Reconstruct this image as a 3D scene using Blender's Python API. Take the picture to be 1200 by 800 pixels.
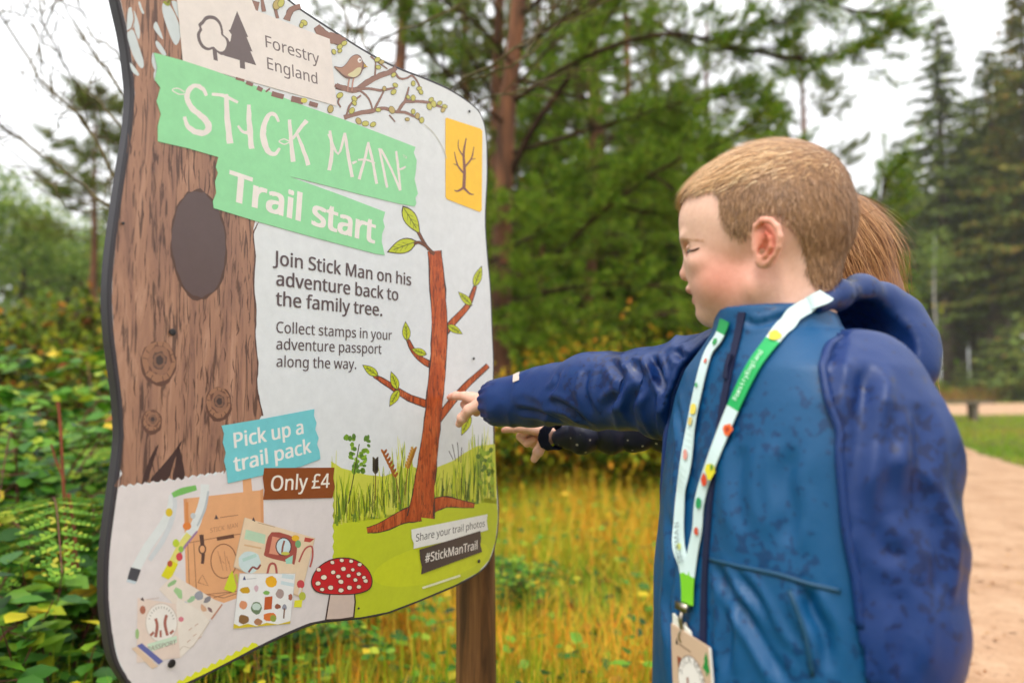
import bpy, bmesh, math, random
import numpy as np
from mathutils import Vector, Matrix, noise as mnoise
from mathutils.geometry import tessellate_polygon

for o in list(bpy.data.objects):
    bpy.data.objects.remove(o)
SC = bpy.context.scene
COL = SC.collection
rad = math.radians

# ---------------------------------------------------------------- camera
FPX = 860.0                       # focal length in photo pixels (photo 1200 x 800)
CAM_Z = 0.90
PITCH = math.atan((449 - 400) / FPX)
cam = bpy.data.cameras.new('camera')
cam.sensor_width = 36.0
cam.lens = FPX / 1200 * 36.0
cam.clip_start = 0.02
cam.clip_end = 2000
cam.dof.use_dof = True
cam.dof.focus_distance = 1.0
cam.dof.aperture_fstop = 2.6
cam.dof.aperture_blades = 0
cam_o = bpy.data.objects.new('camera', cam)
COL.objects.link(cam_o)
cam_o.location = (0, 0, CAM_Z)
cam_o.rotation_euler = (math.pi / 2 + PITCH, 0, 0)
SC.camera = cam_o
EYE = Vector((0, 0, CAM_Z))
FWD = Vector((0, math.cos(PITCH), math.sin(PITCH)))
UPV = Vector((0, -math.sin(PITCH), math.cos(PITCH)))


def ray(x, y):
    """direction of the sight line through a photo pixel (unit depth along the optical axis)"""
    return FWD + Vector(((x - 600) / FPX, 0, 0)) + UPV * ((400 - y) / FPX)


def at(x, y, depth):
    return EYE + ray(x, y) * depth


def on_ground(x, y, z=0.0):
    d = ray(x, y)
    return EYE + d * ((z - CAM_Z) / d.z)


# ---------------------------------------------------------------- sky, sun, exposure
SUN_EL, SUN_AZ = rad(58), rad(200)          # azimuth measured from +Y clockwise
world = bpy.data.worlds.new('World')
SC.world = world
world.use_nodes = True
wt = world.node_tree
wt.nodes.clear()
w_out = wt.nodes.new('ShaderNodeOutputWorld')
w_bg = wt.nodes.new('ShaderNodeBackground')
w_sky = wt.nodes.new('ShaderNodeTexSky')
w_sky.sky_type = 'NISHITA'
w_sky.sun_disc = False
w_sky.sun_elevation = SUN_EL
w_sky.sun_rotation = SUN_AZ
w_sky.air_density = 1.0
w_sky.dust_density = 4.0
w_hsv = wt.nodes.new('ShaderNodeHueSaturation')
w_hsv.inputs['Saturation'].default_value = 0.12
w_mix = wt.nodes.new('ShaderNodeMix')
w_mix.data_type = 'RGBA'
w_mix.inputs[0].default_value = 0.80
# cloud cover: brightest overhead, a third as bright low down
w_tc = wt.nodes.new('ShaderNodeTexCoord')
w_sep = wt.nodes.new('ShaderNodeSeparateXYZ')
w_rmp = wt.nodes.new('ShaderNodeValToRGB')
w_rmp.color_ramp.elements[0].position = 0.0
w_rmp.color_ramp.elements[0].color = (0.34, 0.34, 0.345, 1)
w_rmp.color_ramp.elements[1].position = 1.0
w_rmp.color_ramp.elements[1].color = (1, 1, 1, 1)
w_mul = wt.nodes.new('ShaderNodeMix')
w_mul.data_type = 'RGBA'
w_mul.blend_type = 'MULTIPLY'
w_mul.inputs[0].default_value = 1.0
w_mul.inputs[7].default_value = (24.0, 24.2, 24.6, 1)
wt.links.new(w_tc.outputs['Generated'], w_sep.inputs[0])
wt.links.new(w_sep.outputs['Z'], w_rmp.inputs[0])
wt.links.new(w_rmp.outputs[0], w_mul.inputs[6])
wt.links.new(w_sky.outputs[0], w_hsv.inputs['Color'])
wt.links.new(w_hsv.outputs[0], w_mix.inputs[6])
wt.links.new(w_mul.outputs[2], w_mix.inputs[7])
wt.links.new(w_mix.outputs[2], w_bg.inputs[0])
w_bg.inputs[1].default_value = 0.10
wt.links.new(w_bg.outputs[0], w_out.inputs[0])

sun = bpy.data.lights.new('sun', 'SUN')
sun.energy = 1.5
sun.angle = rad(13)
sun.color = (1.0, 0.96, 0.90)
sun_o = bpy.data.objects.new('sun', sun)
COL.objects.link(sun_o)
sdir = Vector((math.sin(SUN_AZ) * math.cos(SUN_EL), math.cos(SUN_AZ) * math.cos(SUN_EL), math.sin(SUN_EL)))
sun_o.rotation_euler = (-sdir).to_track_quat('-Z', 'Y').to_euler()
sun_o.location = (0, -5, 12)

SC.view_settings.view_transform = 'Standard'
SC.view_settings.look = 'None'
SC.view_settings.exposure = 0.32
SC.view_settings.gamma = 1.0
SC.view_settings.use_curve_mapping = False
SC.render.engine = 'CYCLES'
SC.cycles.use_denoising = True
try:
    SC.cycles.denoiser = 'OPENIMAGEDENOISE'
except Exception:
    pass
SC.cycles.max_bounces = 6
SC.cycles.transparent_max_bounces = 6
SC.cycles.use_adaptive_sampling = True
SC.cycles.adaptive_threshold = 0.02

# ---------------------------------------------------------------- helpers
def lin(r, g=None, b=None):
    if g is None:
        r, g, b = r
    f = lambda c: ((c / 255) / 12.92) if c / 255 <= 0.04045 else (((c / 255) + 0.055) / 1.055) ** 2.4
    return (f(r), f(g), f(b))


def new_mat(name, rough=0.6, spec=0.4, base=(0.5, 0.5, 0.5)):
    m = bpy.data.materials.new(name)
    m.use_nodes = True
    b = m.node_tree.nodes['Principled BSDF']
    b.inputs['Base Color'].default_value = (*base, 1)
    b.inputs['Roughness'].default_value = rough
    b.inputs['Specular IOR Level'].default_value = spec
    return m, m.node_tree, b


def ramp_node(nt, stops, fac):
    r = nt.nodes.new('ShaderNodeValToRGB')
    e = r.color_ramp.elements
    while len(e) > 1:
        e.remove(e[-1])
    e[0].position = stops[0][0]
    e[0].color = (*stops[0][1], 1)
    for p, c in stops[1:]:
        x = e.new(p)
        x.color = (*c, 1)
    nt.links.new(fac, r.inputs[0])
    return r.outputs[0]


def tex_coord(nt, scale=(1, 1, 1), kind='Object'):
    tc = nt.nodes.new('ShaderNodeTexCoord')
    mp = nt.nodes.new('ShaderNodeMapping')
    mp.inputs['Scale'].default_value = scale
    nt.links.new(tc.outputs[kind], mp.inputs[0])
    return mp.outputs[0]


def noise_node(nt, vec, scale=5, detail=4, rough=0.6, dist=0.0):
    n = nt.nodes.new('ShaderNodeTexNoise')
    n.inputs['Scale'].default_value = scale
    n.inputs['Detail'].default_value = detail
    n.inputs['Roughness'].default_value = rough
    n.inputs['Distortion'].default_value = dist
    nt.links.new(vec, n.inputs['Vector'])
    return n.outputs[0]


def bump(nt, b, height, strength=0.3, dist=0.01):
    bp = nt.nodes.new('ShaderNodeBump')
    bp.inputs['Strength'].default_value = strength
    bp.inputs['Distance'].default_value = dist
    nt.links.new(height, bp.inputs['Height'])
    nt.links.new(bp.outputs[0], b.inputs['Normal'])
    return bp


def noisy_mat(name, stops, scale=8, stretch=(1, 1, 1), rough=0.7, spec=0.3, bump_s=0.0, bump_d=0.01, detail=5):
    m, nt, b = new_mat(name, rough, spec)
    v = tex_coord(nt, stretch)
    n = noise_node(nt, v, scale, detail)
    nt.links.new(ramp_node(nt, stops, n), b.inputs['Base Color'])
    if bump_s:
        bump(nt, b, n, bump_s, bump_d)
    return m


def island_mat(name, stops, rough=0.5, spec=0.3, trans=0.0, patch=0.0):
    """each leaf, needle or blade takes its own colour from the ramp"""
    m, nt, b = new_mat(name, rough, spec)
    g = nt.nodes.new('ShaderNodeNewGeometry')
    fac = g.outputs['Random Per Island']
    if patch:
        n = noise_node(nt, tex_coord(nt, (1, 1, .3)), patch, 3, .5)
        mr = nt.nodes.new('ShaderNodeMapRange')
        mr.inputs['From Min'].default_value = .32
        mr.inputs['From Max'].default_value = .68
        nt.links.new(n, mr.inputs['Value'])
        mm = nt.nodes.new('ShaderNodeMix')
        mm.inputs[0].default_value = .62
        nt.links.new(fac, mm.inputs[2])
        nt.links.new(mr.outputs[0], mm.inputs[3])
        fac = mm.outputs[0]
    col = ramp_node(nt, stops, fac)
    nt.links.new(col, b.inputs['Base Color'])
    if trans:
        t = nt.nodes.new('ShaderNodeBsdfTranslucent')
        nt.links.new(col, t.inputs['Color'])
        mx = nt.nodes.new('ShaderNodeMixShader')
        mx.inputs[0].default_value = trans
        nt.links.new(b.outputs[0], mx.inputs[1])
        nt.links.new(t.outputs[0], mx.inputs[2])
        nt.links.new(mx.outputs[0], nt.nodes['Material Output'].inputs[0])
    return m


class MB:
    """collects polygons, tubes and ribbons; build() links them as ONE mesh object"""
    def __init__(self):
        self.v, self.f, self.mi, self.c = [], [], [], []

    def add(self, verts, faces, mi=0, col=None):
        n = len(self.v)
        self.v.extend([tuple(p) for p in verts])
        for f in faces:
            self.f.append([n + i for i in f])
            self.mi.append(mi)
            self.c.append(col)

    def box(self, c, s, mi=0, rot=None, col=None):
        pts = []
        for k in range(8):
            p = Vector(((k & 1) - .5, ((k >> 1) & 1) - .5, ((k >> 2) & 1) - .5))
            p = Vector((p.x * s[0], p.y * s[1], p.z * s[2]))
            if rot is not None:
                p = rot @ p
            pts.append(p + Vector(c))
        self.add(pts, [(0, 2, 3, 1), (4, 5, 7, 6), (0, 1, 5, 4), (2, 6, 7, 3), (0, 4, 6, 2), (1, 3, 7, 5)], mi, col)

    def tube(self, pts, radii, n=6, mi=0, col=None, cap=True):
        pts = [Vector(p) for p in pts]
        if not hasattr(radii, '__len__'):
            radii = [radii] * len(pts)
        rings = []
        ref = None
        for i, p in enumerate(pts):
            a = pts[max(i - 1, 0)]
            b = pts[min(i + 1, len(pts) - 1)]
            t = (b - a)
            t = t.normalized() if t.length > 1e-9 else Vector((0, 0, 1))
            if ref is None:
                ref = Vector((1, 0, 0)) if abs(t.x) < 0.8 else Vector((0, 1, 0))
            x = (ref - t * ref.dot(t))
            x = x.normalized() if x.length > 1e-6 else t.orthogonal().normalized()
            ref = x
            y = t.cross(x)
            rings.append([p + (x * math.cos(2 * math.pi * k / n) + y * math.sin(2 * math.pi * k / n)) * radii[i] for k in range(n)])
        vs = [q for r in rings for q in r]
        fs = []
        for i in range(len(pts) - 1):
            for k in range(n):
                k2 = (k + 1) % n
                fs.append((i * n + k, i * n + k2, (i + 1) * n + k2, (i + 1) * n + k))
        if cap:
            fs.append(tuple(range(n - 1, -1, -1)))
            m = (len(pts) - 1) * n
            fs.append(tuple(m + k for k in range(n)))
        self.add(vs, fs, mi, col)

    def build(self, name, mats, parent=None, smooth=False, loc=None):
        me = bpy.data.meshes.new(name)
        me.from_pydata(self.v, [], self.f)
        if not isinstance(mats, (list, tuple)):
            mats = [mats]
        for m in mats:
            me.materials.append(m)
        if len(mats) > 1:
            me.polygons.foreach_set('material_index', self.mi)
        if any(c is not None for c in self.c):
            at_ = me.color_attributes.new('print', 'FLOAT_COLOR', 'CORNER')
            arr = []
            for p, c in zip(me.polygons, self.c):
                arr.extend([*(c or (0.5, 0.5, 0.5)), 1.0] * p.loop_total)
            at_.data.foreach_set('color', arr)
        if smooth:
            me.polygons.foreach_set('use_smooth', [True] * len(me.polygons))
        me.update()
        return link(name, me, parent, loc)


def link(name, me, parent=None, loc=None):
    o = bpy.data.objects.new(name, me)
    COL.objects.link(o)
    if parent is not None:
        o.parent = parent
    if loc is not None:
        o.location = loc
    return o


def tag(o, label=None, cat=None, group=None, kind=None):
    if label: o['label'] = label
    if cat: o['category'] = cat
    if group: o['group'] = group
    if kind: o['kind'] = kind
    return o


def thing(name, label, cat, loc=(0, 0, 0), rotz=0.0, group=None):
    o = bpy.data.objects.new(name, None)
    o.empty_display_size = 0.1
    COL.objects.link(o)
    o.location = loc
    o.rotation_euler = (0, 0, rotz)
    return tag(o, label, cat, group)


def copy_tree(o, parent=None):
    c = o.copy()
    COL.objects.link(c)
    if parent is not None:
        c.parent = parent
    for ch in list(o.children):
        copy_tree(ch, c)
    return c


def np_mesh(name, verts, quads, mats, parent=None, smooth=True, mi=None, tris=False):
    me = bpy.data.meshes.new(name)
    verts = np.ascontiguousarray(verts, dtype=np.float32)
    k = quads.shape[1]
    me.vertices.add(len(verts))
    me.vertices.foreach_set('co', verts.ravel())
    me.loops.add(quads.size)
    me.loops.foreach_set('vertex_index', np.ascontiguousarray(quads, dtype=np.int32).ravel())
    me.polygons.add(len(quads))
    me.polygons.foreach_set('loop_start', np.arange(0, quads.size, k, dtype=np.int32))
    if not isinstance(mats, (list, tuple)):
        mats = [mats]
    for m in mats:
        me.materials.append(m)
    if mi is not None:
        me.polygons.foreach_set('material_index', np.ascontiguousarray(mi, dtype=np.int32))
    if smooth:
        me.polygons.foreach_set('use_smooth', np.ones(len(quads), dtype=bool))
    me.update(calc_edges=True)
    me.validate()
    return link(name, me, parent)

# letter outlines (units per em 1000): character, advance, contours
GLYPH_DATA = """# 646 480,436 449,276 586,276 586,209 436,209 395,0 324,0 365,209 222,209 183,0 113,0 151,209 25,209 25,276 164,276 196,436 62,436 62,502 208,502 248,714 320,714 280,502 424,502 464,714 533,714 493,502 620,502 620,436/235,276 378,276 409,436 266,436
. 268 72,54 76,85 90,106 110,117 133,121 157,117 177,106 191,85 196,54 191,23 177,2 157,-10 133,-14 110,-10 90,2 76,23
4 572 552,162 448,162 448,0 363,0 363,162 21,162 21,237 357,718 448,718 448,241 552,241/363,466 363,513 365,554 366,590 368,624 364,624 344,583 321,546 109,245 363,246
A 639 545,0 459,221 176,221 91,0 0,0 279,717 360,717 638,0/352,517 342,546 328,589 318,624 307,583 296,546 287,517 206,301 432,301
C 632 403,645 349,640 300,625 258,601 222,568 194,527 173,477 160,421 156,357 163,275 183,204 218,146 265,104 327,78 402,69 491,77 573,97 573,19 490,-3 389,-10 289,1 207,35 143,89 97,163 70,253 61,358 67,435 83,506 111,568 149,622 198,665 257,698 326,717 404,724 510,713 601,682 565,606 491,633
E 556 496,0 97,0 97,714 496,714 496,635 187,635 187,412 478,412 478,334 187,334 187,79 496,79
F 519 187,0 97,0 97,714 496,714 496,635 187,635 187,382 477,382 477,303 187,303
I 339 298,0 40,0 40,52 124,71 124,642 40,662 40,714 298,714 298,662 214,642 214,71 298,52
J 273 -4,-190 -46,-186 -78,-177 -78,-101 -44,-108 -6,-111 42,-101 62,-87 78,-66 89,-36 92,4 92,714 182,714 182,11 176,-52 159,-102 131,-141 94,-168 48,-185
K 619 619,0 513,0 260,341 187,277 187,0 97,0 97,714 187,714 187,362 248,430 310,498 503,714 608,714 325,403
M 907 412,0 177,626 173,626 176,575 179,507 180,433 180,0 97,0 97,714 230,714 450,129 454,129 678,714 810,714 810,0 721,0 721,439 722,508 725,573 728,625 724,625 486,0
N 760 663,0 558,0 176,593 172,593 175,538 178,471 180,399 180,0 97,0 97,714 201,714 582,123 586,123 583,171 580,241 579,311 579,714 663,714
O 781 720,358 715,279 699,207 673,145 636,91 590,48 533,16 467,-3 391,-10 312,-3 245,16 188,48 142,91 106,145 81,208 66,280 61,359 70,462 97,551 142,624 206,679 290,713 392,725 490,714 572,679 636,625 682,551 711,462/156,358 162,274 181,203 213,145 258,103 318,77 391,68 465,77 523,103 568,146 600,203 619,274 625,358 611,478 569,569 524,612 465,637 392,646 318,637 258,611 213,570 181,512 162,442
P 605 286,714 407,700 490,659 526,617 547,566 554,504 539,419 520,381 492,347 453,318 404,296 343,283 269,278 187,278 187,0 97,0 97,714/278,637 187,637 187,355 259,355 321,359 372,369 411,388 439,416 456,453 461,500 450,560 417,603 360,629
R 622 294,714 375,708 440,691 491,663 526,624 547,573 554,511 549,459 533,416 509,382 479,355 411,320 607,0 502,0 329,295 187,295 187,0 97,0 97,714/289,636 187,636 187,371 294,371 369,380 421,405 451,448 461,507 456,549 442,582 419,606 386,623 343,633
S 549 502,191 494,132 471,82 433,43 382,14 320,-4 247,-10 171,-6 104,5 51,24 51,110 140,81 251,68 300,71 340,82 371,99 394,122 408,150 412,183 408,215 397,242 377,265 345,286 244,330 163,366 106,411 71,468 60,542 67,595 89,639 124,675 169,702 225,718 288,724 396,713 485,684 457,607 376,634 286,645 245,642 211,632 185,616 166,595 155,570 151,541 155,508 166,481 186,458 215,438 307,397 413,347 452,318 479,284 496,242
T 556 323,0 233,0 233,635 10,635 10,714 545,714 545,635 323,635
a 561 288,545 373,534 433,502 468,446 480,365 480,0 416,0 399,76 395,76 347,27 291,-1 215,-10 169,-6 128,7 94,29 68,59 52,100 46,149 62,220 109,272 189,306 303,320 394,323 394,355 387,412 365,448 330,467 283,474 203,461 132,433 105,499 188,531/314,259 229,249 175,227 147,193 137,148 144,109 164,82 196,66 235,61 297,70 348,98 382,146 393,214 393,262
b 615 173,575 171,511 168,465 173,465 200,496 236,522 282,539 339,545 401,537 455,514 499,475 533,422 553,352 560,268 553,183 532,114 499,60 455,21 401,-2 339,-10 282,-4 236,13 200,38 173,68 166,68 148,0 85,0 85,760 173,760/324,472 273,467 234,450 206,423 187,384 176,334 173,271 173,267 181,180 205,115 252,76 326,63 389,76 433,116 460,181 469,269 460,357 433,421 388,459
c 480 300,-10 233,-3 173,19 124,56 86,109 63,178 55,265 63,355 88,426 127,480 177,517 238,539 306,546 385,537 447,517 420,444 364,461 304,469 255,463 215,446 184,417 163,378 150,327 146,266 150,207 163,157 184,118 214,89 252,72 299,66 376,75 438,97 438,19 378,-2
d 615 275,-10 213,-2 159,21 115,59 82,113 62,183 55,267 62,352 82,421 115,475 160,515 214,538 276,546 349,535 403,507 442,467 448,467 444,505 442,546 442,760 530,760 530,0 459,0 446,72 442,72 403,30 349,1/289,63 361,75 408,109 434,168 443,250 443,266 435,354 410,419 363,460 288,473 226,459 181,416 155,350 146,265 155,180 181,116 226,76
e 564 292,546 356,538 410,516 454,480 486,431 506,372 513,304 513,251 146,251 159,171 192,112 246,77 317,65 407,74 489,102 489,25 408,-1 313,-10 241,-2 178,21 127,60 87,113 63,182 55,264 62,346 84,415 120,471 167,512 225,538/291,474 235,464 191,433 162,385 148,321 421,321 417,364 407,401 389,431 365,454 332,469
f 344 332,468 197,468 197,0 109,0 109,468 15,468 15,509 109,539 109,570 114,633 129,682 155,719 189,745 232,760 283,765 341,759 387,747 364,678 327,688 284,693 246,686 218,663 202,626 197,571 197,536 332,536
g 615 275,546 325,541 370,526 410,501 443,465 448,465 460,536 530,536 530,-9 523,-79 504,-136 471,-182 425,-214 365,-234 290,-240 183,-231 97,-206 97,-125 186,-156 295,-167 357,-157 403,-126 433,-79 443,-16 443,5 444,40 446,71 442,71 411,35 373,10 328,-5 276,-10 212,-2 158,22 113,63 70,150 55,267 70,382 113,470 157,512 211,538/287,472 245,466 210,448 183,418 163,378 150,327 146,266 155,179 182,114 227,75 289,62 359,72 385,86 407,105 435,163 444,246 444,267 440,333 427,385 406,424 376,451 336,467
h 618 173,537 171,498 168,462 174,462 217,508 275,535 341,545 401,540 449,524 488,498 515,461 531,412 537,349 537,0 450,0 450,343 443,400 421,440 384,464 330,472 276,466 236,449 207,422 187,383 177,335 173,277 173,0 85,0 85,760 173,760
i 258 173,536 173,0 85,0 85,536/130,737 165,723 177,706 181,681 177,656 165,639 130,625 110,628 93,639 82,656 78,681 82,706 93,723 110,734
k 534 172,363 171,321 168,276 172,276 190,299 214,329 236,355 407,536 510,536 293,307 525,0 419,0 233,250 172,197 172,0 85,0 85,760 172,760
l 258 173,0 85,0 85,760 173,760
m 935 673,546 752,534 809,499 843,439 854,349 854,0 767,0 767,345 760,400 740,440 707,464 658,472 591,461 546,427 521,372 513,296 513,0 426,0 426,345 414,415 399,440 378,458 350,468 316,472 268,466 231,449 204,422 186,384 176,336 173,278 173,0 85,0 85,536 156,536 169,463 174,463 215,509 270,537 332,546 389,540 435,524 471,496 496,456 501,456 533,496 574,524 622,540
n 618 343,546 427,534 488,499 525,439 537,349 537,0 450,0 450,343 443,400 421,440 384,464 330,472 255,460 207,422 181,361 173,278 173,0 85,0 85,536 156,536 169,463 174,463 218,509 277,537
o 605 551,269 547,206 533,150 512,103 483,63 447,31 405,8 355,-5 301,-10 250,-5 203,8 161,31 125,63 96,103 73,150 60,206 55,269 62,351 85,419 121,474 171,513 232,538 304,546 373,538 432,513 482,474 519,419 543,351/146,269 150,210 163,159 184,118 214,88 254,69 303,63 352,69 392,88 422,118 443,159 456,210 460,269 456,328 443,378 422,418 391,447 352,466 302,472 231,459 183,418 155,354
p 615 340,546 402,538 455,515 499,477 533,423 553,354 560,269 553,185 532,115 499,61 455,21 402,-2 339,-10 266,1 211,29 173,68 167,68 171,25 173,-20 173,-240 85,-240 85,536 157,536 169,463 173,463 211,505 265,535/324,472 275,467 237,451 208,426 189,390 177,343 173,286 173,269 176,208 187,157 206,117 234,87 274,69 326,63 371,70 406,90 434,122 453,163 465,213 469,270 460,353 433,417 388,458
r 413 335,546 367,544 398,540 387,459 358,464 329,466 270,453 220,416 185,360 173,286 173,0 85,0 85,536 157,536 167,438 171,438 212,492 267,531 300,542
s 479 434,148 427,100 408,61 376,30 334,8 282,-5 220,-10 123,-1 52,24 52,104 129,74 222,61 280,66 319,82 342,108 349,140 338,176 298,208 217,244 128,284 95,306 71,332 56,364 51,404 65,464 106,509 171,537 252,546 343,536 423,510 393,440 322,464 246,474 198,470 163,456 142,436 135,409 148,371 191,341 273,307 360,268 392,246 415,219 429,187
t 361 264,62 305,65 339,73 339,6 299,-5 249,-10 209,-6 171,4 139,24 114,55 97,98 92,156 92,468 16,468 16,510 93,545 128,659 180,659 180,536 335,536 335,468 180,468 180,158 186,115 203,85 230,68
u 618 533,536 533,0 461,0 448,71 444,71 400,25 341,-1 274,-10 215,-5 167,10 128,37 101,74 84,123 79,185 79,536 168,536 168,191 175,135 197,95 234,71 287,63 341,69 381,85 411,113 430,151 441,200 445,257 445,536
v 508 203,0 0,536 94,536 208,220 225,171 241,119 251,78 255,78 266,120 283,172 300,220 414,536 508,536 304,0
w 786 431,303 419,344 408,383 400,418 394,445 390,445 384,418 376,383 366,343 354,302 258,1 158,1 11,537 102,537 176,251 191,192 203,136 211,91 215,91 222,121 230,159 240,199 251,235 346,537 442,537 534,235 548,186 562,135 570,92 574,92 581,134 594,190 610,251 685,537 775,537 626,1 523,1
y 510 1,536 95,536 211,231 229,179 245,130 256,85 260,85 279,150 306,232 415,536 510,536 279,-74 234,-161 206,-195 172,-219 132,-235 84,-240 42,-237 11,-232 11,-162 37,-166 70,-168 123,-156 162,-123 189,-73 217,-2
£ 572 334,723 433,711 511,682 480,612 413,638 336,650 286,643 249,620 226,582 219,525 219,386 423,386 423,320 219,320 219,216 209,149 184,107 151,80 535,80 535,0 32,0 32,74 83,97 118,142 128,175 131,215 131,320 35,320 35,386 131,386 131,534 137,589 156,636 186,673 227,700 277,717"""
GLYPHS = {}
for _l in GLYPH_DATA.split("\n"):
    _ch, _a, _r = _l.split(" ", 2)
    GLYPHS[_ch] = (int(_a), [[tuple(map(int, q.split(","))) for q in s.split(" ")] for s in _r.split("/")])
GLYPHS[" "] = (260, [])

# ================================================================ the sign
SIGN_A = math.atan2(613 / FPX, 1 / math.cos(PITCH))
SDIR = Vector((math.sin(SIGN_A), math.cos(SIGN_A), 0))       # along the board, away from the camera
SN = Vector((math.cos(SIGN_A), -math.sin(SIGN_A), 0))        # out of its printed face
SIGN_Q = at(523, 463, 1.20)                                  # where the boy's finger touches it
SIGN_O = Vector((SIGN_Q.x, SIGN_Q.y, 0)) - SDIR * 0.30
SIGN_ROT = math.atan2(SDIR.y, SDIR.x)


def on_face(x, y):
    d = ray(x, y)
    t = (SIGN_O - EYE).dot(SN) / d.dot(SN)
    p = EYE + d * t - SIGN_O
    return Vector((p.dot(SDIR), p.z))


def px_len(x, y):
    """metres on the face per photo pixel, vertically"""
    return (on_face(x, y - 1) - on_face(x, y)).length


m_board, nt, b = new_mat('sign_edge', 0.5, 0.4, lin(44, 40, 46))
m_rim, nt, b = new_mat('sign_rim', 0.45, 0.4, lin(62, 56, 60))

# printed vinyl: the colour of each printed shape, slightly mottled, under a thin gloss laminate
m_print, nt, b = new_mat('printed_vinyl', 0.42, 0.35)
vc = nt.nodes.new('ShaderNodeVertexColor')
vc.layer_name = 'print'
v = tex_coord(nt, (1, 1, 1))
n1 = noise_node(nt, v, 55, 6, 0.7)
n2 = noise_node(nt, v, 3.0, 4, 0.6)
r1 = ramp_node(nt, [(0.3, (0.93, 0.93, 0.93)), (0.7, (1.04, 1.04, 1.04))], n1)
r2 = ramp_node(nt, [(0.3, (0.95, 0.94, 0.93)), (0.7, (1.02, 1.02, 1.02))], n2)
mx = nt.nodes.new('ShaderNodeMix'); mx.data_type = 'RGBA'; mx.blend_type = 'MULTIPLY'; mx.inputs[0].default_value = 1
nt.links.new(vc.outputs[0], mx.inputs[6]); nt.links.new(r1, mx.inputs[7])
mx2 = nt.nodes.new('ShaderNodeMix'); mx2.data_type = 'RGBA'; mx2.blend_type = 'MULTIPLY'; mx2.inputs[0].default_value = 1
nt.links.new(mx.outputs[2], mx2.inputs[6]); nt.links.new(r2, mx2.inputs[7])
nt.links.new(mx2.outputs[2], b.inputs['Base Color'])
b.inputs['Coat Weight'].default_value = 0.25
b.inputs['Coat Roughness'].default_value = 0.25
bump(nt, b, n1, 0.04, 0.001)


def streak_mat(name, stops, streak=(46, 1, 5.5), fine=(190, 1, 16), dark=lin(62, 44, 40)):
    m, nt, b = new_mat(name, 0.45, 0.35)
    v1 = tex_coord(nt, streak)
    v2 = tex_coord(nt, fine)
    n1 = noise_node(nt, v1, 1.0, 7, 0.65, 0.9)
    n2 = noise_node(nt, v2, 1.0, 4, 0.6, 1.2)
    c1 = ramp_node(nt, stops, n1)
    f2 = ramp_node(nt, [(0.40, (1, 1, 1)), (0.47, (0, 0, 0))], n2)
    mx = nt.nodes.new('ShaderNodeMix'); mx.data_type = 'RGBA'
    mt = nt.nodes.new('ShaderNodeMath'); mt.operation = 'MULTIPLY'; mt.inputs[1].default_value = 0.75
    nt.links.new(f2, mt.inputs[0])
    nt.links.new(mt.outputs[0], mx.inputs[0])
    nt.links.new(c1, mx.inputs[6])
    mx.inputs[7].default_value = (*dark, 1)
    nt.links.new(mx.outputs[2], b.inputs['Base Color'])
    b.inputs['Coat Weight'].default_value = 0.25
    b.inputs['Coat Roughness'].default_value = 0.25
    return m


m_bark_print = streak_mat('printed_bark', [(0.26, lin(112, 80, 70)), (0.42, lin(148, 108, 90)), (0.55, lin(168, 124, 100)), (0.72, lin(192, 148, 124))])
m_twig_print = streak_mat('printed_sapling', [(0.30, lin(140, 58, 22)), (0.5, lin(188, 84, 36)), (0.7, lin(206, 112, 60))], (90, 1, 20), (260, 1, 40), lin(84, 36, 22))

WHITE = lin(222, 224, 226)
CREAM = lin(232, 221, 215)
GREY = lin(112, 98, 98)
INK = lin(92, 76, 78)
GREEN = lin(148, 216, 160)
OUTL = lin(70, 50, 46)
LEAFC = lin(192, 200, 40)
BUD = lin(186, 176, 92)
TWIGC = lin(150, 112, 98)
FACE = MB()
LAYER = 0.000004
_layer = [1]


def nxt(n=1):
    _layer[0] += n
    return _layer[0]


def face_poly_uv(uv, col, layer, mi=0, holes=()):
    loops = [[Vector((p[0], 0, p[1])) for p in uv]] + [[Vector((p[0], 0, p[1])) for p in h] for h in holes]
    tris = tessellate_polygon(loops)
    vs = [p for l in loops for p in l]
    y = -layer * LAYER
    vv = [(p.x, y, p.z) for p in vs]
    ff = []
    for t in tris:
        a, b_, c = (vv[i] for i in t)
        cr = (b_[0] - a[0]) * (c[2] - a[2]) - (b_[2] - a[2]) * (c[0] - a[0])
        if abs(cr) < 1e-12:
            continue
        ff.append(tuple(t) if cr > 0 else (t[0], t[2], t[1]))
    FACE.add(vv, ff, mi, col)


def poly(pts, col, layer=None, mi=0, holes=()):
    layer = layer or nxt()
    face_poly_uv([on_face(*p) for p in pts], col, layer, mi, [[on_face(*p) for p in h] for h in holes])


def smooth_pts(pts, k=4, closed=False):
    """Catmull-Rom through pixel points"""
    P = [Vector(p).to_2d() for p in pts]
    n = len(P)
    out = []
    rng = range(n) if closed else range(n - 1)
    for i in rng:
        p0 = P[(i - 1) % n] if closed or i > 0 else P[0]
        p1 = P[i]
        p2 = P[(i + 1) % n]
        p3 = P[(i + 2) % n] if closed or i + 2 < n else P[-1]
        for j in range(k):
            t = j / k
            out.append(tuple(0.5 * ((2 * p1) + (p2 - p0) * t + (2 * p0 - 5 * p1 + 4 * p2 - p3) * t * t + (-p0 + 3 * p1 - 3 * p2 + p3) * t ** 3)))
    if not closed:
        out.append(tuple(P[-1]))
    return out


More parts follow.
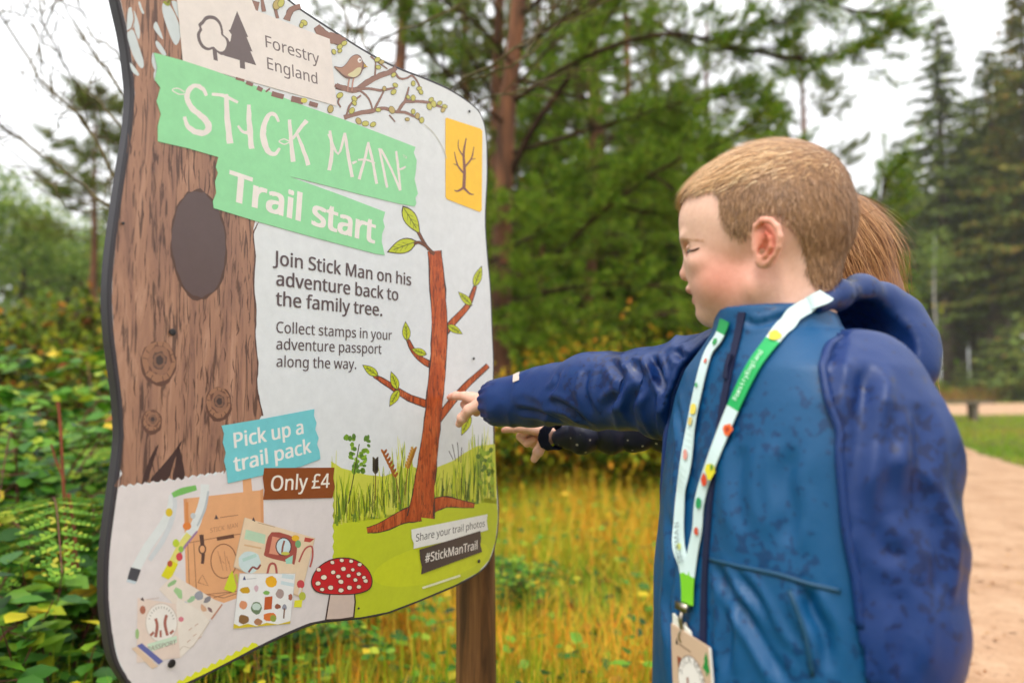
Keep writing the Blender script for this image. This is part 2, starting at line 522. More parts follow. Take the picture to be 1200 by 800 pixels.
def blob(cx, cy, rx, ry, col, layer=None, ang=0, n=18, wob=0.0, mi=0, seed=0):
    rr = random.Random(seed + int(cx * 7 + cy * 13))
    a = rad(ang)
    ws = [1 + rr.uniform(-wob, wob) for _ in range(n)]
    pts = []
    for i in range(n):
        t = 2 * math.pi * i / n
        x, y = rx * math.cos(t) * ws[i], ry * math.sin(t) * ws[i]
        pts.append((cx + x * math.cos(a) - y * math.sin(a), cy + x * math.sin(a) + y * math.cos(a)))
    poly(pts, col, layer, mi)


def stroke(pts, w, col, layer=None, mi=0, k=4, rough=0.0, outline=None, ow=1.2):
    """a ribbon through pixel points; w = width in pixels (one value or one per point)"""
    layer = layer or nxt(2 if outline else 1)
    if not hasattr(w, '__len__'):
        w = [w] * len(pts)
    sp = smooth_pts(pts, k) if k > 1 else [tuple(p) for p in pts]
    n = len(sp)
    rr = random.Random(int(sp[0][0] * 31 + sp[0][1] * 17))

    def ribbon(extra, lay, c, mi_):
        L, R = [], []
        for i, p in enumerate(sp):
            a, b_ = Vector(sp[max(i - 1, 0)]), Vector(sp[min(i + 1, n - 1)])
            t = (b_ - a).normalized()
            nn = Vector((-t.y, t.x))
            f = i / (n - 1) * (len(w) - 1)
            j = min(int(f), len(w) - 2)
            ww = (w[j] * (1 - f + j) + w[j + 1] * (f - j)) / 2 + extra
            d1, d2 = 1 + rr.uniform(-rough, rough), 1 + rr.uniform(-rough, rough)
            L.append(Vector(p) + nn * ww * d1)
            R.append(Vector(p) - nn * ww * d2)
        vv = [on_face(*q) for q in L + R]
        y = -lay * LAYER
        FACE.add([(q.x, y, q.y) for q in vv], [(i, n + i, n + i + 1, i + 1) for i in range(n - 1)], mi_, c)
    if outline:
        ribbon(ow, layer - 1, outline, 0)
    ribbon(0, layer, col, mi)


TEXTS = []


def text(s, p0, p1, cap, col, layer=None, bold=0.0, space=1.0):
    """a line of print: baseline from pixel p0 to pixel p1, capitals cap pixels tall at p0"""
    layer = layer or nxt()
    b0, b1 = on_face(*p0), on_face(*p1)
    wid = sum(GLYPHS[c][0] * (space if c == ' ' else 1) for c in s)
    ex = (b1 - b0) / wid
    top = on_face(p0[0], p0[1] - cap)
    h = (top - b0).length / 714.0
    d = ex.normalized()
    ey = Vector((-d.y, d.x)) * h
    # a filled 2D curve handles the counters; weight comes from printing the line a few times, a hair apart
    cu = bpy.data.curves.new('t', 'CURVE')
    cu.dimensions = '2D'
    cu.fill_mode = 'BOTH'
    x = 0
    for ch in s:
        a, cs = GLYPHS[ch]
        for c in cs:
            sp = cu.splines.new('POLY')
            sp.points.add(len(c) - 1)
            for q, (gx, gy) in zip(sp.points, c):
                q.co = ((x + gx) / 1000, gy / 1000, 0, 1)
            sp.use_cyclic_u = True
        x += a * (space if ch == ' ' else 1)
    ob = bpy.data.objects.new('t', cu)
    COL.objects.link(ob)
    me = bpy.data.meshes.new_from_object(ob, depsgraph=bpy.context.evaluated_depsgraph_get())
    bpy.data.objects.remove(ob)
    shifts = [(0, 0)] if bold <= 0 else [(-bold, -bold * .4), (bold, -bold * .4), (-bold, bold * .4), (bold, bold * .4)]
    for k, (sx, sy) in enumerate(shifts):
        vs = [b0 + ex * (q.co.x * 1000 + sx) + ey * (q.co.y * 1000 + sy) for q in me.vertices]
        y = -(layer + k * 0.25) * LAYER
        FACE.add([(q.x, y, q.y) for q in vs], [tuple(p.vertices) for p in me.polygons], 0, col)
    bpy.data.meshes.remove(me)
    bpy.data.curves.remove(cu)


# ---- the board's cut outline
SIL_L = [(129, 0), (138, 40), (143, 75), (146, 110), (143, 150), (137, 190), (131, 230), (124, 280), (120, 320), (119, 350), (121, 390),
         (126, 430), (131, 470), (133, 510), (129, 550), (122, 600), (116, 650), (115, 700), (119, 740), (126, 775), (140, 800)]
OUT_L = [(x + 7, y) for x, y in SIL_L]
OUT_B = [(160, 814), (182, 818), (208, 809), (240, 793), (275, 775), (325, 750), (362, 734), (382, 729.5), (425, 725), (455, 719), (490, 706), (535, 687),
         (562, 672), (575, 657), (582, 635), (585, 612), (585, 587), (582, 550), (580, 512), (579, 475), (579.5, 425), (578, 390), (576, 340), (572, 295),
         (570, 257), (572, 210), (572, 180), (571, 160), (567, 140), (557, 124), (530, 105), (500, 91), (462, 76), (430, 59), (392, 35), (360, 14),
         (345, 3), (300, -32), (240, -75), (185, -104), (145, -100), (130, -72), (129, -35)]
OUTLINE = smooth_pts(OUT_L + OUT_B, 4, True)
OUT_UV = [on_face(*p) for p in OUTLINE]


def inset(uv, d):
    n = len(uv)
    out = []
    area = sum(uv[i].x * uv[(i + 1) % n].y - uv[(i + 1) % n].x * uv[i].y for i in range(n))
    s = 1 if area > 0 else -1
    for i in range(n):
        t = (uv[(i + 1) % n] - uv[i - 1]).normalized()
        out.append(uv[i] + Vector((-t.y, t.x)) * d * s)
    return out


sign = thing('trail_sign', 'large wavy-edged printed wooden trail start board on round posts', 'sign', SIGN_O, SIGN_ROT)
T_BOARD = 0.017
bb = MB()
n = len(OUT_UV)
ins = inset(OUT_UV, 0.0015)
prof = [(ins, 0.0), (OUT_UV, 0.002), (OUT_UV, T_BOARD - 0.002), (ins, T_BOARD)]
for loop, y in prof:
    bb.v.extend([(p.x, y, p.y) for p in loop])
for k in range(3):
    for i in range(n):
        j = (i + 1) % n
        bb.f.append([k * n + i, k * n + j, (k + 1) * n + j, (k + 1) * n + i]); bb.mi.append(0); bb.c.append(None)
for lay, y in ((0, 0.0), (3, T_BOARD)):
    tr = tessellate_polygon([[Vector((p.x, p.y, 0)) for p in ins]])
    for t in tr:
        bb.f.append([lay * n + i for i in t]); bb.mi.append(1 if lay == 0 else 0); bb.c.append(None)
board = bb.build('board', [m_board, m_rim], sign, smooth=False)
bmx = bmesh.new(); bmx.from_mesh(board.data); bmesh.ops.recalc_face_normals(bmx, faces=bmx.faces); bmx.to_mesh(board.data); bmx.free()

FACE_UV = inset(OUT_UV, 0.0046)


def clip_uv(uv, clip):
    """Sutherland-Hodgman against a convex-ish outline is not safe here: keep only vertices, pushed inside the face"""
    return uv


# base: pale sky
face_poly_uv(FACE_UV, WHITE, 1)
_layer[0] = 2
LEFT_IN = [(x + 12.5, y) for x, y in SIL_L]      # printed face's own left border


def left_edge(y0, y1, dx=0.0):
    return [(x + 12.2 + dx, y) for x, y in SIL_L if y0 <= y <= y1]


# ---- the printed tree trunk on the left
trunk_r = [(300, 255), (297, 268), (299, 300), (297, 335), (300, 365), (299, 395), (302, 425), (301, 450), (304, 470), (307, 486), (300, 498), (270, 540), (262, 556)]
bx0 = 139.0
scal = []
steps = 14
for i in range(steps * 2 + 1):
    t = i / (steps * 2)
    x = 262 + (134 - 262) * t
    y = 553 + (571 - 553) * t + (0 if i % 2 else -3.0)
    scal.append((x, y + 1))
pts = [(183, -95), (200, -60), (214, 60), (222, 160), (275, 178), (312, 240), (303, 262)] + trunk_r + scal + [(143, 555)] + list(reversed(left_edge(0, 550))) + [(135, -35), (137, -68), (150, -90)]
poly(pts, None, 2, 1)
_layer[0] = 3
# right edge line of the trunk
stroke([(302, 262), (297, 275), (299, 300), (297, 335), (300, 365), (299, 395), (302, 425), (301, 450), (304, 470), (308, 487)], 1.6, lin(92, 64, 56), 3, rough=0.5)
SKYB = lin(205, 212, 214)
for p in ([(150, 12), (155, 10), (158, 25), (155, 34), (149, 36)], [(156, 12), (161, 22), (164, 36), (163, 46), (160, 42), (157, 30)],
          [(149, 39), (155, 35), (159, 42), (163, 55), (168, 71), (168, 79), (164, 79), (157, 68), (152, 54)],
          [(152, 74), (157, 78), (163, 87), (161, 89), (155, 84)], [(179, 62), (183, 68), (188, 80), (184, 86), (178, 74)],
          [(182, 26), (185, 29), (191, 45), (188, 44), (180, 33)], [(183, 48), (188, 52), (195, 64), (190, 64), (183, 54)],
          [(192, 3), (200, 8), (208, 24), (212, 40), (207, 53), (201, 46), (194, 27), (190, 12)], [(201, 2), (208, 4), (210, 22), (206, 16)],
          [(164, 2), (166, 8), (169, 16), (166, 15), (162, 4)], [(180, 86), (185, 80), (182, 96)],
          [(166, -60), (176, -50), (182, -20), (176, -14), (170, -30)], [(192, -60), (204, -40), (206, -14), (196, -20)]):
    poly(smooth_pts(p, 3, True), SKYB, 4)
stroke([(155, 10), (157, 22), (154, 34)], 1.6, lin(168, 120, 96), 5)
stroke([(149, 37), (155, 33)], 1.5, lin(168, 120, 96), 5)
stroke([(198, -2), (197, 6), (192, 2)], 3.5, lin(150, 156, 46), 5)
stroke([(196, 4), (204, -4)], 2.0, lin(120, 100, 60), 5)

# hollow in the trunk
blob(233, 287, 33, 65, lin(88, 62, 52), 4, ang=-3, n=40, wob=0.035)
blob(233, 286, 31, 62.5, lin(96, 78, 77), 5, ang=-3, n=40, wob=0.03)
# knots
for cx, cy, r1_, r2_ in ((186, 424, 20, 25), (256, 472, 14.5, 19), (178, 493, 11, 13)):
    blob(cx, cy + 1.5, r1_ + 1.2, r2_ + 1.5, lin(102, 70, 58), 4, n=26, wob=0.05)
    blob(cx, cy - 0.5, r1_ - 0.8, r2_ - 1.0, lin(160, 116, 90), 5, n=26, wob=0.05)
    for q, (c_, l_) in enumerate(((lin(112, 78, 64), 6), (lin(150, 108, 86), 7), (lin(100, 76, 66), 8), (lin(132, 96, 78), 9), (lin(78, 62, 58), 10))):
        f = (0.72, 0.66, 0.42, 0.36, 0.22)[q]
        blob(cx + 1, cy - 2, r1_ * f, r2_ * f, c_, l_, n=20, wob=0.12, seed=q)
    for a in range(0, 360, 24):
        ca, sa = math.cos(rad(a)), math.sin(rad(a))
        if (a // 24) % 3 != 1:
            stroke([(cx + r1_ * .7 * ca, cy + r2_ * .7 * sa), (cx + r1_ * .93 * ca, cy + r2_ * .95 * sa)], 1.0, lin(104, 72, 60), 6, k=1)
# crevices drawn in the bark and the dark roots
rr = random.Random(5)
for i in range(120):
    x = rr.uniform(150, 296)
    y = rr.uniform(110, 540)
    if 196 < x < 270 and 215 < y < 360: continue
    if y < 260 and x > 250: continue
    if y > 480 and x > 255: continue
    l = rr.uniform(10, 34)
    dx = rr.uniform(-2, 2)
    stroke([(x, y), (x + dx, y + l * .5), (x + rr.uniform(-2, 2), y + l)], [0.4, rr.uniform(1.0, 2.0), 0.3], lin(*rr.choice([(84, 58, 50), (98, 66, 54), (110, 78, 62)])), 3, rough=0.3)
for p in ([(196, 562), (204, 540), (214, 515), (203, 530), (188, 548), (176, 563)], [(209, 522), (214, 540), (216, 560), (203, 562), (205, 545)],
          [(172, 566), (180, 540), (186, 520), (176, 536), (166, 566)]):
    poly(smooth_pts(p, 3, True), lin(72, 50, 46), 3)

# ---- the meadow at the foot
MEAD = lin(196, 206, 44)
mead = [(388, 612), (410, 606), (440, 604), (470, 602), (500, 594), (530, 586), (560, 582), (582, 584), (583.3, 600), (583, 612), (580.5, 634), (573.5, 655.5),
        (560.5, 670), (534, 684.5), (489, 703.5), (454.5, 716.5), (424, 722.5), (388, 726)]
poly(mead, MEAD, 3)
blob(505, 660, 70, 22, lin(206, 214, 40), 4, ang=-14, n=26)
rr = random.Random(11)
# tall grass drawn behind
backg = [(388, 540), (400, 548), (430, 556), (450, 558), (480, 545), (500, 552), (530, 540), (545, 530), (560, 522), (580, 520), (581.5, 560), (582.5, 590), (560, 588), (500, 598), (440, 608), (388, 614)]
poly(backg, lin(206, 208, 78), 3)
for i in range(330):
    x = rr.uniform(389, 579)
    base = 614 - (x - 388) * 0.155 + rr.uniform(-14, 3)
    h = rr.uniform(22, 72) * (0.8 + 0.35 * math.sin(x * .07))
    lean = rr.uniform(-7, 7)
    xt = min(max(x + lean, 389), 578)
    c = lin(*rr.choice([(150, 172, 40), (186, 196, 44), (120, 146, 44), (206, 210, 62), (214, 214, 96), (176, 190, 36), (98, 128, 46)]))
    stroke([(x, base), (x + lean * .35, base - h * .55), (xt, base - h)], [rr.uniform(1.4, 3.0), 1.6, 0.3], c, 4 + i % 4)
for i in range(70):
    x = rr.uniform(389, 578)
    base = 612 - (x - 388) * 0.155 + rr.uniform(-10, 3)
    h = rr.uniform(12, 40)
    stroke([(x, base), (min(x + rr.uniform(-3, 3), 578), base - h)], 0.5, lin(72, 80, 34), 8, k=1)
# bush, seed heads, leafy stems
for i in range(46):
    t = rr.random()
    x, y = 420 + rr.uniform(-15, 15) * (0.4 + t * .7), 552 - t * 42
    blob(x, y, rr.uniform(2, 4), rr.uniform(1.6, 3), lin(*rr.choice([(120, 160, 46), (146, 186, 52), (96, 132, 52)])), 6 + i % 3, ang=rr.uniform(0, 180), n=8)
stroke([(408, 590), (414, 560), (421, 520)], 1.2, lin(80, 84, 40), 9)
for (x0, y0, x1, y1, c) in ((450, 529, 463, 556, (176, 104, 44)), (485, 526, 478, 546, (196, 140, 52)), (440, 538, 440, 552, (88, 80, 60))):
    for i in range(7):
        t = i / 6
        x, y = x0 + (x1 - x0) * t, y0 + (y1 - y0) * t
        blob(x - 1.5, y, 1.5, 3.6, lin(*c), 9, ang=-30, n=8)
        blob(x + 1.5, y, 1.5, 3.6, lin(c[0] - 20, c[1] - 20, c[2] - 8), 10, ang=30, n=8)
    stroke([(x1, y1), (x1 + (x1 - x0) * .5, y1 + 34)], 1.3, lin(130, 110, 44), 8, k=1)
for i in range(40):
    x, y = 572 + rr.uniform(-12, 7), 578 - rr.random() * 52
    blob(min(x, 577), y, rr.uniform(1.6, 2.8), rr.uniform(2.2, 4), lin(*rr.choice([(120, 150, 40), (150, 176, 50), (88, 116, 44)])), 7 + i % 3, ang=rr.uniform(-40, 40), n=8)
for x0, y0, x1, y1 in ((534, 540, 530, 520), (538, 540, 536, 518), (540, 542, 541, 524), (531, 538, 526, 528)):
    stroke([(x0, y0), (x1, y1)], [0.8, 2.2, 1.0], lin(92, 82, 84), 8, k=1)
stroke([(533, 575), (536, 545)], 1.2, lin(176, 184, 70), 8, k=1)

# ---- plain leafy sapling in the middle of the picture
SAP = lin(180, 84, 40)


def bough(pts, w):
    stroke(pts, w, None, nxt(2), 2, rough=0.07, outline=OUTL, ow=1.1)


_layer[0] = 14
bough([(515, 430), (498, 424), (485, 412), (478, 398)], [7, 6, 4.5, 2.5])
bough([(516, 395), (532, 376), (548, 358), (557, 335)], [8, 6.5, 5, 2.5])
bough([(507, 500), (530, 470), (550, 448), (572, 428)], [7, 7, 5.5, 4])
bough([(510, 476), (480, 466), (452, 448), (438, 440)], [8, 7, 5, 2.5])
bough([(492, 600), (470, 606), (448, 617), (430, 621)], [20, 14, 10, 5])
bough([(500, 596), (520, 588), (540, 590), (556, 592)], [16, 12, 8, 4])
bough([(493, 606), (497, 570), (503, 525), (508, 480), (512, 440), (515, 390), (513, 340), (509, 294)], [30, 23, 20, 18, 18, 17, 17, 14])
for (x, y, a, l, w) in ((482, 258, 58, 22, 13), (471, 289, 160, 21, 14), (546, 498, 115, 15, 8), (434, 434, 215, 13, 8), (476, 388, 265, 13, 8), (560, 324, 290, 15, 8),
                        (491, 412, 200, 11, 7), (462, 446, 250, 13, 8), (545, 350, 225, 13, 7), (533, 386, 30, 12, 7), (462, 466, 120, 13, 8)):
    ca, sa = math.cos(rad(a)), math.sin(rad(a))
    q = []
    for i in range(17):
        t = i / 8 if i <= 8 else (16 - i) / 8
        s = (1 if i <= 8 else -1) * math.sin(math.pi * t ** 0.8) * w * 0.55
        q.append((x + (t - .5) * 2 * l * .8 * ca - s * sa, y + (t - .5) * 2 * l * .8 * sa + s * ca))
    L0 = nxt(3)
    cxm = sum(p[0] for p in q) / len(q); cym = sum(p[1] for p in q) / len(q)
    poly([(cxm + (p[0] - cxm) * 1.12, cym + (p[1] - cym) * 1.14) for p in q[:-1]], OUTL, L0 - 2)
    poly(q[:-1], LEAFC, L0 - 1)
    stroke([(x - l * .75 * ca, y - l * .75 * sa), (x + l * .5 * ca, y + l * .5 * sa)], 1.0, lin(104, 112, 30), L0, k=1)
    for f in (-.4, -.1, .2):
        for sg in (-1, 1):
            stroke([(x + l * f * ca, y + l * f * sa), (x + l * (f + .3) * ca - sg * w * .3 * sa, y + l * (f + .3) * sa + sg * w * .3 * ca)], .6, lin(120, 126, 34), L0, k=1)
stroke([(509, 298), (499, 288), (490, 272)], 2.6, lin(120, 70, 40), nxt(2), outline=OUTL, ow=0.7)
stroke([(500, 289), (491, 284), (485, 286)], 2.2, lin(120, 70, 40), nxt(2), outline=OUTL, ow=0.7)

# ---- twigs, buds and a small bird, upper right
_layer[0] = 60


def twig(pts, w):
    stroke(pts, w, TWIGC, nxt(2), rough=0.15, outline=lin(118, 88, 80), ow=0.45)


twig([(403, 138), (420, 133), (436, 130), (450, 127), (462, 131), (474, 132), (486, 137), (492, 141)], [4.5, 4.5, 4.5, 3.5, 2.5, 2.5, 2, 1.2])
twig([(466, 131), (474, 120), (484, 119), (500, 120), (512, 124), (521, 127)], [3, 3, 3, 2.4, 1.8, 1])
twig([(474, 120), (477, 110), (479, 102)], [2, 1.6, 1])
twig([(394, 101), (404, 104), (416, 106), (430, 97), (445, 89), (456, 85), (464, 79.5)], [6, 6, 5.5, 6, 5.5, 5, 4.5])
twig([(417, 105), (432, 104), (446, 106), (458, 104), (463, 103)], [3, 2.4, 2.2, 1.8, 1])
twig([(438, 129), (443, 120), (447, 112), (450, 106)], [2, 1.8, 1.4, 1])
twig([(421, 106), (429, 112), (434, 120), (436, 128)], [1.6, 1.4, 1.2, 1])
twig([(406, 136), (409, 125), (415, 118), (423, 112)], [1.6, 1.5, 1.3, 1])
twig([(439, 90), (440, 80), (440, 72)], [1.6, 1.2, 0.8])
twig([(462, 84), (468, 92), (476, 92), (483, 89), (490, 98), (493, 108)], [1.8, 1.7, 1.6, 1.5, 1.2, .8])
twig([(434, 66), (444, 74), (454, 81)], [1.0, 0.9, 0.7])
twig([(398, 115), (396, 120), (399, 126)], [1.4, 1.2, 1])
twig([(456, 135), (463, 143)], [0.8, 0.6])
twig([(371, 31), (380, 42), (393, 46), (404, 50)], [7, 12, 12, 8])
twig([(336, 24), (341, 12), (352, 8)], [7, 6, 5])
twig([(325, 22), (322, 8), (323, 2)], [3, 3, 2])
twig([(309, 14), (307, 0)], [4, 3])
twig([(284, 4), (303, 8)], [9, 10])
for x, y, r in ((420, 142, 4), (428, 145, 4), (437, 146, 3.5), (484, 131, 3), (489, 136, 3.5), (494, 141, 3.5), (459, 129, 4.5), (443, 129, 3), (484, 115, 3.5), (503, 125, 4),
                (508, 122, 4), (515, 121, 3), (521, 125, 3), (519, 129, 3), (505, 117, 3), (412, 130, 4), (415, 116, 3.5), (415, 121, 3), (461, 108, 3.5), (463, 100, 3), (491, 104, 3),
                (493, 108, 3), (484, 98, 3), (442, 70, 3.5), (447, 73, 3), (443, 79, 3), (461, 88, 3), (398, 112, 4), (387, 128, 4.5), (391, 61, 3), (398, 55, 3.5), (403, 51, 3.5),
                (324, 6, 6), (329, 4, 5), (356, 27, 4), (353, 30, 3), (477, 140, 2.5), (398, 60, 2.5), (450, 104, 2.6), (478, 114, 2.5)):
    blob(x, y, r * .95 + .7, r * .68 + .7, lin(120, 108, 62), nxt(), ang=(x * 37) % 180, n=10)
    blob(x, y, r * .95, r * .68, lin(*((196, 190, 96) if int(x) % 3 else (190, 168, 104))), nxt(), ang=(x * 37) % 180, n=10)
# bird
stroke([(407, 108), (408, 98), (410, 88)], 1.6, lin(190, 140, 124), nxt()); stroke([(412, 107), (413, 97), (415, 90)], 1.6, lin(190, 140, 124), nxt())
poly(smooth_pts([(391, 78), (400, 79), (406, 74), (411, 67), (417, 64), (422, 66), (425, 72), (429, 78), (425, 82), (422, 88), (415, 92), (406, 92), (400, 88), (396, 84)], 3, True), lin(120, 92, 84), nxt())
poly(smooth_pts([(392, 79), (400, 80), (406, 75), (411, 68), (417, 65), (421, 67), (424, 72), (424, 79), (421, 86), (414, 90), (407, 90), (401, 87), (397, 83)], 3, True), lin(176, 134, 112), nxt())
poly(smooth_pts([(407, 88), (413, 84), (418, 80), (423, 80), (421, 87), (414, 91)], 3, True), lin(214, 204, 160), nxt())
blob(421, 71, 2.4, 3, lin(236, 226, 222), nxt()); blob(421.6, 71, .8, 1, INK, nxt())
poly([(426, 75), (431, 79), (426, 79)], lin(196, 160, 60), nxt())
# bits of bough between the label and the tape
for x0, y0, x1, y1, w in ((276, 92, 286, 95, 3), (288, 97, 296, 100, 4), (301, 103, 307, 106, 5), (311, 108, 316, 104, 2), (318, 110, 332, 114, 6), (341, 116, 355, 119, 7), (362, 121, 372, 124, 5), (392, 100, 400, 104, 4)):
    stroke([(x0, y0), (x1, y1)], w, lin(140, 102, 92), nxt(), k=1)
blob(356, 118, 4, 3, lin(206, 196, 90), nxt(), n=10)
# faint drawn stalk
stroke([(497, 146), (508, 156), (518, 172), (523, 186)], 0.7, lin(206, 204, 190), nxt())

# ---- labels
_layer[0] = max(_layer[0], 150)
poly([(204, -30), (290, -12), (300, 14), (386, 46), (394.5, 124), (340, 109), (214, 73.5), (209, 20)], CREAM, 150)
poly([(207, -22), (222, -18), (386, 46.5), (394.5, 124.5), (214, 73.5)], CREAM, 151)
# emblem: broad-leaf tree outline and a fir
cl = smooth_pts([(236, 25), (240, 20), (246, 18.5), (253, 20.5), (258.5, 27), (261, 36), (261.5, 41), (267, 46), (269.5, 54), (266, 63), (260, 65), (255, 62.5), (250, 58), (243, 59.5), (236, 56),
                  (231.5, 48), (230.5, 40), (233.5, 34), (232, 29)], 3, True)
ccx = sum(p[0] for p in cl) / len(cl); ccy = sum(p[1] for p in cl) / len(cl)
inner = [(ccx + (p[0] - ccx) * .80, ccy + (p[1] - ccy) * .82) for p in cl]
poly(cl, GREY, 153, holes=[inner])
poly([(248.5, 57), (253.5, 58.5), (255, 72), (250, 70.5)], GREY, 154)
poly([(277.5, 13.5), (290.5, 44), (288.5, 43.5), (295.5, 61), (293, 60.5), (300, 77), (286.5, 73), (287, 81.5), (281, 80), (280.5, 71), (262, 65.5), (270, 47), (271, 41), (267.5, 36), (269.5, 35)], GREY, 155)
text('Forestry', (309.5, 55), (374, 75.5), 13.6, GREY, 154, bold=5)
text('England', (311.5, 80.5), (373, 99.5), 13.6, GREY, 154, bold=5)

poly([(180, 62), (213, 71), (250, 83), (300, 101.5), (350, 122), (400, 139.5), (440, 154.5), (486.5, 172.5), (484.5, 179), (488, 188), (487, 201), (485.5, 210), (489.5, 227), (486.5, 232), (487.5, 238.5), (485.5, 242),
      (468, 239), (420, 227.5), (350, 209.5), (330, 205), (256, 184.5), (220, 174), (184.5, 166), (184.5, 148), (188, 134), (183, 119), (187.5, 103), (181, 94), (184, 80)], GREEN, 160)
poly([(256.5, 180), (300, 190), (330, 203), (336, 206), (400, 229), (451, 248.5), (448.5, 258), (450.5, 266), (447.5, 274), (447, 283), (450.5, 299), (440, 297.5), (370, 279), (302, 260), (250, 244), (249, 236), (253, 226),
      (251.5, 213), (255, 203), (252.5, 196)], GREEN, 161)


def z1(*pts): return [(170 + x / 5.715, 60 + y / 5.715) for x, y in pts]
def z2(*pts): return [(340 + x / 4.445, 120 + y / 4.445) for x, y in pts]
def letter(pts, w, k=4): stroke(pts, w, CREAM, nxt(), rough=0.16, k=k)


_layer[0] = 165
letter(z1((410, 300), (385, 255), (335, 232), (292, 262), (280, 320), (318, 390), (385, 445), (422, 500), (405, 545), (345, 545), (285, 505), (262, 440)), [3.5, 5, 5, 6, 6, 6.5, 7, 8, 7, 7, 5, 4])
letter(z1((265, 288), (225, 290), (180, 262), (215, 250), (262, 275)), [1.2, 1.3, 1.3, 1.3, 1.2])
letter(z1((445, 290), (520, 300), (620, 345)), [3.5, 4.2, 3.5]); letter(z1((540, 290), (548, 450), (566, 620)), [4.5, 6.5, 7.5])
letter(z1((692, 360), (697, 500), (712, 655)), [4.5, 6.5, 6.5]); letter(z1((620, 500), (650, 540), (690, 548)), [2.5, 3.5, 4])
letter(z1((893, 475), (872, 432), (832, 425), (797, 490), (790, 580), (820, 668), (868, 690), (900, 650)), [3, 4, 5, 6.5, 7, 6, 4.5, 3])
letter(z1((965, 460), (975, 600), (990, 742)), [3.8, 5, 5]); letter(z1((1080, 465), (1040, 515), (985, 590)), [5.5, 4, 3]); letter(z1((1010, 545), (1050, 640), (1092, 765)), [3, 4, 5.5])
letter(z1((965, 610), (930, 625), (895, 605), (930, 590), (962, 605)), [1.2, 1.3, 1.4, 1.3, 1.2])
letter(z2((205, 148), (216, 250), (202, 355)), [3.6, 4.2, 4.8]); letter(z2((200, 165), (248, 270), (283, 160)), [3.4, 2.8, 3.0]); letter(z2((283, 160), (300, 270), (322, 390)), [3.4, 4, 4]); letter(z2((322, 318), (345, 308)), [3, 2])
letter(z2((405, 208), (388, 290), (358, 402)), [2.6, 3.2, 3.6]); letter(z2((405, 208), (428, 310), (450, 425)), [2.8, 3.2, 3.4]); letter(z2((352, 300), (395, 300), (440, 318)), [2.2, 2.2, 2])
letter(z2((462, 240), (482, 330), (503, 445)), [2.6, 2.8, 2.8]); letter(z2((470, 243), (525, 350), (572, 460)), [2.8, 2.6, 2.8]); letter(z2((550, 255), (562, 350), (572, 458)), [2.6, 2.8, 2.8])
letter(z2((565, 350), (585, 345), (600, 335)), [1.5, 2.8, 1.5])
text('TM', (471.5, 184.5), (476.5, 186.5), 3.2, CREAM, nxt())
text('Trail start', (267, 233.5), (438.5, 285), 34, lin(236, 226, 220), nxt(), bold=36)

text('Join Stick Man on his', (321.5, 309.8), (482, 334.6), 16.2, INK, 150, bold=16)
text('adventure back to', (322.7, 334), (467, 352.2), 16.2, INK, 150, bold=16)
text('the family tree.', (322.7, 357.6), (448.5, 370.2), 16.2, INK, 150, bold=16)
text('Collect stamps in your', (322.6, 389.4), (459, 398.2), 12.9, INK, 150, bold=5)
text('adventure passport', (322.8, 409), (447, 414.4), 12.9, INK, 150, bold=5)
text('along the way.', (323, 429.5), (418, 432.2), 12.9, INK, 150, bold=5)

# yellow label with a plain twig emblem
YEL = lin(250, 196, 44)
poly([(523, 138), (563, 151), (565, 154), (564.3, 246), (562, 248.5), (523.5, 233.5), (521.8, 231), (521.6, 140)], YEL, 150)
for p, w in (([(543, 222), (544, 200), (543, 180), (546, 162)], [4, 3.4, 2.6, 1.2]), ([(544, 204), (536, 194), (532, 178)], [2.4, 1.8, .8]), ([(544, 196), (552, 186), (555, 172)], [2.4, 1.8, .8]),
             ([(536, 194), (531, 192)], [1.4, .7]), ([(543, 184), (537, 174), (537, 164)], [1.8, 1.3, .7]), ([(552, 187), (557, 186)], [1.3, .7]), ([(543, 220), (536, 224), (532, 223)], [3, 2, 1]), ([(543, 220), (550, 227), (555, 228)], [3, 2, 1])):
    stroke(p, w, lin(132, 84, 74), nxt())

# ---- the photograph of the pack, lower left
PAPER = lin(224, 214, 214)
_layer[0] = 200
top = []
for i in range(steps * 2 + 1):
    t = i / (steps * 2)
    x = 131.5 + (266 - 131.5) * t
    y = 571 - (571 - 552.5) * t + (3.0 if i % 2 else -1.5)
    top.append((x if t > 0.08 else max(x, 139), y))
right = []
for i in range(25):
    y = 580 + i * 6
    right.append((390 + (1.3 if i % 2 else -0.6), y))
low = [(388, 724.5), (382, 725.5), (362, 729.5), (325, 745), (275, 770), (240, 788), (208, 804), (182, 812), (164, 808)]
poly(top + [(300, 548), (390, 548)] + right + low + [(150, 795), (139, 772)] + list(reversed(left_edge(550, 740))), PAPER, 24)
EDGE = lin(226, 226, 50)
gy = []
for i in range(22):
    t = i / 21
    x = 300 - 100 * t
    y = 752 + 51 * t + (-2.2 if i % 2 else 1.2)
    gy.append((x, y))
poly(gy + [(205, 805.5), (240, 789), (275, 771), (303, 756)], EDGE, 25)
CARD = lin(228, 168, 122)
CARD2 = lin(216, 152, 106)
_layer[0] = 26
poly([(284, 560), (294, 558), (297, 590), (286, 594)], CARD, nxt())
poly([(215, 584), (305, 574), (307, 690), (262, 706), (218, 690)], CARD, nxt())
poly([(305, 574), (308.5, 572), (310, 690), (307, 690)], CARD2, nxt())
poly([(215, 584), (219, 584), (222, 614), (217, 616)], CARD2, nxt())
BL = lin(150, 100, 74)
for p in ([(219, 636), (262, 628), (284, 625)], [(220, 637), (222, 692)], [(227, 636), (230, 690)], [(222, 692), (262, 700), (300, 688)], [(243, 696), (300, 690)], [(250, 700), (276, 692)], [(232, 682), (237, 673), (244, 686), (232, 682)]):
    stroke(p, 0.8, BL, nxt(), k=1)
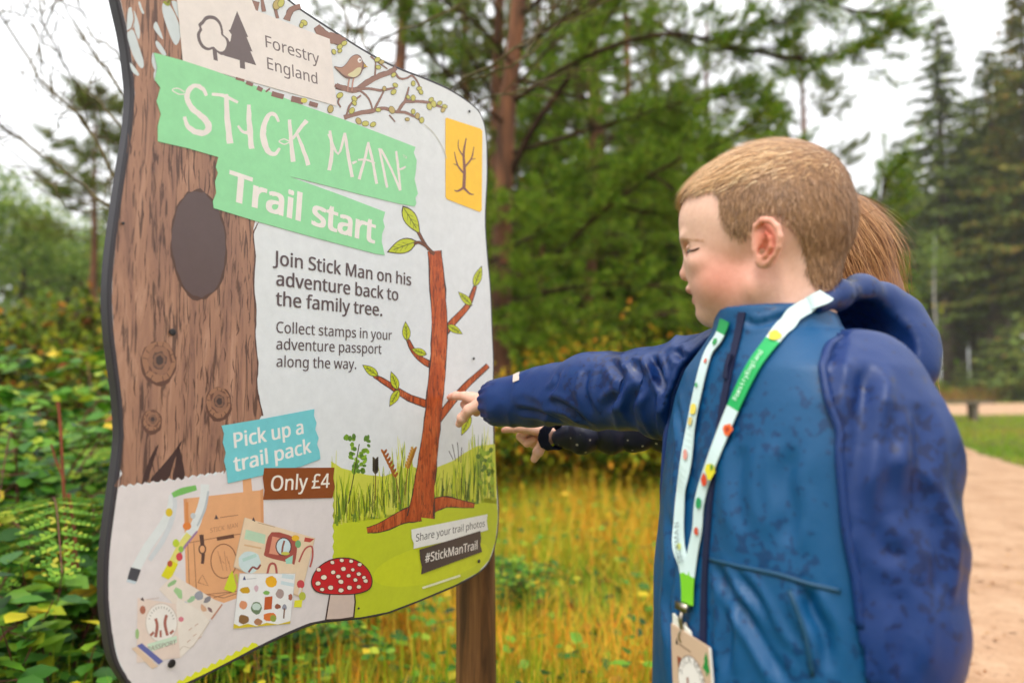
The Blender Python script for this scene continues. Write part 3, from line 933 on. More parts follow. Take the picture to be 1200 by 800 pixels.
pts = [(262 + 15 * math.cos(a * .2618), 657 + 20 * math.sin(a * .2618)) for a in range(25)]
stroke(pts, 1.2, BL, nxt(), k=1)
for a in range(6):
    stroke([(255 + a * 2.6, 645 + (a % 3) * 6), (259 + a * 2.2, 660 + (a % 2) * 8)], 0.7, lin(190, 134, 98), nxt(), k=1)
stroke([(236, 626), (237, 638), (238, 650), (237, 660)], [5, 4.5, 4, 3.5], lin(96, 70, 62), nxt(), k=2)
blob(237, 643, 4.5, 6, lin(96, 70, 62), nxt()); blob(237, 643, 3, 4.2, CARD, nxt())
stroke([(254, 631), (274, 627.5)], 4.2, lin(110, 76, 60), nxt(), k=1)
text('STICK', (246, 624), (263, 620.5), 5.4, lin(186, 134, 100), nxt()); text('MAN', (266, 620), (279, 617), 5.4, lin(186, 134, 100), nxt())
stroke([(258, 606), (279, 603)], 0.8, lin(160, 112, 86), nxt(), k=1); poly([(251, 608), (253, 602.5), (256, 607.5)], INK, nxt())
# lanyard in the photograph
LANY = lin(222, 224, 224)
stroke([(158, 668), (172, 642), (190, 616), (199, 596), (201, 580)], [11, 11, 10, 8, 6], LANY, nxt())
stroke([(175, 656), (190, 634), (200, 612), (205, 590), (202, 577)], [5, 6, 6, 5, 5], lin(208, 210, 214), nxt())
stroke([(202, 580), (214, 575), (230, 571)], [6, 8, 6], lin(124, 186, 98), nxt())
stroke([(240, 567), (239, 582), (234, 600), (227, 618), (216, 634)], [10, 10, 10, 11, 11], LANY, nxt())
stroke([(244, 575), (240, 596), (231, 616)], [2, 3, 2], lin(186, 190, 196), nxt())
stroke([(222, 626), (212, 640), (203, 658), (194, 676)], [9, 9, 10, 11], lin(222, 214, 120), nxt())
stroke([(231, 622), (218, 638), (208, 652)], [2, 3, 2], lin(160, 124, 160), nxt())
stroke([(204, 658), (194, 677)], [10, 12], lin(222, 212, 40), nxt(), k=1)
for x, y, r, c in ((210, 652, 4, (206, 74, 84)), (199, 660, 3.2, (186, 90, 60)), (198, 600, 4.2, (222, 190, 50)), (206, 636, 4, (190, 206, 60)), (226, 604, 3, (196, 200, 204)), (212, 643, 3, (150, 190, 80))):
    blob(x, y, r, r * 1.2, lin(*c), nxt(), n=10)
poly([(153, 664), (165, 667), (160, 681), (149, 678)], lin(76, 74, 80), nxt())
poly([(149, 678), (160, 681), (158, 684), (148, 681)], lin(196, 206, 214), nxt())
stroke([(219, 588), (219, 612)], 3, lin(216, 140, 84), nxt(), k=1); blob(219, 616, 5, 4.5, lin(226, 132, 66), nxt())
# fanned cards and the passport
C1 = lin(232, 216, 204)
poly([(203, 673), (259.5, 707), (247, 724), (232, 736), (186, 690)], C1, nxt())
poly([(259.5, 707), (261, 708), (248, 726), (247, 724)], lin(196, 140, 120), nxt())
for x, y, a, b_, c in ((201, 683, 6, 2.6, (150, 186, 132)), (209, 694, 4, 8, (164, 200, 146)), (224, 702, 6, 3, (156, 190, 150)), (233, 697, 5, 6, (156, 156, 166)), (243, 702, 5, 3, (140, 134, 140)), (216, 708, 4, 4, (190, 190, 206)), (238, 712, 3, 5, (216, 170, 140)),
                       (230, 718, 3, 3, (176, 206, 160)), (246, 714, 2, 4, (140, 110, 110))):
    blob(x, y, a, b_, lin(*c), nxt(), ang=-35, n=10, wob=.2)
poly([(208, 700), (236, 716), (245, 727), (236, 745), (212, 770), (196, 770)], lin(234, 222, 212), nxt())
stroke([(205, 770), (214, 757), (224, 758), (236, 742), (246, 727)], 0.8, lin(204, 186, 172), nxt())
for x, y in ((221, 738), (228, 733), (219, 752), (232, 748), (226, 745)):
    stroke([(x, y), (x + 4, y - 3)], 0.8, lin(200, 160, 140), nxt(), k=1)
blob(212, 725, 3.2, 3, lin(216, 128, 140), nxt())
poly([(161, 700), (206, 707), (211, 770), (160, 776)], lin(230, 208, 196), nxt())
blob(189, 729, 19, 23, lin(208, 190, 180), nxt(), n=28); blob(189, 729, 18, 22, lin(238, 230, 224), nxt(), n=28)
for i in range(13):
    a = rad(-165 + i * 12.5)
    ca, sa = math.cos(a), math.sin(a)
    stroke([(189 + 13.5 * ca, 729 + 16.5 * sa), (189 + 16 * ca, 729 + 19.6 * sa)], 1.0, lin(176, 166, 160), nxt(), k=1)
for p, w in (([(182, 746), (184, 733), (182, 724)], 3.4), ([(196, 744), (193, 730), (195, 720)], 3.4), ([(176, 744), (180, 740)], 3), ([(203, 738), (199, 742)], 3), ([(188, 746), (188, 738)], 2.4)):
    stroke(p, w, lin(170, 104, 90), nxt())
blob(167, 714, 3.4, 5, lin(176, 110, 90), nxt()); blob(160.5, 742, 2.2, 6, lin(160, 190, 130), nxt())
poly([(164, 702), (167, 699), (169, 704)], INK, nxt()); stroke([(171, 702), (186, 700)], .7, lin(200, 176, 164), nxt(), k=1)
poly([(172, 754), (207, 744), (207, 752), (176, 763)], lin(204, 222, 200), nxt())
text('PASSPORT', (172, 763), (206, 754), 5.2, lin(140, 112, 106), nxt(), bold=6)
poly([(160, 756), (166, 753), (191, 774), (186, 778)], lin(104, 108, 168), nxt()); poly([(154, 759), (160, 757), (185, 780), (178, 783)], lin(226, 196, 170), nxt())
# sticker sheets
SH1 = lin(232, 206, 176)
poly([(286, 606), (369, 630), (352, 700), (273, 664)], lin(206, 178, 152), nxt()); poly([(287, 606), (368.5, 630), (352, 698), (274, 663)], SH1, nxt())
poly([(295, 609), (297, 605.5), (299, 611)], INK, nxt()); stroke([(302, 612), (322, 617)], .8, lin(180, 150, 128), nxt(), k=1)
poly([(288, 620), (311, 626), (310, 637), (286, 631)], lin(188, 214, 186), nxt()); stroke([(286, 638), (306, 642)], 2, lin(220, 180, 140), nxt(), k=1)
poly(smooth_pts([(318, 623), (346, 630), (348, 640), (345, 660), (340, 659), (312, 652), (310, 645)], 3, True), lin(168, 84, 74), nxt())
poly([(319, 628), (329, 630), (326, 650), (315, 648)], lin(222, 150, 124), nxt())
blob(332, 640, 9.5, 11, lin(96, 64, 62), nxt()); blob(332, 640, 8.2, 9.7, lin(204, 220, 226), nxt())
stroke([(330, 648), (331, 640), (333, 633)], 2.2, lin(140, 84, 70), nxt(), k=1); blob(334, 648, 5, 2, lin(206, 200, 90), nxt())
blob(346, 630, 4.5, 3.5, lin(232, 180, 50), nxt()); blob(349, 637, 3.5, 4.5, lin(120, 170, 120), nxt()); poly([(357, 629), (368, 631), (363, 635), (356, 634)], lin(190, 80, 70), nxt())
stroke([(350, 658), (357, 643), (365, 640), (366, 652), (363, 664)], 2.0, lin(184, 90, 84), nxt())
blob(292, 658, 13, 13, lin(206, 222, 224), nxt(), n=18, wob=.05); stroke([(284, 656), (300, 650)], 4, lin(184, 214, 206), nxt(), k=1)
stroke([(291, 670), (296, 664), (301, 666), (305, 661)], 2.2, lin(140, 70, 66), nxt()); stroke([(313, 672), (316, 661), (322, 661), (324, 672)], 2.6, lin(176, 90, 84), nxt())
poly([(268, 674), (272, 668), (277, 688), (274, 694), (262, 690)], lin(206, 216, 50), nxt()); stroke([(276, 672), (279, 682)], 3, lin(196, 190, 90), nxt(), k=1)
poly([(334, 655), (343, 650), (342, 660), (335, 660)], lin(160, 210, 190), nxt())
blob(352, 684, 4.5, 5, lin(206, 76, 84), nxt()); stroke([(352, 688), (350, 696)], 2.5, CREAM, nxt(), k=1); blob(354, 698, 4, 5, lin(186, 190, 70), nxt()); poly([(345, 703), (354, 702), (353, 711), (344, 711)], lin(228, 224, 60), nxt())
poly([(280, 671), (346, 671.5), (340, 730), (272.5, 737)], lin(204, 196, 198), nxt()); poly([(281, 672), (345.5, 672), (339.5, 730), (273, 736)], lin(236, 234, 234), nxt())
poly([(284, 679), (286, 674), (288, 679)], lin(70, 80, 120), nxt()); stroke([(289, 678), (300, 677)], .8, lin(190, 190, 196), nxt(), k=1)
blob(317.5, 681, 7, 6.5, lin(240, 178, 40), nxt(), wob=.08); stroke([(330, 674), (344, 676)], 5, lin(206, 220, 226), nxt(), k=1); stroke([(329, 682), (344, 685)], 4, lin(206, 222, 228), nxt(), k=1)
for x, y, a, b_, c in ((287, 691, 6, 4, (206, 160, 40)), (300, 689, 2.6, 4, (214, 180, 190)), (312, 694, 4, 2.4, (130, 180, 90)), (328, 695, 5, 6, (172, 150, 146)), (340, 699, 2.5, 4, (170, 100, 84)), (285, 708, 5, 5, (222, 150, 110)), (300, 712, 6.5, 7, (110, 130, 100)),
                       (300, 710.5, 5, 4, (200, 216, 206)), (325, 710, 3.5, 3, (150, 90, 70)), (285, 725, 6, 5.5, (140, 104, 66)), (302, 728, 5, 4, (176, 124, 90)), (316, 722, 8, 5, (220, 120, 60)), (320, 724, 4, 4, (150, 160, 70)), (333, 711, 2.6, 3.5, (150, 150, 166))):
    blob(x, y, a, b_, lin(*c), nxt(), n=12, wob=.12)
poly([(310, 699), (319, 698), (318, 713), (309, 714)], lin(196, 92, 50), nxt()); stroke([(333, 712), (332, 724)], 1.6, lin(120, 84, 66), nxt(), k=1)
poly([(273, 736), (273.5, 730), (280, 733), (290, 730), (300, 733), (312, 729), (325, 731), (340, 727), (339.5, 730)], lin(214, 190, 50), nxt())
# toadstool
_layer[0] = max(_layer[0], 190)
stem = smooth_pts([(388, 690), (385, 705), (381.5, 725.5), (398, 724.5), (413.5, 722.5), (415, 705), (414, 690)], 2, True)
poly([(386.8, 688), (383.8, 705), (380.3, 726), (398, 725.4), (414.9, 723), (416.6, 705), (415.4, 690)], OUTL, nxt()); poly([(388.4, 688), (385.4, 705), (382.2, 725), (398, 724.3), (413.2, 722), (415, 705), (413.8, 690)], lin(212, 190, 180), nxt())
cap = smooth_pts([(365.5, 684), (366.5, 675), (373, 665), (385, 657), (398, 654), (412, 655), (424, 661), (432, 670), (435, 680), (432, 689), (420, 694), (404, 695.5), (385, 695), (371, 692)], 3, True)
ccx = sum(p[0] for p in cap) / len(cap); ccy = sum(p[1] for p in cap) / len(cap)
poly([(ccx + (p[0] - ccx) * 1.035, ccy + (p[1] - ccy) * 1.06) for p in cap], OUTL, nxt()); poly(cap, lin(200, 34, 42), nxt())
for x, y, r in ((379, 676, 3.4), (390, 670, 2.6), (402, 666, 2.8), (413, 667, 2.2), (389, 658.5, 2.4), (400, 656, 2.4), (411, 657, 2.4), (421, 661, 2.4), (373, 667, 2.6), (396, 675, 2.6), (408, 674, 2.4), (420, 672, 2.6), (399, 681, 3), (387, 688, 3), (372, 683, 3),
                (409, 688, 3), (420, 687, 2.6), (428, 680, 2.6), (377, 690, 2.4), (399, 691, 3), (426, 676, 2.2), (416, 679, 2.4)):
    blob(x, y, r + .8, r * .85 + .8, lin(120, 40, 40), nxt(), n=9); blob(x, y, r, r * .85, lin(240, 226, 206), nxt(), n=9, wob=.1)

# ---- remaining labels
_layer[0] = 215
poly([(259, 498.5), (310, 490), (368, 479), (367.5, 487), (370.5, 495), (369, 503), (373, 513), (371, 520), (374, 528), (375, 537.5), (353, 546), (266.5, 566), (265, 552), (262, 540), (264, 530), (260.5, 518), (262, 508)], lin(118, 200, 208), 215)
text('Pick up a', (272.5, 525), (356.5, 507.4), 17.6, lin(236, 230, 226), 216, bold=24)
text('trail pack', (274, 552.5), (364.5, 529.6), 17.6, lin(236, 230, 226), 216, bold=24)
poly([(309, 548), (391.5, 547.5), (390, 560), (392, 570), (389, 583), (308, 585), (309.5, 574), (307.5, 560)], lin(140, 74, 34), 217)
text('Only £4', (315.5, 575), (385.5, 570.8), 17.6, lin(238, 228, 216), 218, bold=15)
poly([(481.5, 620), (571, 602), (570, 610), (571.5, 620.5), (540, 630), (484, 642.5), (484.5, 636), (482, 630)], lin(238, 236, 232), 217)
text('Share your trail photos', (486.5, 634.2), (568, 616.2), 8.6, lin(66, 56, 56), 218, bold=3)
poly([(491, 643.5), (562.5, 621.5), (563.5, 630), (562.5, 638), (564.5, 646), (493, 672.5), (494, 664), (492, 655)], lin(78, 66, 62), 219)
text('#StickManTrail', (497.5, 659), (559.5, 642.6), 10.6, lin(240, 234, 228), 220, bold=15)
stroke([(494.5, 688.5), (539, 673.8)], 2.6, lin(236, 236, 196), 217, k=1)
face = FACE.build('printed_face', [m_print, m_bark_print, m_twig_print], sign)

# ---- fixings: dark countersunk screws
m_screw, nt, b = new_mat('screw_head', 0.4, 0.5, lin(40, 36, 36))
for i, (x, y, r) in enumerate(((549, 131, .0022), (554, 420, .0022), (560, 657, .003), (200, 776.5, .0042), (201, 389, .0036), (143, 262, .0016), (419, 712, .0014))):
    p = on_face(x, y)
    s = MB()
    s.tube([(p.x, -.002, p.y), (p.x, -.0031, p.y), (p.x, -.0034, p.y)], [r * 1.1, r, r * .6], 12)
    s.build('screw', m_screw, sign, smooth=False)

# ---- round posts behind the board
m_post, nt, b = new_mat('post_timber', 0.55, 0.3)
v1 = tex_coord(nt, (30, 30, 2.2)); n1 = noise_node(nt, v1, 1.6, 6, .65, 0.6)
nt.links.new(ramp_node(nt, [(0.3, lin(58, 38, 22)), (0.5, lin(108, 72, 40)), (0.62, lin(140, 96, 56)), (0.75, lin(84, 54, 32))], n1), b.inputs['Base Color'])
bump(nt, b, n1, .35, .004)
pr = 0.0365
for x in (585, 216):
    q = on_face(x, 690 if x > 300 else 770)
    mb = MB()
    zs = [0.0 - .25, .15, .3, .45, .6, .75, .9, 1.05, 1.15]
    zs = [z for z in zs if z < 1.0]
    mb.tube([(q.x + (.035 if x > 300 else .05) * 0 + .004 * math.sin(z * 5), T_BOARD + pr + .001, z) for z in zs], [pr * (1 + .03 * math.sin(z * 9)) for z in zs], 20)
    mb.build('post', m_post, sign, smooth=True)
# ================================================================ ground, path, foliage tools
RNG = np.random.default_rng(7)


def flat_sheet(name, pts, z, mat):
    vs = [Vector((p[0], p[1], 0)) for p in pts]
    tr = tessellate_polygon([vs])
    me = bpy.data.meshes.new(name)
    fs = []
    for t in tr:
        a, b, c = (vs[i] for i in t)
        fs.append(t if (b - a).cross(c - a).z > 0 else (t[0], t[2], t[1]))
    me.from_pydata([(p.x, p.y, z) for p in vs], [], fs)
    me.materials.append(mat)
    return tag(link(name, me), kind='structure')


# ground: mossy leaf litter near, rough grass farther out
m_ground, nt, b = new_mat('ground_litter', 0.9, 0.15)
v = tex_coord(nt, (1, 1, 1))
nA = noise_node(nt, v, 0.35, 5, .6)
nB = noise_node(nt, v, 7, 8, .7, .4)
cA = ramp_node(nt, [(0.25, lin(40, 28, 14)), (0.42, lin(78, 52, 22)), (0.52, lin(76, 72, 20)), (0.64, lin(72, 92, 24)), (0.8, lin(118, 96, 30))], nB)
cB = ramp_node(nt, [(0.35, lin(92, 116, 34)), (0.55, lin(120, 130, 36)), (0.7, lin(140, 112, 48))], nA)
mx = nt.nodes.new('ShaderNodeMix'); mx.data_type = 'RGBA'; mx.inputs[0].default_value = .45
nt.links.new(cA, mx.inputs[6]); nt.links.new(cB, mx.inputs[7])
nt.links.new(mx.outputs[2], b.inputs['Base Color'])
bump(nt, b, nB, .8, .04)
g = MB()
xs = [-900, -200, -60, -25, -10, 0, 10, 25, 60, 200, 900]
ys = [-60, -15, 0, 5, 12, 25, 45, 80, 160, 400, 1500]
for y in ys:
    for x in xs:
        g.v.append((x, y, 0))
for j in range(len(ys) - 1):
    for i in range(len(xs) - 1):
        k = j * len(xs) + i
        g.f.append([k, k + 1, k + 1 + len(xs), k + len(xs)]); g.mi.append(0); g.c.append(None)
tag(g.build('ground', m_ground), kind='structure')

m_path, nt, b = new_mat('path_gravel', 0.9, 0.2)
v = tex_coord(nt, (1, 1, 1))
n1 = noise_node(nt, v, 3.2, 8, .72)
n2 = noise_node(nt, v, 60, 5, .7)
c1 = ramp_node(nt, [(0.28, lin(130, 100, 74)), (0.42, lin(170, 134, 104)), (0.62, lin(188, 154, 124)), (0.75, lin(156, 124, 94))], n1)
c2 = ramp_node(nt, [(0.30, (.40, .35, .30)), (0.44, (1, 1, 1)), (0.7, (1.06, 1.05, 1.04))], n2)
mx = nt.nodes.new('ShaderNodeMix'); mx.data_type = 'RGBA'; mx.blend_type = 'MULTIPLY'; mx.inputs[0].default_value = .8
nt.links.new(c1, mx.inputs[6]); nt.links.new(c2, mx.inputs[7])
nt.links.new(mx.outputs[2], b.inputs['Base Color'])
bump(nt, b, n2, .6, .01)
PATH_L = [(0.9, -2), (1.0, 1), (1.6, 3.5), (3.0, 8), (4.9, 14), (7.0, 19), (10.5, 24.5), (16, 30), (24, 34), (45, 37)]
PATH_R = [(4.6, -2), (4.9, 3), (5.15, 6), (5.5, 7.9), (6.0, 9.6), (6.7, 11.4), (7.9, 14.5), (9.6, 18), (12.4, 20.8), (17, 21.8), (26, 22.4), (45, 22.6)]


def jag(pts, k=8, a=.07, seed=1):
    r = random.Random(seed)
    out = []
    for p, q in zip(pts, pts[1:]):
        for i in range(k):
            t = i / k
            out.append((p[0] + (q[0] - p[0]) * t + r.uniform(-a, a), p[1] + (q[1] - p[1]) * t + r.uniform(-a, a)))
    out.append(pts[-1])
    return out


flat_sheet('path', jag(PATH_L) + list(reversed(jag(PATH_R, seed=2))), 0.004, m_path)


def in_path(x, y, pad=0.0):
    def xat(P, yy):
        for p, q in zip(P, P[1:]):
            if p[1] <= yy <= q[1]:
                return p[0] + (q[0] - p[0]) * (yy - p[1]) / max(q[1] - p[1], 1e-6)
        return None
    l, r = xat(PATH_L, y), xat(PATH_R, y)
    if l is None: return False
    if r is None: r = 1e9 if y > 21 else -1e9
    if y > 22.6: r = 1e9
    return l - pad < x < r + pad


# ---- batches of small leaf-like faces (numpy)
LEAF_OVATE = np.array([(0, 0, 0), (.28, .36, .05), (.62, .40, .03), (1, 0, -.06), (.62, -.40, .03), (.28, -.36, .05), (.5, 0, -.04)])
LEAF_OVATE_F = np.array([(0, 6, 2, 1), (6, 3, 3, 2), (0, 5, 4, 6), (6, 4, 3, 3)])
QUAD = np.array([(0, 0, 0), (.4, .5, 0), (1, 0, 0), (.4, -.5, 0)])
BLADE = np.array([(0, .5, 0), (0, -.5, 0), (.5, -.38, .10), (.5, .38, .10), (.85, .18, .04), (.85, -.18, .04), (1, 0, -.06)])


def unit(a):
    return a / np.maximum(np.linalg.norm(a, axis=-1, keepdims=True), 1e-9)


class Leaves:
    """many small faces in one mesh: each leaf is its own island"""
    def __init__(self):
        self.V, self.F, self.M, self.n = [], [], [], 0

    def add(self, pos, dirs, ups, length, width, template='quad', mi=0):
        pos = np.asarray(pos, float).reshape(-1, 3)
        N = len(pos)
        if N == 0: return
        d = unit(np.broadcast_to(np.asarray(dirs, float), (N, 3)))
        u = np.broadcast_to(np.asarray(ups, float), (N, 3))
        s = np.cross(u, d)
        bad = np.linalg.norm(s, axis=1) < 1e-4
        s[bad] = np.cross(np.array([1.0, .3, .2]), d[bad])
        s = unit(s)
        u = np.cross(d, s)
        L = np.broadcast_to(np.asarray(length, float), (N,))[:, None, None]
        W = np.broadcast_to(np.asarray(width, float), (N,))[:, None, None]
        T = {'quad': QUAD, 'ovate': LEAF_OVATE, 'blade': BLADE}[template]
        t = T[None]
        V = pos[:, None, :] + d[:, None, :] * (t[..., 0:1] * L) + s[:, None, :] * (t[..., 1:2] * W) + u[:, None, :] * (t[..., 2:3] * L)
        k = len(T)
        if template == 'quad':
            F = np.array([[0, 3, 2, 1]])
        elif template == 'ovate':
            F = np.array([(0, 6, 2, 1), (2, 6, 3, 3), (0, 5, 4, 6), (6, 4, 3, 3)])
        else:
            F = np.array([(0, 1, 2, 3), (3, 2, 5, 4), (4, 5, 6, 6)])
        FF = (np.arange(N) * k)[:, None, None] + F[None] + self.n
        self.V.append(V.reshape(-1, 3)); self.F.append(FF.reshape(-1, 4)); self.M.append(np.full(N * len(F), mi))
        self.n += N * k

    def build(self, name, mats, parent=None):
        V = np.concatenate(self.V); F = np.concatenate(self.F); M = np.concatenate(self.M)
        tri = F[:, 2] == F[:, 3]
        me = bpy.data.meshes.new(name)
        me.vertices.add(len(V)); me.vertices.foreach_set('co', V.astype(np.float32).ravel())
        cnt = np.where(tri, 3, 4)
        starts = np.concatenate([[0], np.cumsum(cnt)[:-1]])
        mask = np.ones(F.shape, bool); mask[tri, 3] = False
        li = F[mask]
        me.loops.add(len(li)); me.loops.foreach_set('vertex_index', li.astype(np.int32))
        me.polygons.add(len(F)); me.polygons.foreach_set('loop_start', starts.astype(np.int32))
        if not isinstance(mats, (list, tuple)): mats = [mats]
        for m in mats: me.materials.append(m)
        if len(mats) > 1: me.polygons.foreach_set('material_index', M.astype(np.int32))
        me.update(calc_edges=True)
        return link(name, me, parent)


def rdir(n, zmin=-1.0, zmax=1.0):
    z = RNG.uniform(zmin, zmax, n)
    a = RNG.uniform(0, 2 * np.pi, n)
    r = np.sqrt(np.maximum(0, 1 - z * z))
    return np.stack([r * np.cos(a), r * np.sin(a), z], 1)


G = lambda *s: [(p, lin(*c)) for p, c in s]
m_grass_gold = island_mat('grass_golden', G((0, (96, 56, 20)), (.14, (190, 112, 26)), (.36, (224, 158, 44)), (.50, (214, 182, 62)), (.60, (160, 168, 28)), (.74, (104, 142, 24)), (1, (66, 104, 20))), .65, .12, .3, .9)
m_grass_green = island_mat('grass_green', G((0, (84, 126, 26)), (.3, (118, 156, 36)), (.55, (150, 172, 46)), (.75, (176, 170, 50)), (1, (206, 150, 52))), .65, .12, .3, .7)
m_bramble = island_mat('bramble_leaf', G((0, (26, 58, 16)), (.25, (48, 96, 24)), (.5, (74, 128, 28)), (.80, (106, 150, 34)), (.95, (166, 174, 40)), (.985, (216, 176, 40)), (1, (150, 84, 36))), .5, .28, .25)
m_fern = island_mat('fern_frond', G((0, (70, 112, 34)), (.5, (104, 144, 44)), (.85, (138, 166, 52)), (1, (170, 160, 56))), .65, .12, .25)
m_litter = island_mat('fallen_leaf', G((0, (66, 40, 24)), (.35, (112, 66, 34)), (.6, (146, 88, 40)), (.8, (178, 120, 50)), (1, (196, 160, 70))), .65, .12)
m_pine = island_mat('pine_needle', G((0, (52, 80, 22)), (.35, (86, 122, 28)), (.65, (120, 154, 38)), (.85, (148, 172, 48)), (1, (158, 148, 58))), .65, .12, .3)
m_pine_far = island_mat('dull_pine_needle', G((0, (70, 88, 34)), (.4, (98, 120, 44)), (.75, (126, 138, 52)), (1, (146, 122, 60))), .65, .12, .15)
m_spruce = island_mat('spruce_needle', G((0, (60, 74, 40)), (.4, (92, 110, 52)), (.75, (120, 138, 62)), (.93, (136, 144, 68)), (1, (150, 124, 68))), .65, .12, .1)
m_larch = island_mat('larch_needle', G((0, (70, 86, 42)), (.4, (104, 118, 50)), (.7, (130, 128, 58)), (1, (160, 120, 60))), .65, .12, .15)
m_shrub = island_mat('shrub_leaf', G((0, (52, 78, 20)), (.3, (92, 118, 26)), (.55, (140, 152, 34)), (.75, (190, 176, 40)), (.9, (222, 176, 44)), (1, (206, 116, 40))), .65, .12, .3)
m_pale = island_mat('pale_leaf', G((0, (84, 112, 48)), (.4, (118, 146, 62)), (.75, (146, 168, 76)), (1, (172, 176, 84))), .65, .12, .3)
m_stem = noisy_mat('bramble_stem', [(0.3, lin(64, 40, 34)), (0.6, lin(110, 62, 48)), (0.8, lin(92, 84, 50))], 30)
m_bark = noisy_mat('pine_bark', [(0.3, lin(58, 42, 34)), (0.5, lin(110, 74, 54)), (0.65, lin(142, 94, 66)), (0.8, lin(92, 82, 54))], 9, (1, 1, .25), .85, .2, .6, .03)
m_barkdark = noisy_mat('grey_bark', [(0.3, lin(48, 42, 36)), (0.5, lin(84, 74, 62)), (0.7, lin(112, 100, 82))], 6, (1, 1, .2), .85, .2, .5, .03)
m_twigbark = noisy_mat('twig_bark', [(0.3, lin(54, 46, 30)), (0.55, lin(96, 84, 52)), (0.75, lin(120, 108, 72))], 20, (1, 1, 1), .8, .2)
m_birch = noisy_mat('birch_bark', [(0.35, lin(70, 66, 60)), (0.45, lin(150, 146, 138)), (0.7, lin(172, 168, 160))], 5, (1, 1, 3), .7, .2)
# ================================================================ trees and shrubs
def vpath(pts, k=4):
    P = [Vector(p) for p in pts]
    n = len(P)
    out = []
    for i in range(n - 1):
        p0, p1, p2, p3 = P[max(i - 1, 0)], P[i], P[i + 1], P[min(i + 2, n - 1)]
        for j in range(k):
            t = j / k
            out.append(0.5 * ((2 * p1) + (p2 - p0) * t + (2 * p0 - 5 * p1 + 4 * p2 - p3) * t * t + (-p0 + 3 * p1 - 3 * p2 + p3) * t ** 3))
    out.append(P[-1])
    return out


def needles_at(lv, p, d, n=18, length=.065, width=.0028, mi=0):
    """a tuft of needles round a shoot"""
    d = np.array(d) / (np.linalg.norm(d) + 1e-9)
    q = rdir(n)
    dirs = unit(q * .75 + d * .75)
    pos = np.array(p) + d * RNG.uniform(-.05, .05, (n, 1))
    lv.add(pos, dirs, rdir(n), length * RNG.uniform(.7, 1.15, n), width, 'quad', mi)


def pine_branch(wood, lv, path, r0, twigs=12, start=.3, tlen=.45, tufts=4, nn=16, nl=.065, nw=.006, rnd=None, droop=-.1):
    path = vpath(path, 4)
    n = len(path)
    wood.tube(path, [max(r0 * (1 - i / n) ** .8, .004) for i in range(n)], 6)
    for k in range(twigs):
        f = start + (1 - start) * (k + rnd.random()) / twigs
        i = min(int(f * (n - 1)), n - 2)
        p = path[i].lerp(path[i + 1], f * (n - 1) - i)
        t = (path[i + 1] - path[i]).normalized()
        side = t.cross(Vector((0, 0, 1))).normalized() * rnd.choice((-1, 1))
        d = (t * rnd.uniform(.4, 1) + side * rnd.uniform(.3, 1) + Vector((0, 0, rnd.uniform(-.35, .5) + droop))).normalized()
        L = tlen * rnd.uniform(.5, 1.2) * (1.15 - .5 * f)
        q = [p, p + d * L * .5 + Vector((0, 0, .02)), p + d * L + Vector((0, 0, rnd.uniform(-.05, .1)))]
        wood.tube(q, [.006, .004, .002], 4, cap=False)
        for s in range(tufts):
            g = .3 + .7 * (s + 1) / tufts
            c = q[0].lerp(q[2], g) + Vector((rnd.uniform(-1, 1), rnd.uniform(-1, 1), rnd.uniform(-1, 1))) * .06 * (1.2 - g)
            needles_at(lv, c, d + Vector((rnd.uniform(-.4, .4), rnd.uniform(-.4, .4), rnd.uniform(-.1, .5))), nn, nl, nw)
    needles_at(lv, path[-1], path[-1] - path[-2], nn, nl, nw)


m_bark2 = noisy_mat('pine_limb_bark', [(0.3, lin(44, 34, 26)), (0.55, lin(80, 58, 42)), (0.75, lin(100, 76, 54))], 12, (1, 1, 1), .9, .1)


def pine_tree(name, label, base, height, r, seed, mat=None, low=.12, spread=1.0, nb=46, group=None, mi_n=14, trunk_lean=(0, 0), scale_n=1.0, bark=None, twigs=10, tufts=4, azr=None):
    rnd = random.Random(seed)
    t = thing(name, label, 'tree', base, 0, group)
    w, lv = MB(), Leaves()
    zs = [i / 9 for i in range(10)]
    path = [Vector((trunk_lean[0] * z * height + .06 * math.sin(z * 7 + seed), trunk_lean[1] * z * height + .05 * math.cos(z * 6), -.1 + z * (height + .1))) for z in zs]
    tr = MB(); tr.tube(path, [r * (1.15 - .95 * z) for z in zs], 12)
    tr.build('trunk', bark or m_bark, t, smooth=True)
    for k in range(nb):
        f = low + (1 - low) * (k + rnd.random()) / nb
        c = path[0].lerp(path[-1], f)
        i = min(int(f * 9), 8); c = path[i].lerp(path[i + 1], f * 9 - i)
        a = rnd.uniform(*azr) if azr else rnd.uniform(0, 2 * math.pi)
        L = spread * height * .34 * (1 - f) ** .6 * rnd.uniform(.6, 1.15) + .25
        d = Vector((math.cos(a), math.sin(a), 0))
        rise = rnd.uniform(-.15, .35) + .5 * f
        pts = [c, c + d * L * .4 + Vector((0, 0, L * rise * .25)), c + d * L * .75 + Vector((0, 0, L * rise * .5 - .05 * L)), c + d * L + Vector((0, 0, L * rise * .8))]
        pine_branch(w, lv, pts, .010 + .008 * L, twigs, .2, .3 + .17 * L, tufts, mi_n, .075 * scale_n, .0085 * scale_n, rnd)
    lm = w.build('limbs', bark or m_bark2, t, smooth=True)
    lv.build('needles', mat or m_pine, t)
    return t


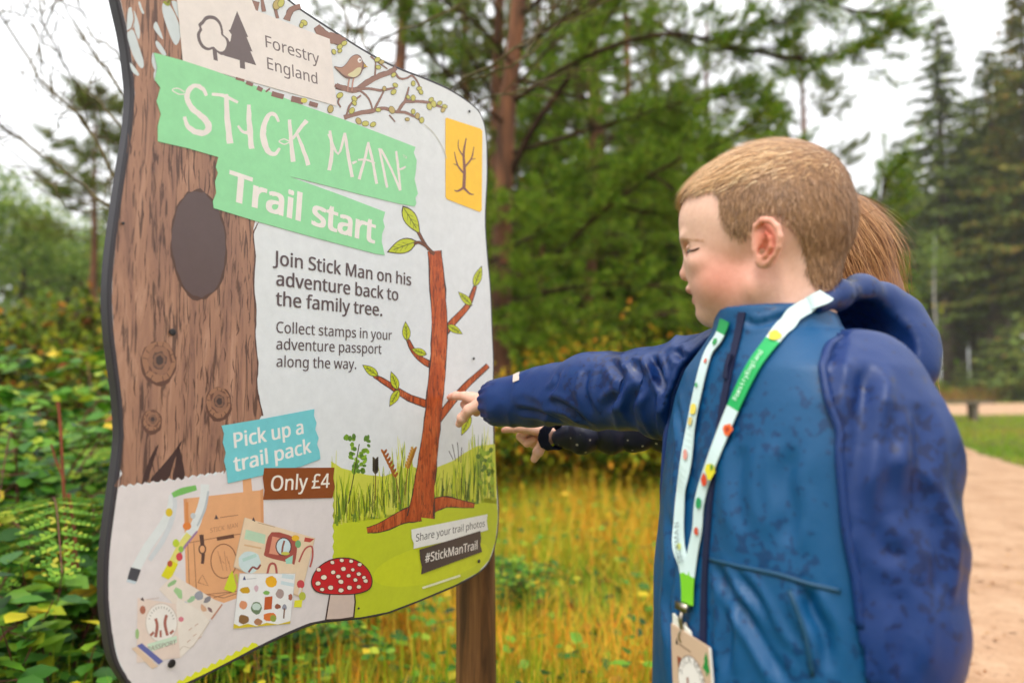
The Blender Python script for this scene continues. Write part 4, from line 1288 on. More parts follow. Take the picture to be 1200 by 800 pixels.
# ---- the near pine whose low boughs hang behind the board
PZ = 6.6
base = on_ground(592, 449 + .9 * FPX / PZ)
near_pine = thing('pine_tree', 'near scots pine with long drooping boughs rising behind the board', 'tree', (base.x, base.y, 0))
O = Vector((base.x, base.y, 0))
rnd = random.Random(3)
tr = MB()
pts = vpath([at(x, y, PZ) - O for x, y in ((588, 560), (587, 400), (590, 240), (594, 140), (602, 60), (612, -40), (620, -160), (624, -300))], 3)
tr.tube(pts, [.095 * (1 - .45 * i / len(pts)) for i in range(len(pts))], 14)
tr.build('trunk', m_bark, near_pine, smooth=True)
w, lv = MB(), Leaves()
BOUGHS = [
    ([(598, 205, 6.6), (625, 150, 6.4), (668, 90, 6.2), (700, 40, 6.1), (730, -5, 6.0), (752, -60, 5.9)], .045, 16, .25),
    ([(596, 330, 6.6), (640, 308, 6.3), (690, 262, 6.0), (740, 222, 5.7), (790, 190, 5.5), (850, 165, 5.3), (900, 130, 5.2)], .032, 22, .25),
    ([(594, 362, 6.6), (640, 343, 6.2), (720, 332, 5.8), (790, 339, 5.6), (860, 350, 5.4)], .028, 14, .35),
    ([(600, 120, 6.6), (680, 70, 6.0), (780, 40, 5.6), (880, 60, 5.4), (960, 70, 5.2), (1030, 48, 5.0)], .03, 26, .3),
    ([(604, 60, 6.6), (700, 0, 6.0), (800, -40, 5.5), (900, -20, 5.2), (990, 10, 5.0), (1045, 20, 4.9)], .03, 26, .3),
    ([(606, 20, 6.6), (720, -60, 5.9), (830, -70, 5.4), (920, -60, 5.0)], .03, 20, .3),
    ([(598, 180, 6.6), (700, 150, 6.0), (800, 120, 5.6), (890, 110, 5.3)], .026, 20, .3),
    ([(596, 260, 6.6), (690, 240, 6.2), (770, 250, 5.9), (830, 260, 5.7)], .024, 18, .25),
    ([(596, 290, 6.6), (650, 270, 6.9), (720, 275, 7.2), (800, 290, 7.4)], .022, 18, .2),
    ([(600, 150, 6.6), (560, 120, 6.4), (510, 70, 6.2), (470, 20, 6.1), (440, -30, 6.0)], .024, 18, .3),
    ([(604, 80, 6.6), (560, 30, 6.2), (500, -10, 5.9), (430, -20, 5.7)], .024, 20, .3),
    ([(600, 110, 6.6), (640, 60, 7.0), (690, 30, 7.4), (760, 20, 7.8)], .022, 18, .3),
    ([(602, 90, 6.6), (660, 110, 6.3), (740, 130, 6.1), (800, 160, 6.0), (850, 210, 5.9)], .022, 20, .3),
    ([(612, -20, 6.6), (650, -80, 6.3), (720, -120, 6.0), (840, -130, 5.6)], .03, 20, .3),
    ([(598, 215, 6.6), (640, 225, 6.3), (690, 200, 6.1), (760, 190, 5.9)], .02, 18, .25),
    ([(596, 240, 6.6), (570, 230, 6.3), (540, 240, 6.1)], .016, 8, .3),
    ([(760, 20, 5.7), (830, 60, 5.4), (880, 30, 5.3), (935, 25, 5.2)], .014, 14, .2),
    ([(760, 200, 5.6), (800, 230, 5.5), (850, 240, 5.4)], .012, 12, .2),
    ([(592, 250, 6.5), (600, 262, 6.2), (622, 270, 5.9), (640, 262, 5.7)], .012, 12, .1),
    ([(592, 300, 6.5), (582, 306, 6.2), (600, 318, 5.9), (618, 322, 5.7)], .012, 12, .1),
    ([(592, 350, 6.5), (604, 352, 6.1), (596, 366, 5.9), (588, 374, 5.8)], .012, 12, .1),
    ([(592, 380, 6.5), (610, 386, 6.2), (640, 384, 5.9), (668, 376, 5.7)], .012, 14, .1),
    ([(594, 225, 6.5), (586, 228, 6.2), (590, 236, 5.9), (600, 240, 5.8)], .010, 9, .1),
    ([(1010, 330, 6.2), (1020, 280, 6.1), (1032, 235, 6.0), (1040, 205, 6.0)], .012, 10, .3),
]
for path, r0, tw, st in BOUGHS:
    P = [at(x, y, z) - O for x, y, z in path]
    pine_branch(w, lv, P, r0 * .8, int(tw * 1.9), st, .48, 5, 26, .075, .0058, rnd)
m_bough = noisy_mat('dark_bough_bark', [(0.3, lin(34, 26, 20)), (0.55, lin(66, 48, 36)), (0.75, lin(90, 70, 50))], 12, (1, 1, 1), .9, .1)
w.build('limbs', m_bough, near_pine, smooth=True)
lv.build('needles', m_pine, near_pine)


def scatter_tree(kind, px, depth):
    return at(px, 449, depth).xy.to_3d()


# ---- young pines and pines filling the middle distance
GP = 'pines beyond the near pine'
mid_a = pine_tree('pine_tree', 'slim pine with an orange trunk and dull thinning needles beyond the board', scatter_tree('p', 462, 11), 10, .15, 21, m_pine_far, .14, .75, 58, GP, 24, (.01, 0), 1.35)
mid_b = pine_tree('pine_tree', 'bushy young pine clothed to the ground behind the near pine', scatter_tree('p', 690, 9.5), 5.2, .09, 22, m_pine, .05, 1.2, 64, GP, 26, (.01, 0), 1.3)
for px, d, src, rz, sc, lab in ((545, 13.5, mid_a, 2.0, 1.0, None), (655, 15, mid_a, 4.0, 1.1, None), (735, 14, mid_a, 1.0, .95, None), (800, 12, mid_b, 2.2, 1.0, None), (880, 13.5, mid_b, 4.0, 1.05, None),
                                (610, 11.5, mid_b, 1.2, .85, None), (750, 11, mid_b, 5.2, .8, None), (945, 16, mid_a, .6, .85, None), (640, 9.0, mid_b, 3.3, .62, None), (985, 19, mid_b, 1.0, 1.1, None), (840, 18, mid_a, 3.0, 1.0, None), (585, 10.5, mid_a, 5.0, .95, None), (705, 11.5, mid_a, 2.6, .9, None), (625, 17, mid_a, .4, 1.15, None), (775, 16.5, mid_a, 1.9, 1.05, None)):
    c = copy_tree(src)
    c.location = scatter_tree('p', px, d)
    c.rotation_euler = (0, 0, rz)
    c.scale = (sc, sc, sc)

# ---- tall spruces on the right, bare below, and the wood on the left
def spruce(name, label, base, height, r, seed, mat, low=.3, width=.16, group=None, bark=None):
    rnd = random.Random(seed)
    t = thing(name, label, 'tree', base, 0, group)
    tr = MB(); tr.tube([(0, 0, -.2), (.03, 0, height * .3), (.02, .04, height * .65), (0, 0, height)], [r * 1.15, r, r * .6, .02], 8)
    tr.build('trunk', bark or m_barkdark, t, smooth=True)
    w, lv = MB(), Leaves()
    nwh = int(height * 2.4)
    for k in range(nwh):
        f = (k + rnd.random() * .6) / nwh
        z = height * (low + (1 - low) * f)
        for j in range(rnd.randint(5, 8)):
            a = rnd.uniform(0, 2 * math.pi)
            L = height * width * (1 - f) ** .8 * rnd.uniform(.55, 1.25) + .3
            if f < .12: L *= rnd.uniform(.3, 1)
            d = Vector((math.cos(a), math.sin(a), 0))
            sag = rnd.uniform(.15, .45)
            pts = [Vector((0, 0, z)), d * L * .4 + Vector((0, 0, z - sag * L * .25)), d * L * .8 + Vector((0, 0, z - sag * L * .45)), d * L + Vector((0, 0, z - sag * L * .42))]
            w.tube(pts, [.022, .016, .01, .005], 4, cap=False)
            ns = int(10 + L * 12)
            ff = RNG.uniform(.12, 1.02, ns)
            P = np.array([tuple(pts[0].lerp(pts[1], x / .4) if x < .4 else pts[1].lerp(pts[3], (x - .4) / .6)) for x in ff])
            side = np.array([-d.y, d.x, 0])
            dirs = np.array(d) * RNG.uniform(.2, 1, (ns, 1)) + side * RNG.uniform(-1, 1, (ns, 1)) + np.array([0, 0, 1]) * RNG.uniform(-.9, .15, (ns, 1))
            lv.add(P, dirs, rdir(ns, .2, 1), RNG.uniform(.25, .6, ns) * (.6 + .5 * (1 - f)), RNG.uniform(.10, .20, ns), 'quad')
    w.build('limbs', bark or m_barkdark, t)
    lv.build('needles', mat, t)
    return t


GS = 'tall spruces standing beyond the path'
sp_a = spruce('spruce_tree', 'tallest narrow spruce with a sparse pointed top against the sky', at(1112, 449, 46).xy.to_3d(), 24.6, .38, 31, m_spruce, .27, .145, GS)
sp_b = spruce('spruce_tree', 'broad dense spruce with a bare lower trunk beyond the path', at(1172, 449, 44).xy.to_3d(), 21.5, .42, 32, m_spruce, .25, .25, GS)
sp_c = spruce('larch_tree', 'browning larch among the dark spruces beyond the path', at(1215, 449, 41).xy.to_3d(), 24.0, .36, 33, m_larch, .25, .16, GS)
tag(sp_c, group='larches among the spruces')
for px, d, src, rz, sc in ((1145, 52, sp_b, 1, .92), (1078, 55, sp_b, 2, .86), (1060, 60, sp_a, 3, .86), (1030, 54, sp_b, 4, .72), (1000, 58, sp_b, 5, .74), (965, 62, sp_a, .5, .80), (1096, 64, sp_b, 2.6, .84),
                           (1190, 56, sp_a, 1.4, 1.05), (1240, 48, sp_b, 3.6, 1.02), (925, 60, sp_b, 2.2, .70), (1275, 58, sp_a, .8, 1.05), (1048, 70, sp_b, .3, .95), (1130, 72, sp_b, 3.9, .95), (1165, 66, sp_a, 5.9, .95), (890, 66, sp_b, 1.9, .72), (850, 60, sp_b, 2.9, .66), (1155, 47, sp_b, 5.5, .86), (1190, 50, sp_b, .9, .98), (1068, 50, sp_b, 3.2, .70), (1018, 52, sp_b, 1.7, .64), (1122, 58, sp_b, 4.4, .86), (985, 55, sp_b, 2.5, .60), (1300, 44, sp_b, 1.2, 1.0), (1370, 50, sp_b, 2.2, 1.05), (1440, 46, sp_a, 3.1, 1.1), (1540, 48, sp_b, 4.2, 1.0), (1660, 44, sp_b, 5.2, .95), (1800, 46, sp_a, .4, 1.0), (1960, 42, sp_b, 1.6, .95)):
    c = copy_tree(src)
    c.location = at(px, 449, d).xy.to_3d()
    c.rotation_euler = (0, 0, rz)
    c.scale = (sc, sc, sc)
    c['label'] = 'dark spruce with a bare lower trunk in the wood beyond the path'
c = copy_tree(sp_c); c.location = at(1085, 449, 50).xy.to_3d(); c.scale = (.62, .62, .62)
tag(sp_c, 'browning larch at the right edge of the wood'); tag(c, 'smaller brownish larch between the spruce trunks')

# low young spruces and a birch below them
def young_spruce(base, h, seed, label, group):
    return spruce('young_spruce', label, base, h, .07, seed, m_spruce, .03, .3, group)


GY = 'young spruces under the tall ones'
ys = young_spruce(at(1185, 449, 37).xy.to_3d(), 4.2, 41, 'bushy young spruce growing under the tall trees beyond the path', GY)
for px, d, sc in ((1215, 35, 1.1), (1160, 40, .85), (1235, 39, 1.3), (1075, 44, .6), (1128, 43, .55)):
    c = copy_tree(ys); c.location = at(px, 449, d).xy.to_3d(); c.scale = (sc, sc, sc); c.rotation_euler = (0, 0, px)
bt = thing('birch_tree', 'thin pale birch trunk standing before the dark wood', 'tree', at(1097, 449, 40).xy.to_3d())
mb = MB(); mb.tube([(0, 0, -.1), (.1, 0, 3), (.05, 0, 6), (.2, 0, 9)], [.09, .08, .06, .02], 8); mb.build('trunk', m_birch, bt, smooth=True)
lv = Leaves(); n = 500
lv.add(rdir(n) * RNG.uniform(.2, 1, (n, 1)) * np.array([1.2, 1.2, 1.8]) + np.array([.15, 0, 8]), rdir(n), rdir(n), .14, .09, 'quad'); lv.build('crown', m_pale, bt)


def leaf_tree(name, label, base, height, crown_r, seed, mat, nleaf=5000, leaf=.12, group=None, bark=None, low=.25):
    rnd = random.Random(seed)
    t = thing(name, label, 'tree', base, 0, group)
    w, lv = MB(), Leaves()
    tr = MB(); tr.tube([(0, 0, -.1), (.1, .05, height * .4), (0, 0, height * .92)], [.02 * height, .014 * height, .03], 8); tr.build('trunk', bark or m_barkdark, t, smooth=True)
    tips = []
    for k in range(26):
        f = low + (1 - low) * k / 26
        a = rnd.uniform(0, 6.28)
        L = crown_r * (math.sin(math.pi * min(1, .25 + f * .72)) ** .7) * rnd.uniform(.6, 1.1)
        c = Vector((0, 0, height * f * .9))
        d = Vector((math.cos(a), math.sin(a), rnd.uniform(.2, .8)))
        pts = [c, c + d * L * .5, c + d * L + Vector((0, 0, -.08 * L))]
        w.tube(pts, [.004 * height, .003 * height, .008], 4, cap=False)
        for s in range(5):
            tips.append(pts[0].lerp(pts[2], rnd.uniform(.35, 1.05)) + Vector((rnd.gauss(0, .12), rnd.gauss(0, .12), rnd.gauss(0, .12))) * crown_r)
    w.build('limbs', bark or m_barkdark, t)
    per = nleaf // len(tips)
    for p in tips:
        s = crown_r * rnd.uniform(.10, .22)
        lv.add(np.array(p) + RNG.normal(0, 1, (per, 3)) * s * np.array([1, 1, .7]), rdir(per), rdir(per), leaf * RNG.uniform(.7, 1.3, per), leaf * .6, 'quad')
    lv.build('crown', mat, t)
    return t


GL = 'pale trees on the left'
lt = leaf_tree('broadleaf_tree', 'pale green leafy tree in the wood left of the board', at(20, 449, 24).xy.to_3d(), 7.4, 2.6, 51, m_pale, 6500, .16, GL)
for px, d, sc, rz in ((95, 27, .95, 1), (-35, 22, 1.05, 2), (150, 30, 1.1, 3), (55, 34, 1.15, 4), (-90, 26, 1.2, 5), (210, 28, 1.0, 1.5), (300, 32, 1.1, 2.5), (385, 30, 1.05, .4), (-170, 25, 1.2, 1.9), (-270, 22, 1.1, 3.9), (-400, 24, 1.2, 2.9), (-560, 22, 1.15, .9), (-760, 20, 1.1, 4.9)):
    c = copy_tree(lt); c.location = at(px, 449, d).xy.to_3d(); c.scale = (sc, sc, sc); c.rotation_euler = (0, 0, rz)
pl = pine_tree('pine_tree', 'rust-trunked pine with a flat open crown left of the board', at(104, 449, 15).xy.to_3d(), 6.9, .10, 61, m_pine_far, .55, .62, 30, None, 16, (0, 0), 1.8)
c = copy_tree(pl); c.location = at(180, 449, 19).xy.to_3d(); c.rotation_euler = (0, 0, 2); tag(c, 'second flat-crowned pine half hidden by the board', group=None)


# ---- tall leafy bushes closing the gaps under the pines
m_hazel = island_mat('hazel_leaf', G((0, (40, 30, 16)), (.12, (70, 54, 28)), (.25, (46, 76, 16)), (.55, (86, 128, 22)), (.8, (130, 166, 30)), (.93, (170, 180, 40)), (1, (200, 156, 40))), .6, .12, .4)
GH = 'green thicket under the pines'
hz = leaf_tree('thicket_bush', 'tall green leafy bush filling the gap beneath the pines', at(640, 449, 11.5).xy.to_3d(), 4.3, 1.7, 55, m_hazel, 7000, .105, GH, m_twigbark, .06)
for px, d, sc, rz in ((720, 12.5, 1.05, 1), (800, 11.5, .95, 2), (870, 13, 1.1, 3), (580, 12.5, 1.1, 4), (760, 15, 1.3, 5), (680, 15.5, 1.3, .7), (930, 16, 1.15, 2.7), (845, 9.8, .62, 1.8), (520, 13, 1.1, 3.4), (1000, 20, 1.2, 3.3)):
    c = copy_tree(hz); c.location = at(px, 449, d).xy.to_3d(); c.scale = (sc, sc, sc); c.rotation_euler = (0, 0, rz)

# ---- leafy shrubs
def shrub(name, label, base, h, rx, ry, seed, mat, n=4500, leaf=.07, group=None):
    rnd = random.Random(seed)
    t = thing(name, label, 'shrub', base, 0, group)
    w, lv = MB(), Leaves()
    tips = []
    for k in range(22):
        a = rnd.uniform(0, 6.28)
        q = rnd.uniform(.15, 1) ** .6
        tip = Vector((math.cos(a) * rx * q, math.sin(a) * ry * q, h * rnd.uniform(.55, 1.05) * (1 - .35 * q * q)))
        mid = tip * .5 + Vector((0, 0, h * .12))
        w.tube([(rnd.uniform(-.1, .1), rnd.uniform(-.1, .1), -.02), mid, tip], [.012, .008, .003], 4, cap=False)
        for s in range(6):
            f = rnd.uniform(.2, 1.05)
            tips.append((mid.lerp(tip, (f - .5) * 2) if f > .5 else mid * (f * 2)) + Vector((rnd.gauss(0, .1), rnd.gauss(0, .1), rnd.gauss(0, .08))) * max(rx, ry))
    w.build('stems', m_stem, t)
    per = n // len(tips)
    for p in tips:
        c = np.array(p) + RNG.normal(0, 1, (per, 3)) * np.array([rx, ry, h * .6]) * .14
        c[:, 2] = np.abs(c[:, 2])
        lv.add(c, unit(rdir(per) + np.array([0, 0, .1])), unit(rdir(per) * .7 + np.array([0, 0, .8])), leaf * RNG.uniform(.7, 1.3, per), leaf * .62, 'quad')
    lv.build('leaves', mat, t)
    return t


GSH = 'shrubs along the foot of the pines'
sa = shrub('leafy_shrub', 'yellowing shrub growing along the foot of the pines', scatter_tree('s', 640, 8.2), 1.15, 1.0, .7, 71, m_shrub, 6000, .075, GSH)
for px, d, sc, rz in ((720, 8.6, 1.1, 1), (790, 8.0, 1.0, 2), (850, 9.0, 1.25, 3), (585, 8.8, 1.1, 4), (680, 9.6, 1.35, 5), (760, 9.8, 1.3, .6), (530, 9.4, 1.2, 2.2), (905, 10.5, 1.3, 3.2), (820, 7.3, .72, 2.9), (620, 7.0, .6, 1.6), (470, 9, 1.1, 5.0), (960, 13, 1.4, .9), (655, 7.3, .85, 2.4), (745, 7.6, .9, .2), (570, 7.2, .8, 3.9), (610, 6.2, .72, 1.1), (690, 6.4, .78, 5.4), (775, 6.3, .74, 2.7)):
    c = copy_tree(sa); c.location = scatter_tree('s', px, d); c.scale = (sc * 1.15, sc * 1.15, sc * 1.32); c.rotation_euler = (0, 0, rz)
m_leftshrub = island_mat('autumn_shrub_leaf', G((0, (40, 30, 16)), (.2, (62, 58, 20)), (.4, (70, 92, 24)), (.7, (106, 128, 28)), (.9, (160, 156, 38)), (.96, (170, 104, 34)), (1, (120, 60, 28))), .65, .12, .3)
GLS = 'shrubs left of the board'
sb = shrub('leafy_shrub', 'tangled green and yellow shrub left of the board', scatter_tree('s', 30, 5.0), 1.25, .9, .7, 72, m_leftshrub, 4200, .065, GLS)
for px, d, sc, rz in ((105, 5.6, 1.05, 1), (-40, 4.6, 1.1, 2), (170, 6.2, 1.1, 3), (70, 7.2, 1.3, 4), (-20, 7.5, 1.4, 5), (140, 8.5, 1.5, 2.4), (260, 7, 1.2, 1.1), (350, 7.6, 1.2, 4.4), (420, 7.0, 1.0, 2.0), (-130, 5.0, 1.1, 1.4), (-240, 6.0, 1.3, 3.3), (-380, 5.4, 1.2, 5.1), (-560, 6.2, 1.3, .3)):
    c = copy_tree(sb); c.location = scatter_tree('s', px, d); c.scale = (sc, sc, sc); c.rotation_euler = (0, 0, rz)

# ---- bare twiggy sapling behind the board: its thin branches show either side
BZ = 2.3
b0 = on_ground(330, 449 + .9 * FPX / BZ)
bare = thing('bare_sapling', 'leafless sapling whose thin twigs fan out from behind the board', 'tree', (b0.x, b0.y, 0))
O = Vector((b0.x, b0.y, 0))
rnd = random.Random(9)
mb = MB()
mb.tube(vpath([(0, 0, -.05), at(325, 600, BZ) - O, at(318, 430, BZ) - O, at(300, 300, BZ) - O]), [.02] * 9 + [.014] * 4, 7)
mb.build('trunk', m_twigbark, bare, smooth=True)
mb = MB()
BR = [([(300, 310), (220, 300), (135, 246), (90, 212), (50, 181), (0, 147), (-40, 120)], .0062), ([(305, 340), (230, 320), (132, 200), (90, 131), (45, 90), (0, 14), (-20, -30)], .0068),
      ([(300, 300), (220, 240), (140, 148), (115, 118), (92, 100), (66, 58), (36, 0)], .005), ([(300, 300), (200, 170), (143, 105), (110, 62), (88, 28), (68, -8)], .0055),
      ([(300, 300), (180, 120), (138, 62), (112, 46), (100, 24), (92, -6)], .004), ([(130, 246), (92, 246), (75, 236), (60, 216), (36, 200)], .003), ([(132, 205), (128, 215), (132, 245)], .004),
      ([(137, 168), (110, 158), (95, 137), (70, 122), (62, 114)], .003), ([(108, 158), (100, 130), (104, 108), (108, 96)], .0028), ([(90, 131), (84, 122), (66, 148), (60, 165)], .0024),
      ([(300, 300), (400, 160), (432, 60), (490, 30), (560, -4)], .006), ([(300, 300), (420, 200), (525, 106), (590, 66), (640, 36), (700, 8), (730, -10)], .0065),
      ([(300, 310), (430, 220), (530, 107), (600, 76), (622, 52), (650, 10), (660, -10)], .0055), ([(310, 330), (440, 240), (556, 124), (600, 110), (640, 94), (690, 74)], .005),
      ([(300, 300), (390, 120), (420, 40), (455, 5), (470, -10)], .005), ([(600, 76), (640, 48), (660, 20), (668, 0)], .003), ([(405, 60), (408, 30), (398, 0)], .004), ([(430, 58), (420, 30), (424, 0)], .003),
      ([(50, 181), (20, 160), (-10, 166)], .003), ([(66, 58), (50, 50), (49, 30), (52, 0)], .003), ([(0, 14), (24, 18), (45, 40), (49, 75)], .0025)]
for path, r in BR:
    P = [at(x, y, BZ + (.15 * math.sin(i * 1.7 + x * .01)) - .02 * i) - O for i, (x, y) in enumerate(path)]
    V = vpath(P, 4)
    V = [v + Vector((rnd.uniform(-1, 1), rnd.uniform(-1, 1), rnd.uniform(-1, 1))) * .006 for v in V]
    mb.tube(V, [max(r * (1 - .75 * i / len(V)), .0012) for i in range(len(V))], 5)
    for k in range(9):
        i = rnd.randint(len(V) // 3, len(V) - 2)
        t = (V[i + 1] - V[i]).normalized()
        d = (t + Vector((rnd.uniform(-1, 1), rnd.uniform(-1, 1), rnd.uniform(-.3, 1))) * .8).normalized()
        L = rnd.uniform(.06, .26)
        e = V[i] + d * L
        mid = V[i] + d * L * .5 + Vector((rnd.uniform(-1, 1), 0, rnd.uniform(-1, 1))) * .015
        mb.tube([V[i], mid, e], [.0016, .0013, .0007], 4, cap=False)
        if rnd.random() < .6:
            d2 = (d + Vector((rnd.uniform(-1, 1), 0, rnd.uniform(-1, 1))) * .8).normalized()
            mb.tube([mid, mid + d2 * L * .5], [.0011, .0006], 4, cap=False)
mb.build('twigs', m_twigbark, bare, smooth=True)
# ================================================================ grass, brambles, ferns, litter
def blades(name, label, n, sampler, h, w, mat, mats=None, lean=.5, cat='grass'):
    lv = Leaves()
    P = sampler(n)
    N = len(P)
    a = RNG.uniform(0, 2 * np.pi, N)
    ln = RNG.uniform(.1, lean, N)
    d = np.stack([np.cos(a) * ln, np.sin(a) * ln, np.ones(N)], 1)
    H = h * RNG.uniform(.45, 1.2, N)
    up = np.stack([np.cos(a), np.sin(a), np.zeros(N)], 1)
    lv.add(P, d, up, H, w * RNG.uniform(.7, 1.4, N), 'blade')
    o = lv.build(name, mat)
    return tag(o, label, cat, None, 'stuff')


def ray_region(px0, px1, z0, z1, power=1.0, avoid_path=True):
    """ground points seen between two sight lines, from z0 to z1 metres away"""
    def f(n):
        Z = z0 + (z1 - z0) * RNG.random(n) ** power
        px = RNG.uniform(px0, px1, n)
        X = (px - 600) / FPX * Z
        # clump
        keep = (np.sin(X * 3.1 + Z * 1.3) + np.sin(X * 1.3 - Z * 2.7) + RNG.uniform(-1.6, 1.6, n)) > -1.1
        if avoid_path:
            keep &= ~np.array([in_path(x, y, .05) for x, y in zip(X, Z)])
        return np.stack([X, Z, np.zeros(n)], 1)[keep]
    return f


blades('tall_grass', 'golden dry grass standing in the clearing behind the board', 5500, ray_region(420, 1000, 2.0, 8.0, 1.0), .32, .0055, m_grass_gold, lean=1.8)
blades('tall_grass', 'golden rough grass reaching back to the shrubs', 8000, ray_region(430, 1000, 6.0, 14.0), .34, .011, m_grass_gold, lean=1.8)
blades('short_grass', 'tangled green and straw grass low in the clearing', 30000, ray_region(260, 1000, 1.5, 8.0, 1.2), .25, .0050, m_grass_gold, lean=4.0)
blades('short_grass', 'green grass low among the golden blades', 18000, ray_region(260, 900, 1.5, 8.0, 1.2), .14, .006, m_grass_green, lean=2.0)
blades('verge_grass', 'short green grass of the verge by the bench', 12000, ray_region(1010, 1330, 8.0, 34.0, 1.3), .10, .012, m_grass_green, lean=.9)
blades('bank_grass', 'brown tall grass on the bank under the wood', 7000, ray_region(880, 1330, 36.0, 46.0), .75, .035, island_mat('grass_brown', G((0, (110, 76, 38)), (.4, (146, 104, 52)), (.7, (112, 104, 44)), (1, (160, 128, 70))), .8, .15), lean=.5)
blades('side_grass', 'rough grass among the brambles left of the board', 5000, ray_region(-60, 420, 1.5, 8.0, 1.2), .28, .005, m_grass_green, lean=1.0)


# creeping ground plants: oval leaves low in the grass
def low_leaves(name, label, n, sampler, hmax, leaf, mat):
    lv = Leaves()
    P = sampler(n)
    N = len(P)
    P = P + np.stack([np.zeros(N), np.zeros(N), hmax * RNG.random(N) ** 1.5], 1)
    d = unit(rdir(N, -.3, .4))
    lv.add(P, d, unit(rdir(N) * .5 + np.array([0, -.25, 1])), leaf * RNG.uniform(.5, 1.3, N), leaf * .75, 'ovate')
    return tag(lv.build(name, mat), label, 'ground cover', None, 'stuff')


low_leaves('ground_cover', 'creeping green leaves in the grass under the board', 4200, ray_region(230, 1000, 1.55, 6.5, 1.4), .16, .05, m_bramble)
low_leaves('fallen_leaves', 'brown fallen leaves scattered over the ground', 3800, ray_region(-60, 900, 1.45, 6.0, 1.3), .02, .055, m_litter)
lv = Leaves(); n = 900
Z = RNG.uniform(1.6, 12, n); X = (RNG.uniform(1000, 1260, n) - 600) / FPX * Z
lv.add(np.stack([X, Z, np.full(n, .008)], 1), rdir(n, -.1, .1), np.array([0, 0, 1.0]), RNG.uniform(.015, .06, n), RNG.uniform(.004, .012, n), 'quad')
tag(lv.build('path_litter', m_litter), 'scraps of leaf and twig lying on the sandy path', 'litter', None, 'stuff')


# ---- brambles on the left: arching canes with toothed oval leaves in threes
def bramble(label, base, seed, h=.55, spread=.45, canes=7, leaf=.07, group=None):
    rnd = random.Random(seed)
    t = thing('bramble', label, 'bramble', base, 0, group)
    w, lv = MB(), Leaves()
    for k in range(canes):
        a = rnd.uniform(0, 6.28)
        L = spread * rnd.uniform(.5, 1.2)
        H = h * rnd.uniform(.6, 1.15)
        d = Vector((math.cos(a), math.sin(a), 0))
        P = vpath([(0, 0, -.02), d * L * .25 + Vector((0, 0, H * .7)), d * L * .65 + Vector((0, 0, H)), d * L * 1.1 + Vector((0, 0, H * .72))], 5)
        w.tube(P, [.0035 * (1.2 - .8 * i / len(P)) for i in range(len(P))], 5, cap=False)
        for i in range(2, len(P)):
            for s in range(2):
                p = P[i] + Vector((rnd.gauss(0, .02), rnd.gauss(0, .02), rnd.gauss(0, .02)))
                b = rnd.uniform(0, 6.28)
                e = p + Vector((math.cos(b), math.sin(b), rnd.uniform(-.2, .5))) * .05
                w.tube([P[i], e], [.0014, .001], 4, cap=False)
                for q in (-1, 0, 1):
                    c = b + q * 1.15
                    lv.add([tuple(e)], [(math.cos(c), math.sin(c), rnd.uniform(-.35, .2))], [(rnd.uniform(-1, 1), rnd.uniform(-1.3, .3), 1)], leaf * rnd.uniform(.6, 1.25), leaf * rnd.uniform(.62, .85), 'ovate')
    w.build('canes', m_stem, t)
    lv.build('leaves', m_bramble, t)
    return t


GB = 'brambles in front of the shrubs on the left'
br = bramble('bramble with glossy green and yellowing leaves left of the board', on_ground(60, 449 + .9 * FPX / 1.85), 81, .52, .42, 6, .066, GB)
br2 = bramble('bramble with glossy green and yellowing leaves left of the board', on_ground(20, 449 + .9 * FPX / 2.4), 82, .68, .5, 6, .066, GB)
rr = random.Random(4)
for px, d, src, sc in ((-30, 2.0, br, .9), (110, 2.7, br, 1.15), (55, 3.0, br2, 1.1), (-30, 2.9, br, 1.2), (150, 3.3, br2, 1.1), (0, 3.6, br, 1.5), (85, 3.9, br2, 1.35), (130, 2.2, br, .7),
                       (210, 2.6, br, .8), (300, 3.0, br2, .8), (250, 1.9, br, .5), (310, 1.95, br2, .42), (360, 2.2, br, .5), (420, 2.6, br, .6), (610, 3.0, br, .38), (590, 2.7, br2, .3)):
    c = copy_tree(src); p = at(px, 449, d); c.location = (p.x, p.y, 0); c.rotation_euler = (0, 0, rr.uniform(0, 6)); c.scale = (sc, sc, sc)
    if px > 180: tag(c, 'low bramble sprawling in the grass behind and below the board', group='brambles behind the board')


# ---- ferns
def fern(label, base, seed, n=7, L=.5, group=None):
    rnd = random.Random(seed)
    t = thing('fern', label, 'fern', base, 0, group)
    w, lv = MB(), Leaves()
    for k in range(n):
        a = k / n * 6.28 + rnd.uniform(-.3, .3)
        d = Vector((math.cos(a), math.sin(a), 0))
        l = L * rnd.uniform(.75, 1.15)
        P = vpath([(0, 0, 0), d * l * .3 + Vector((0, 0, l * .5)), d * l * .7 + Vector((0, 0, l * .68)), d * l * 1.05 + Vector((0, 0, l * .55))], 8)
        w.tube(P, [.003 * (1 - .8 * i / len(P)) + .0006 for i in range(len(P))], 4, cap=False)
        for i in range(5, len(P)):
            f = (i - 5) / (len(P) - 5)
            tt = (P[i] - P[i - 1]).normalized()
            side = tt.cross(Vector((0, 0, 1))).normalized()
            up = side.cross(tt)
            pl = .105 * l / .5 * (1 - f) ** .8 * (.55 + .45 * min(1, f * 5)) + .01
            for s in (-1, 1):
                dd = (side * s + tt * .45 + Vector((0, 0, -.12))).normalized()
                m = max(3, int(pl / .011))
                pos = np.array([tuple(P[i] + dd * pl * (j + .5) / m) for j in range(m)])
                for s2 in (-1, 1):
                    lv.add(pos, np.array(tt * s2 + dd * .6), np.array(up), np.linspace(.0135, .004, m) * l / .5, .0065 * l / .5, 'quad')
    w.build('stalks', m_stem, t)
    lv.build('fronds', m_fern, t)
    return t


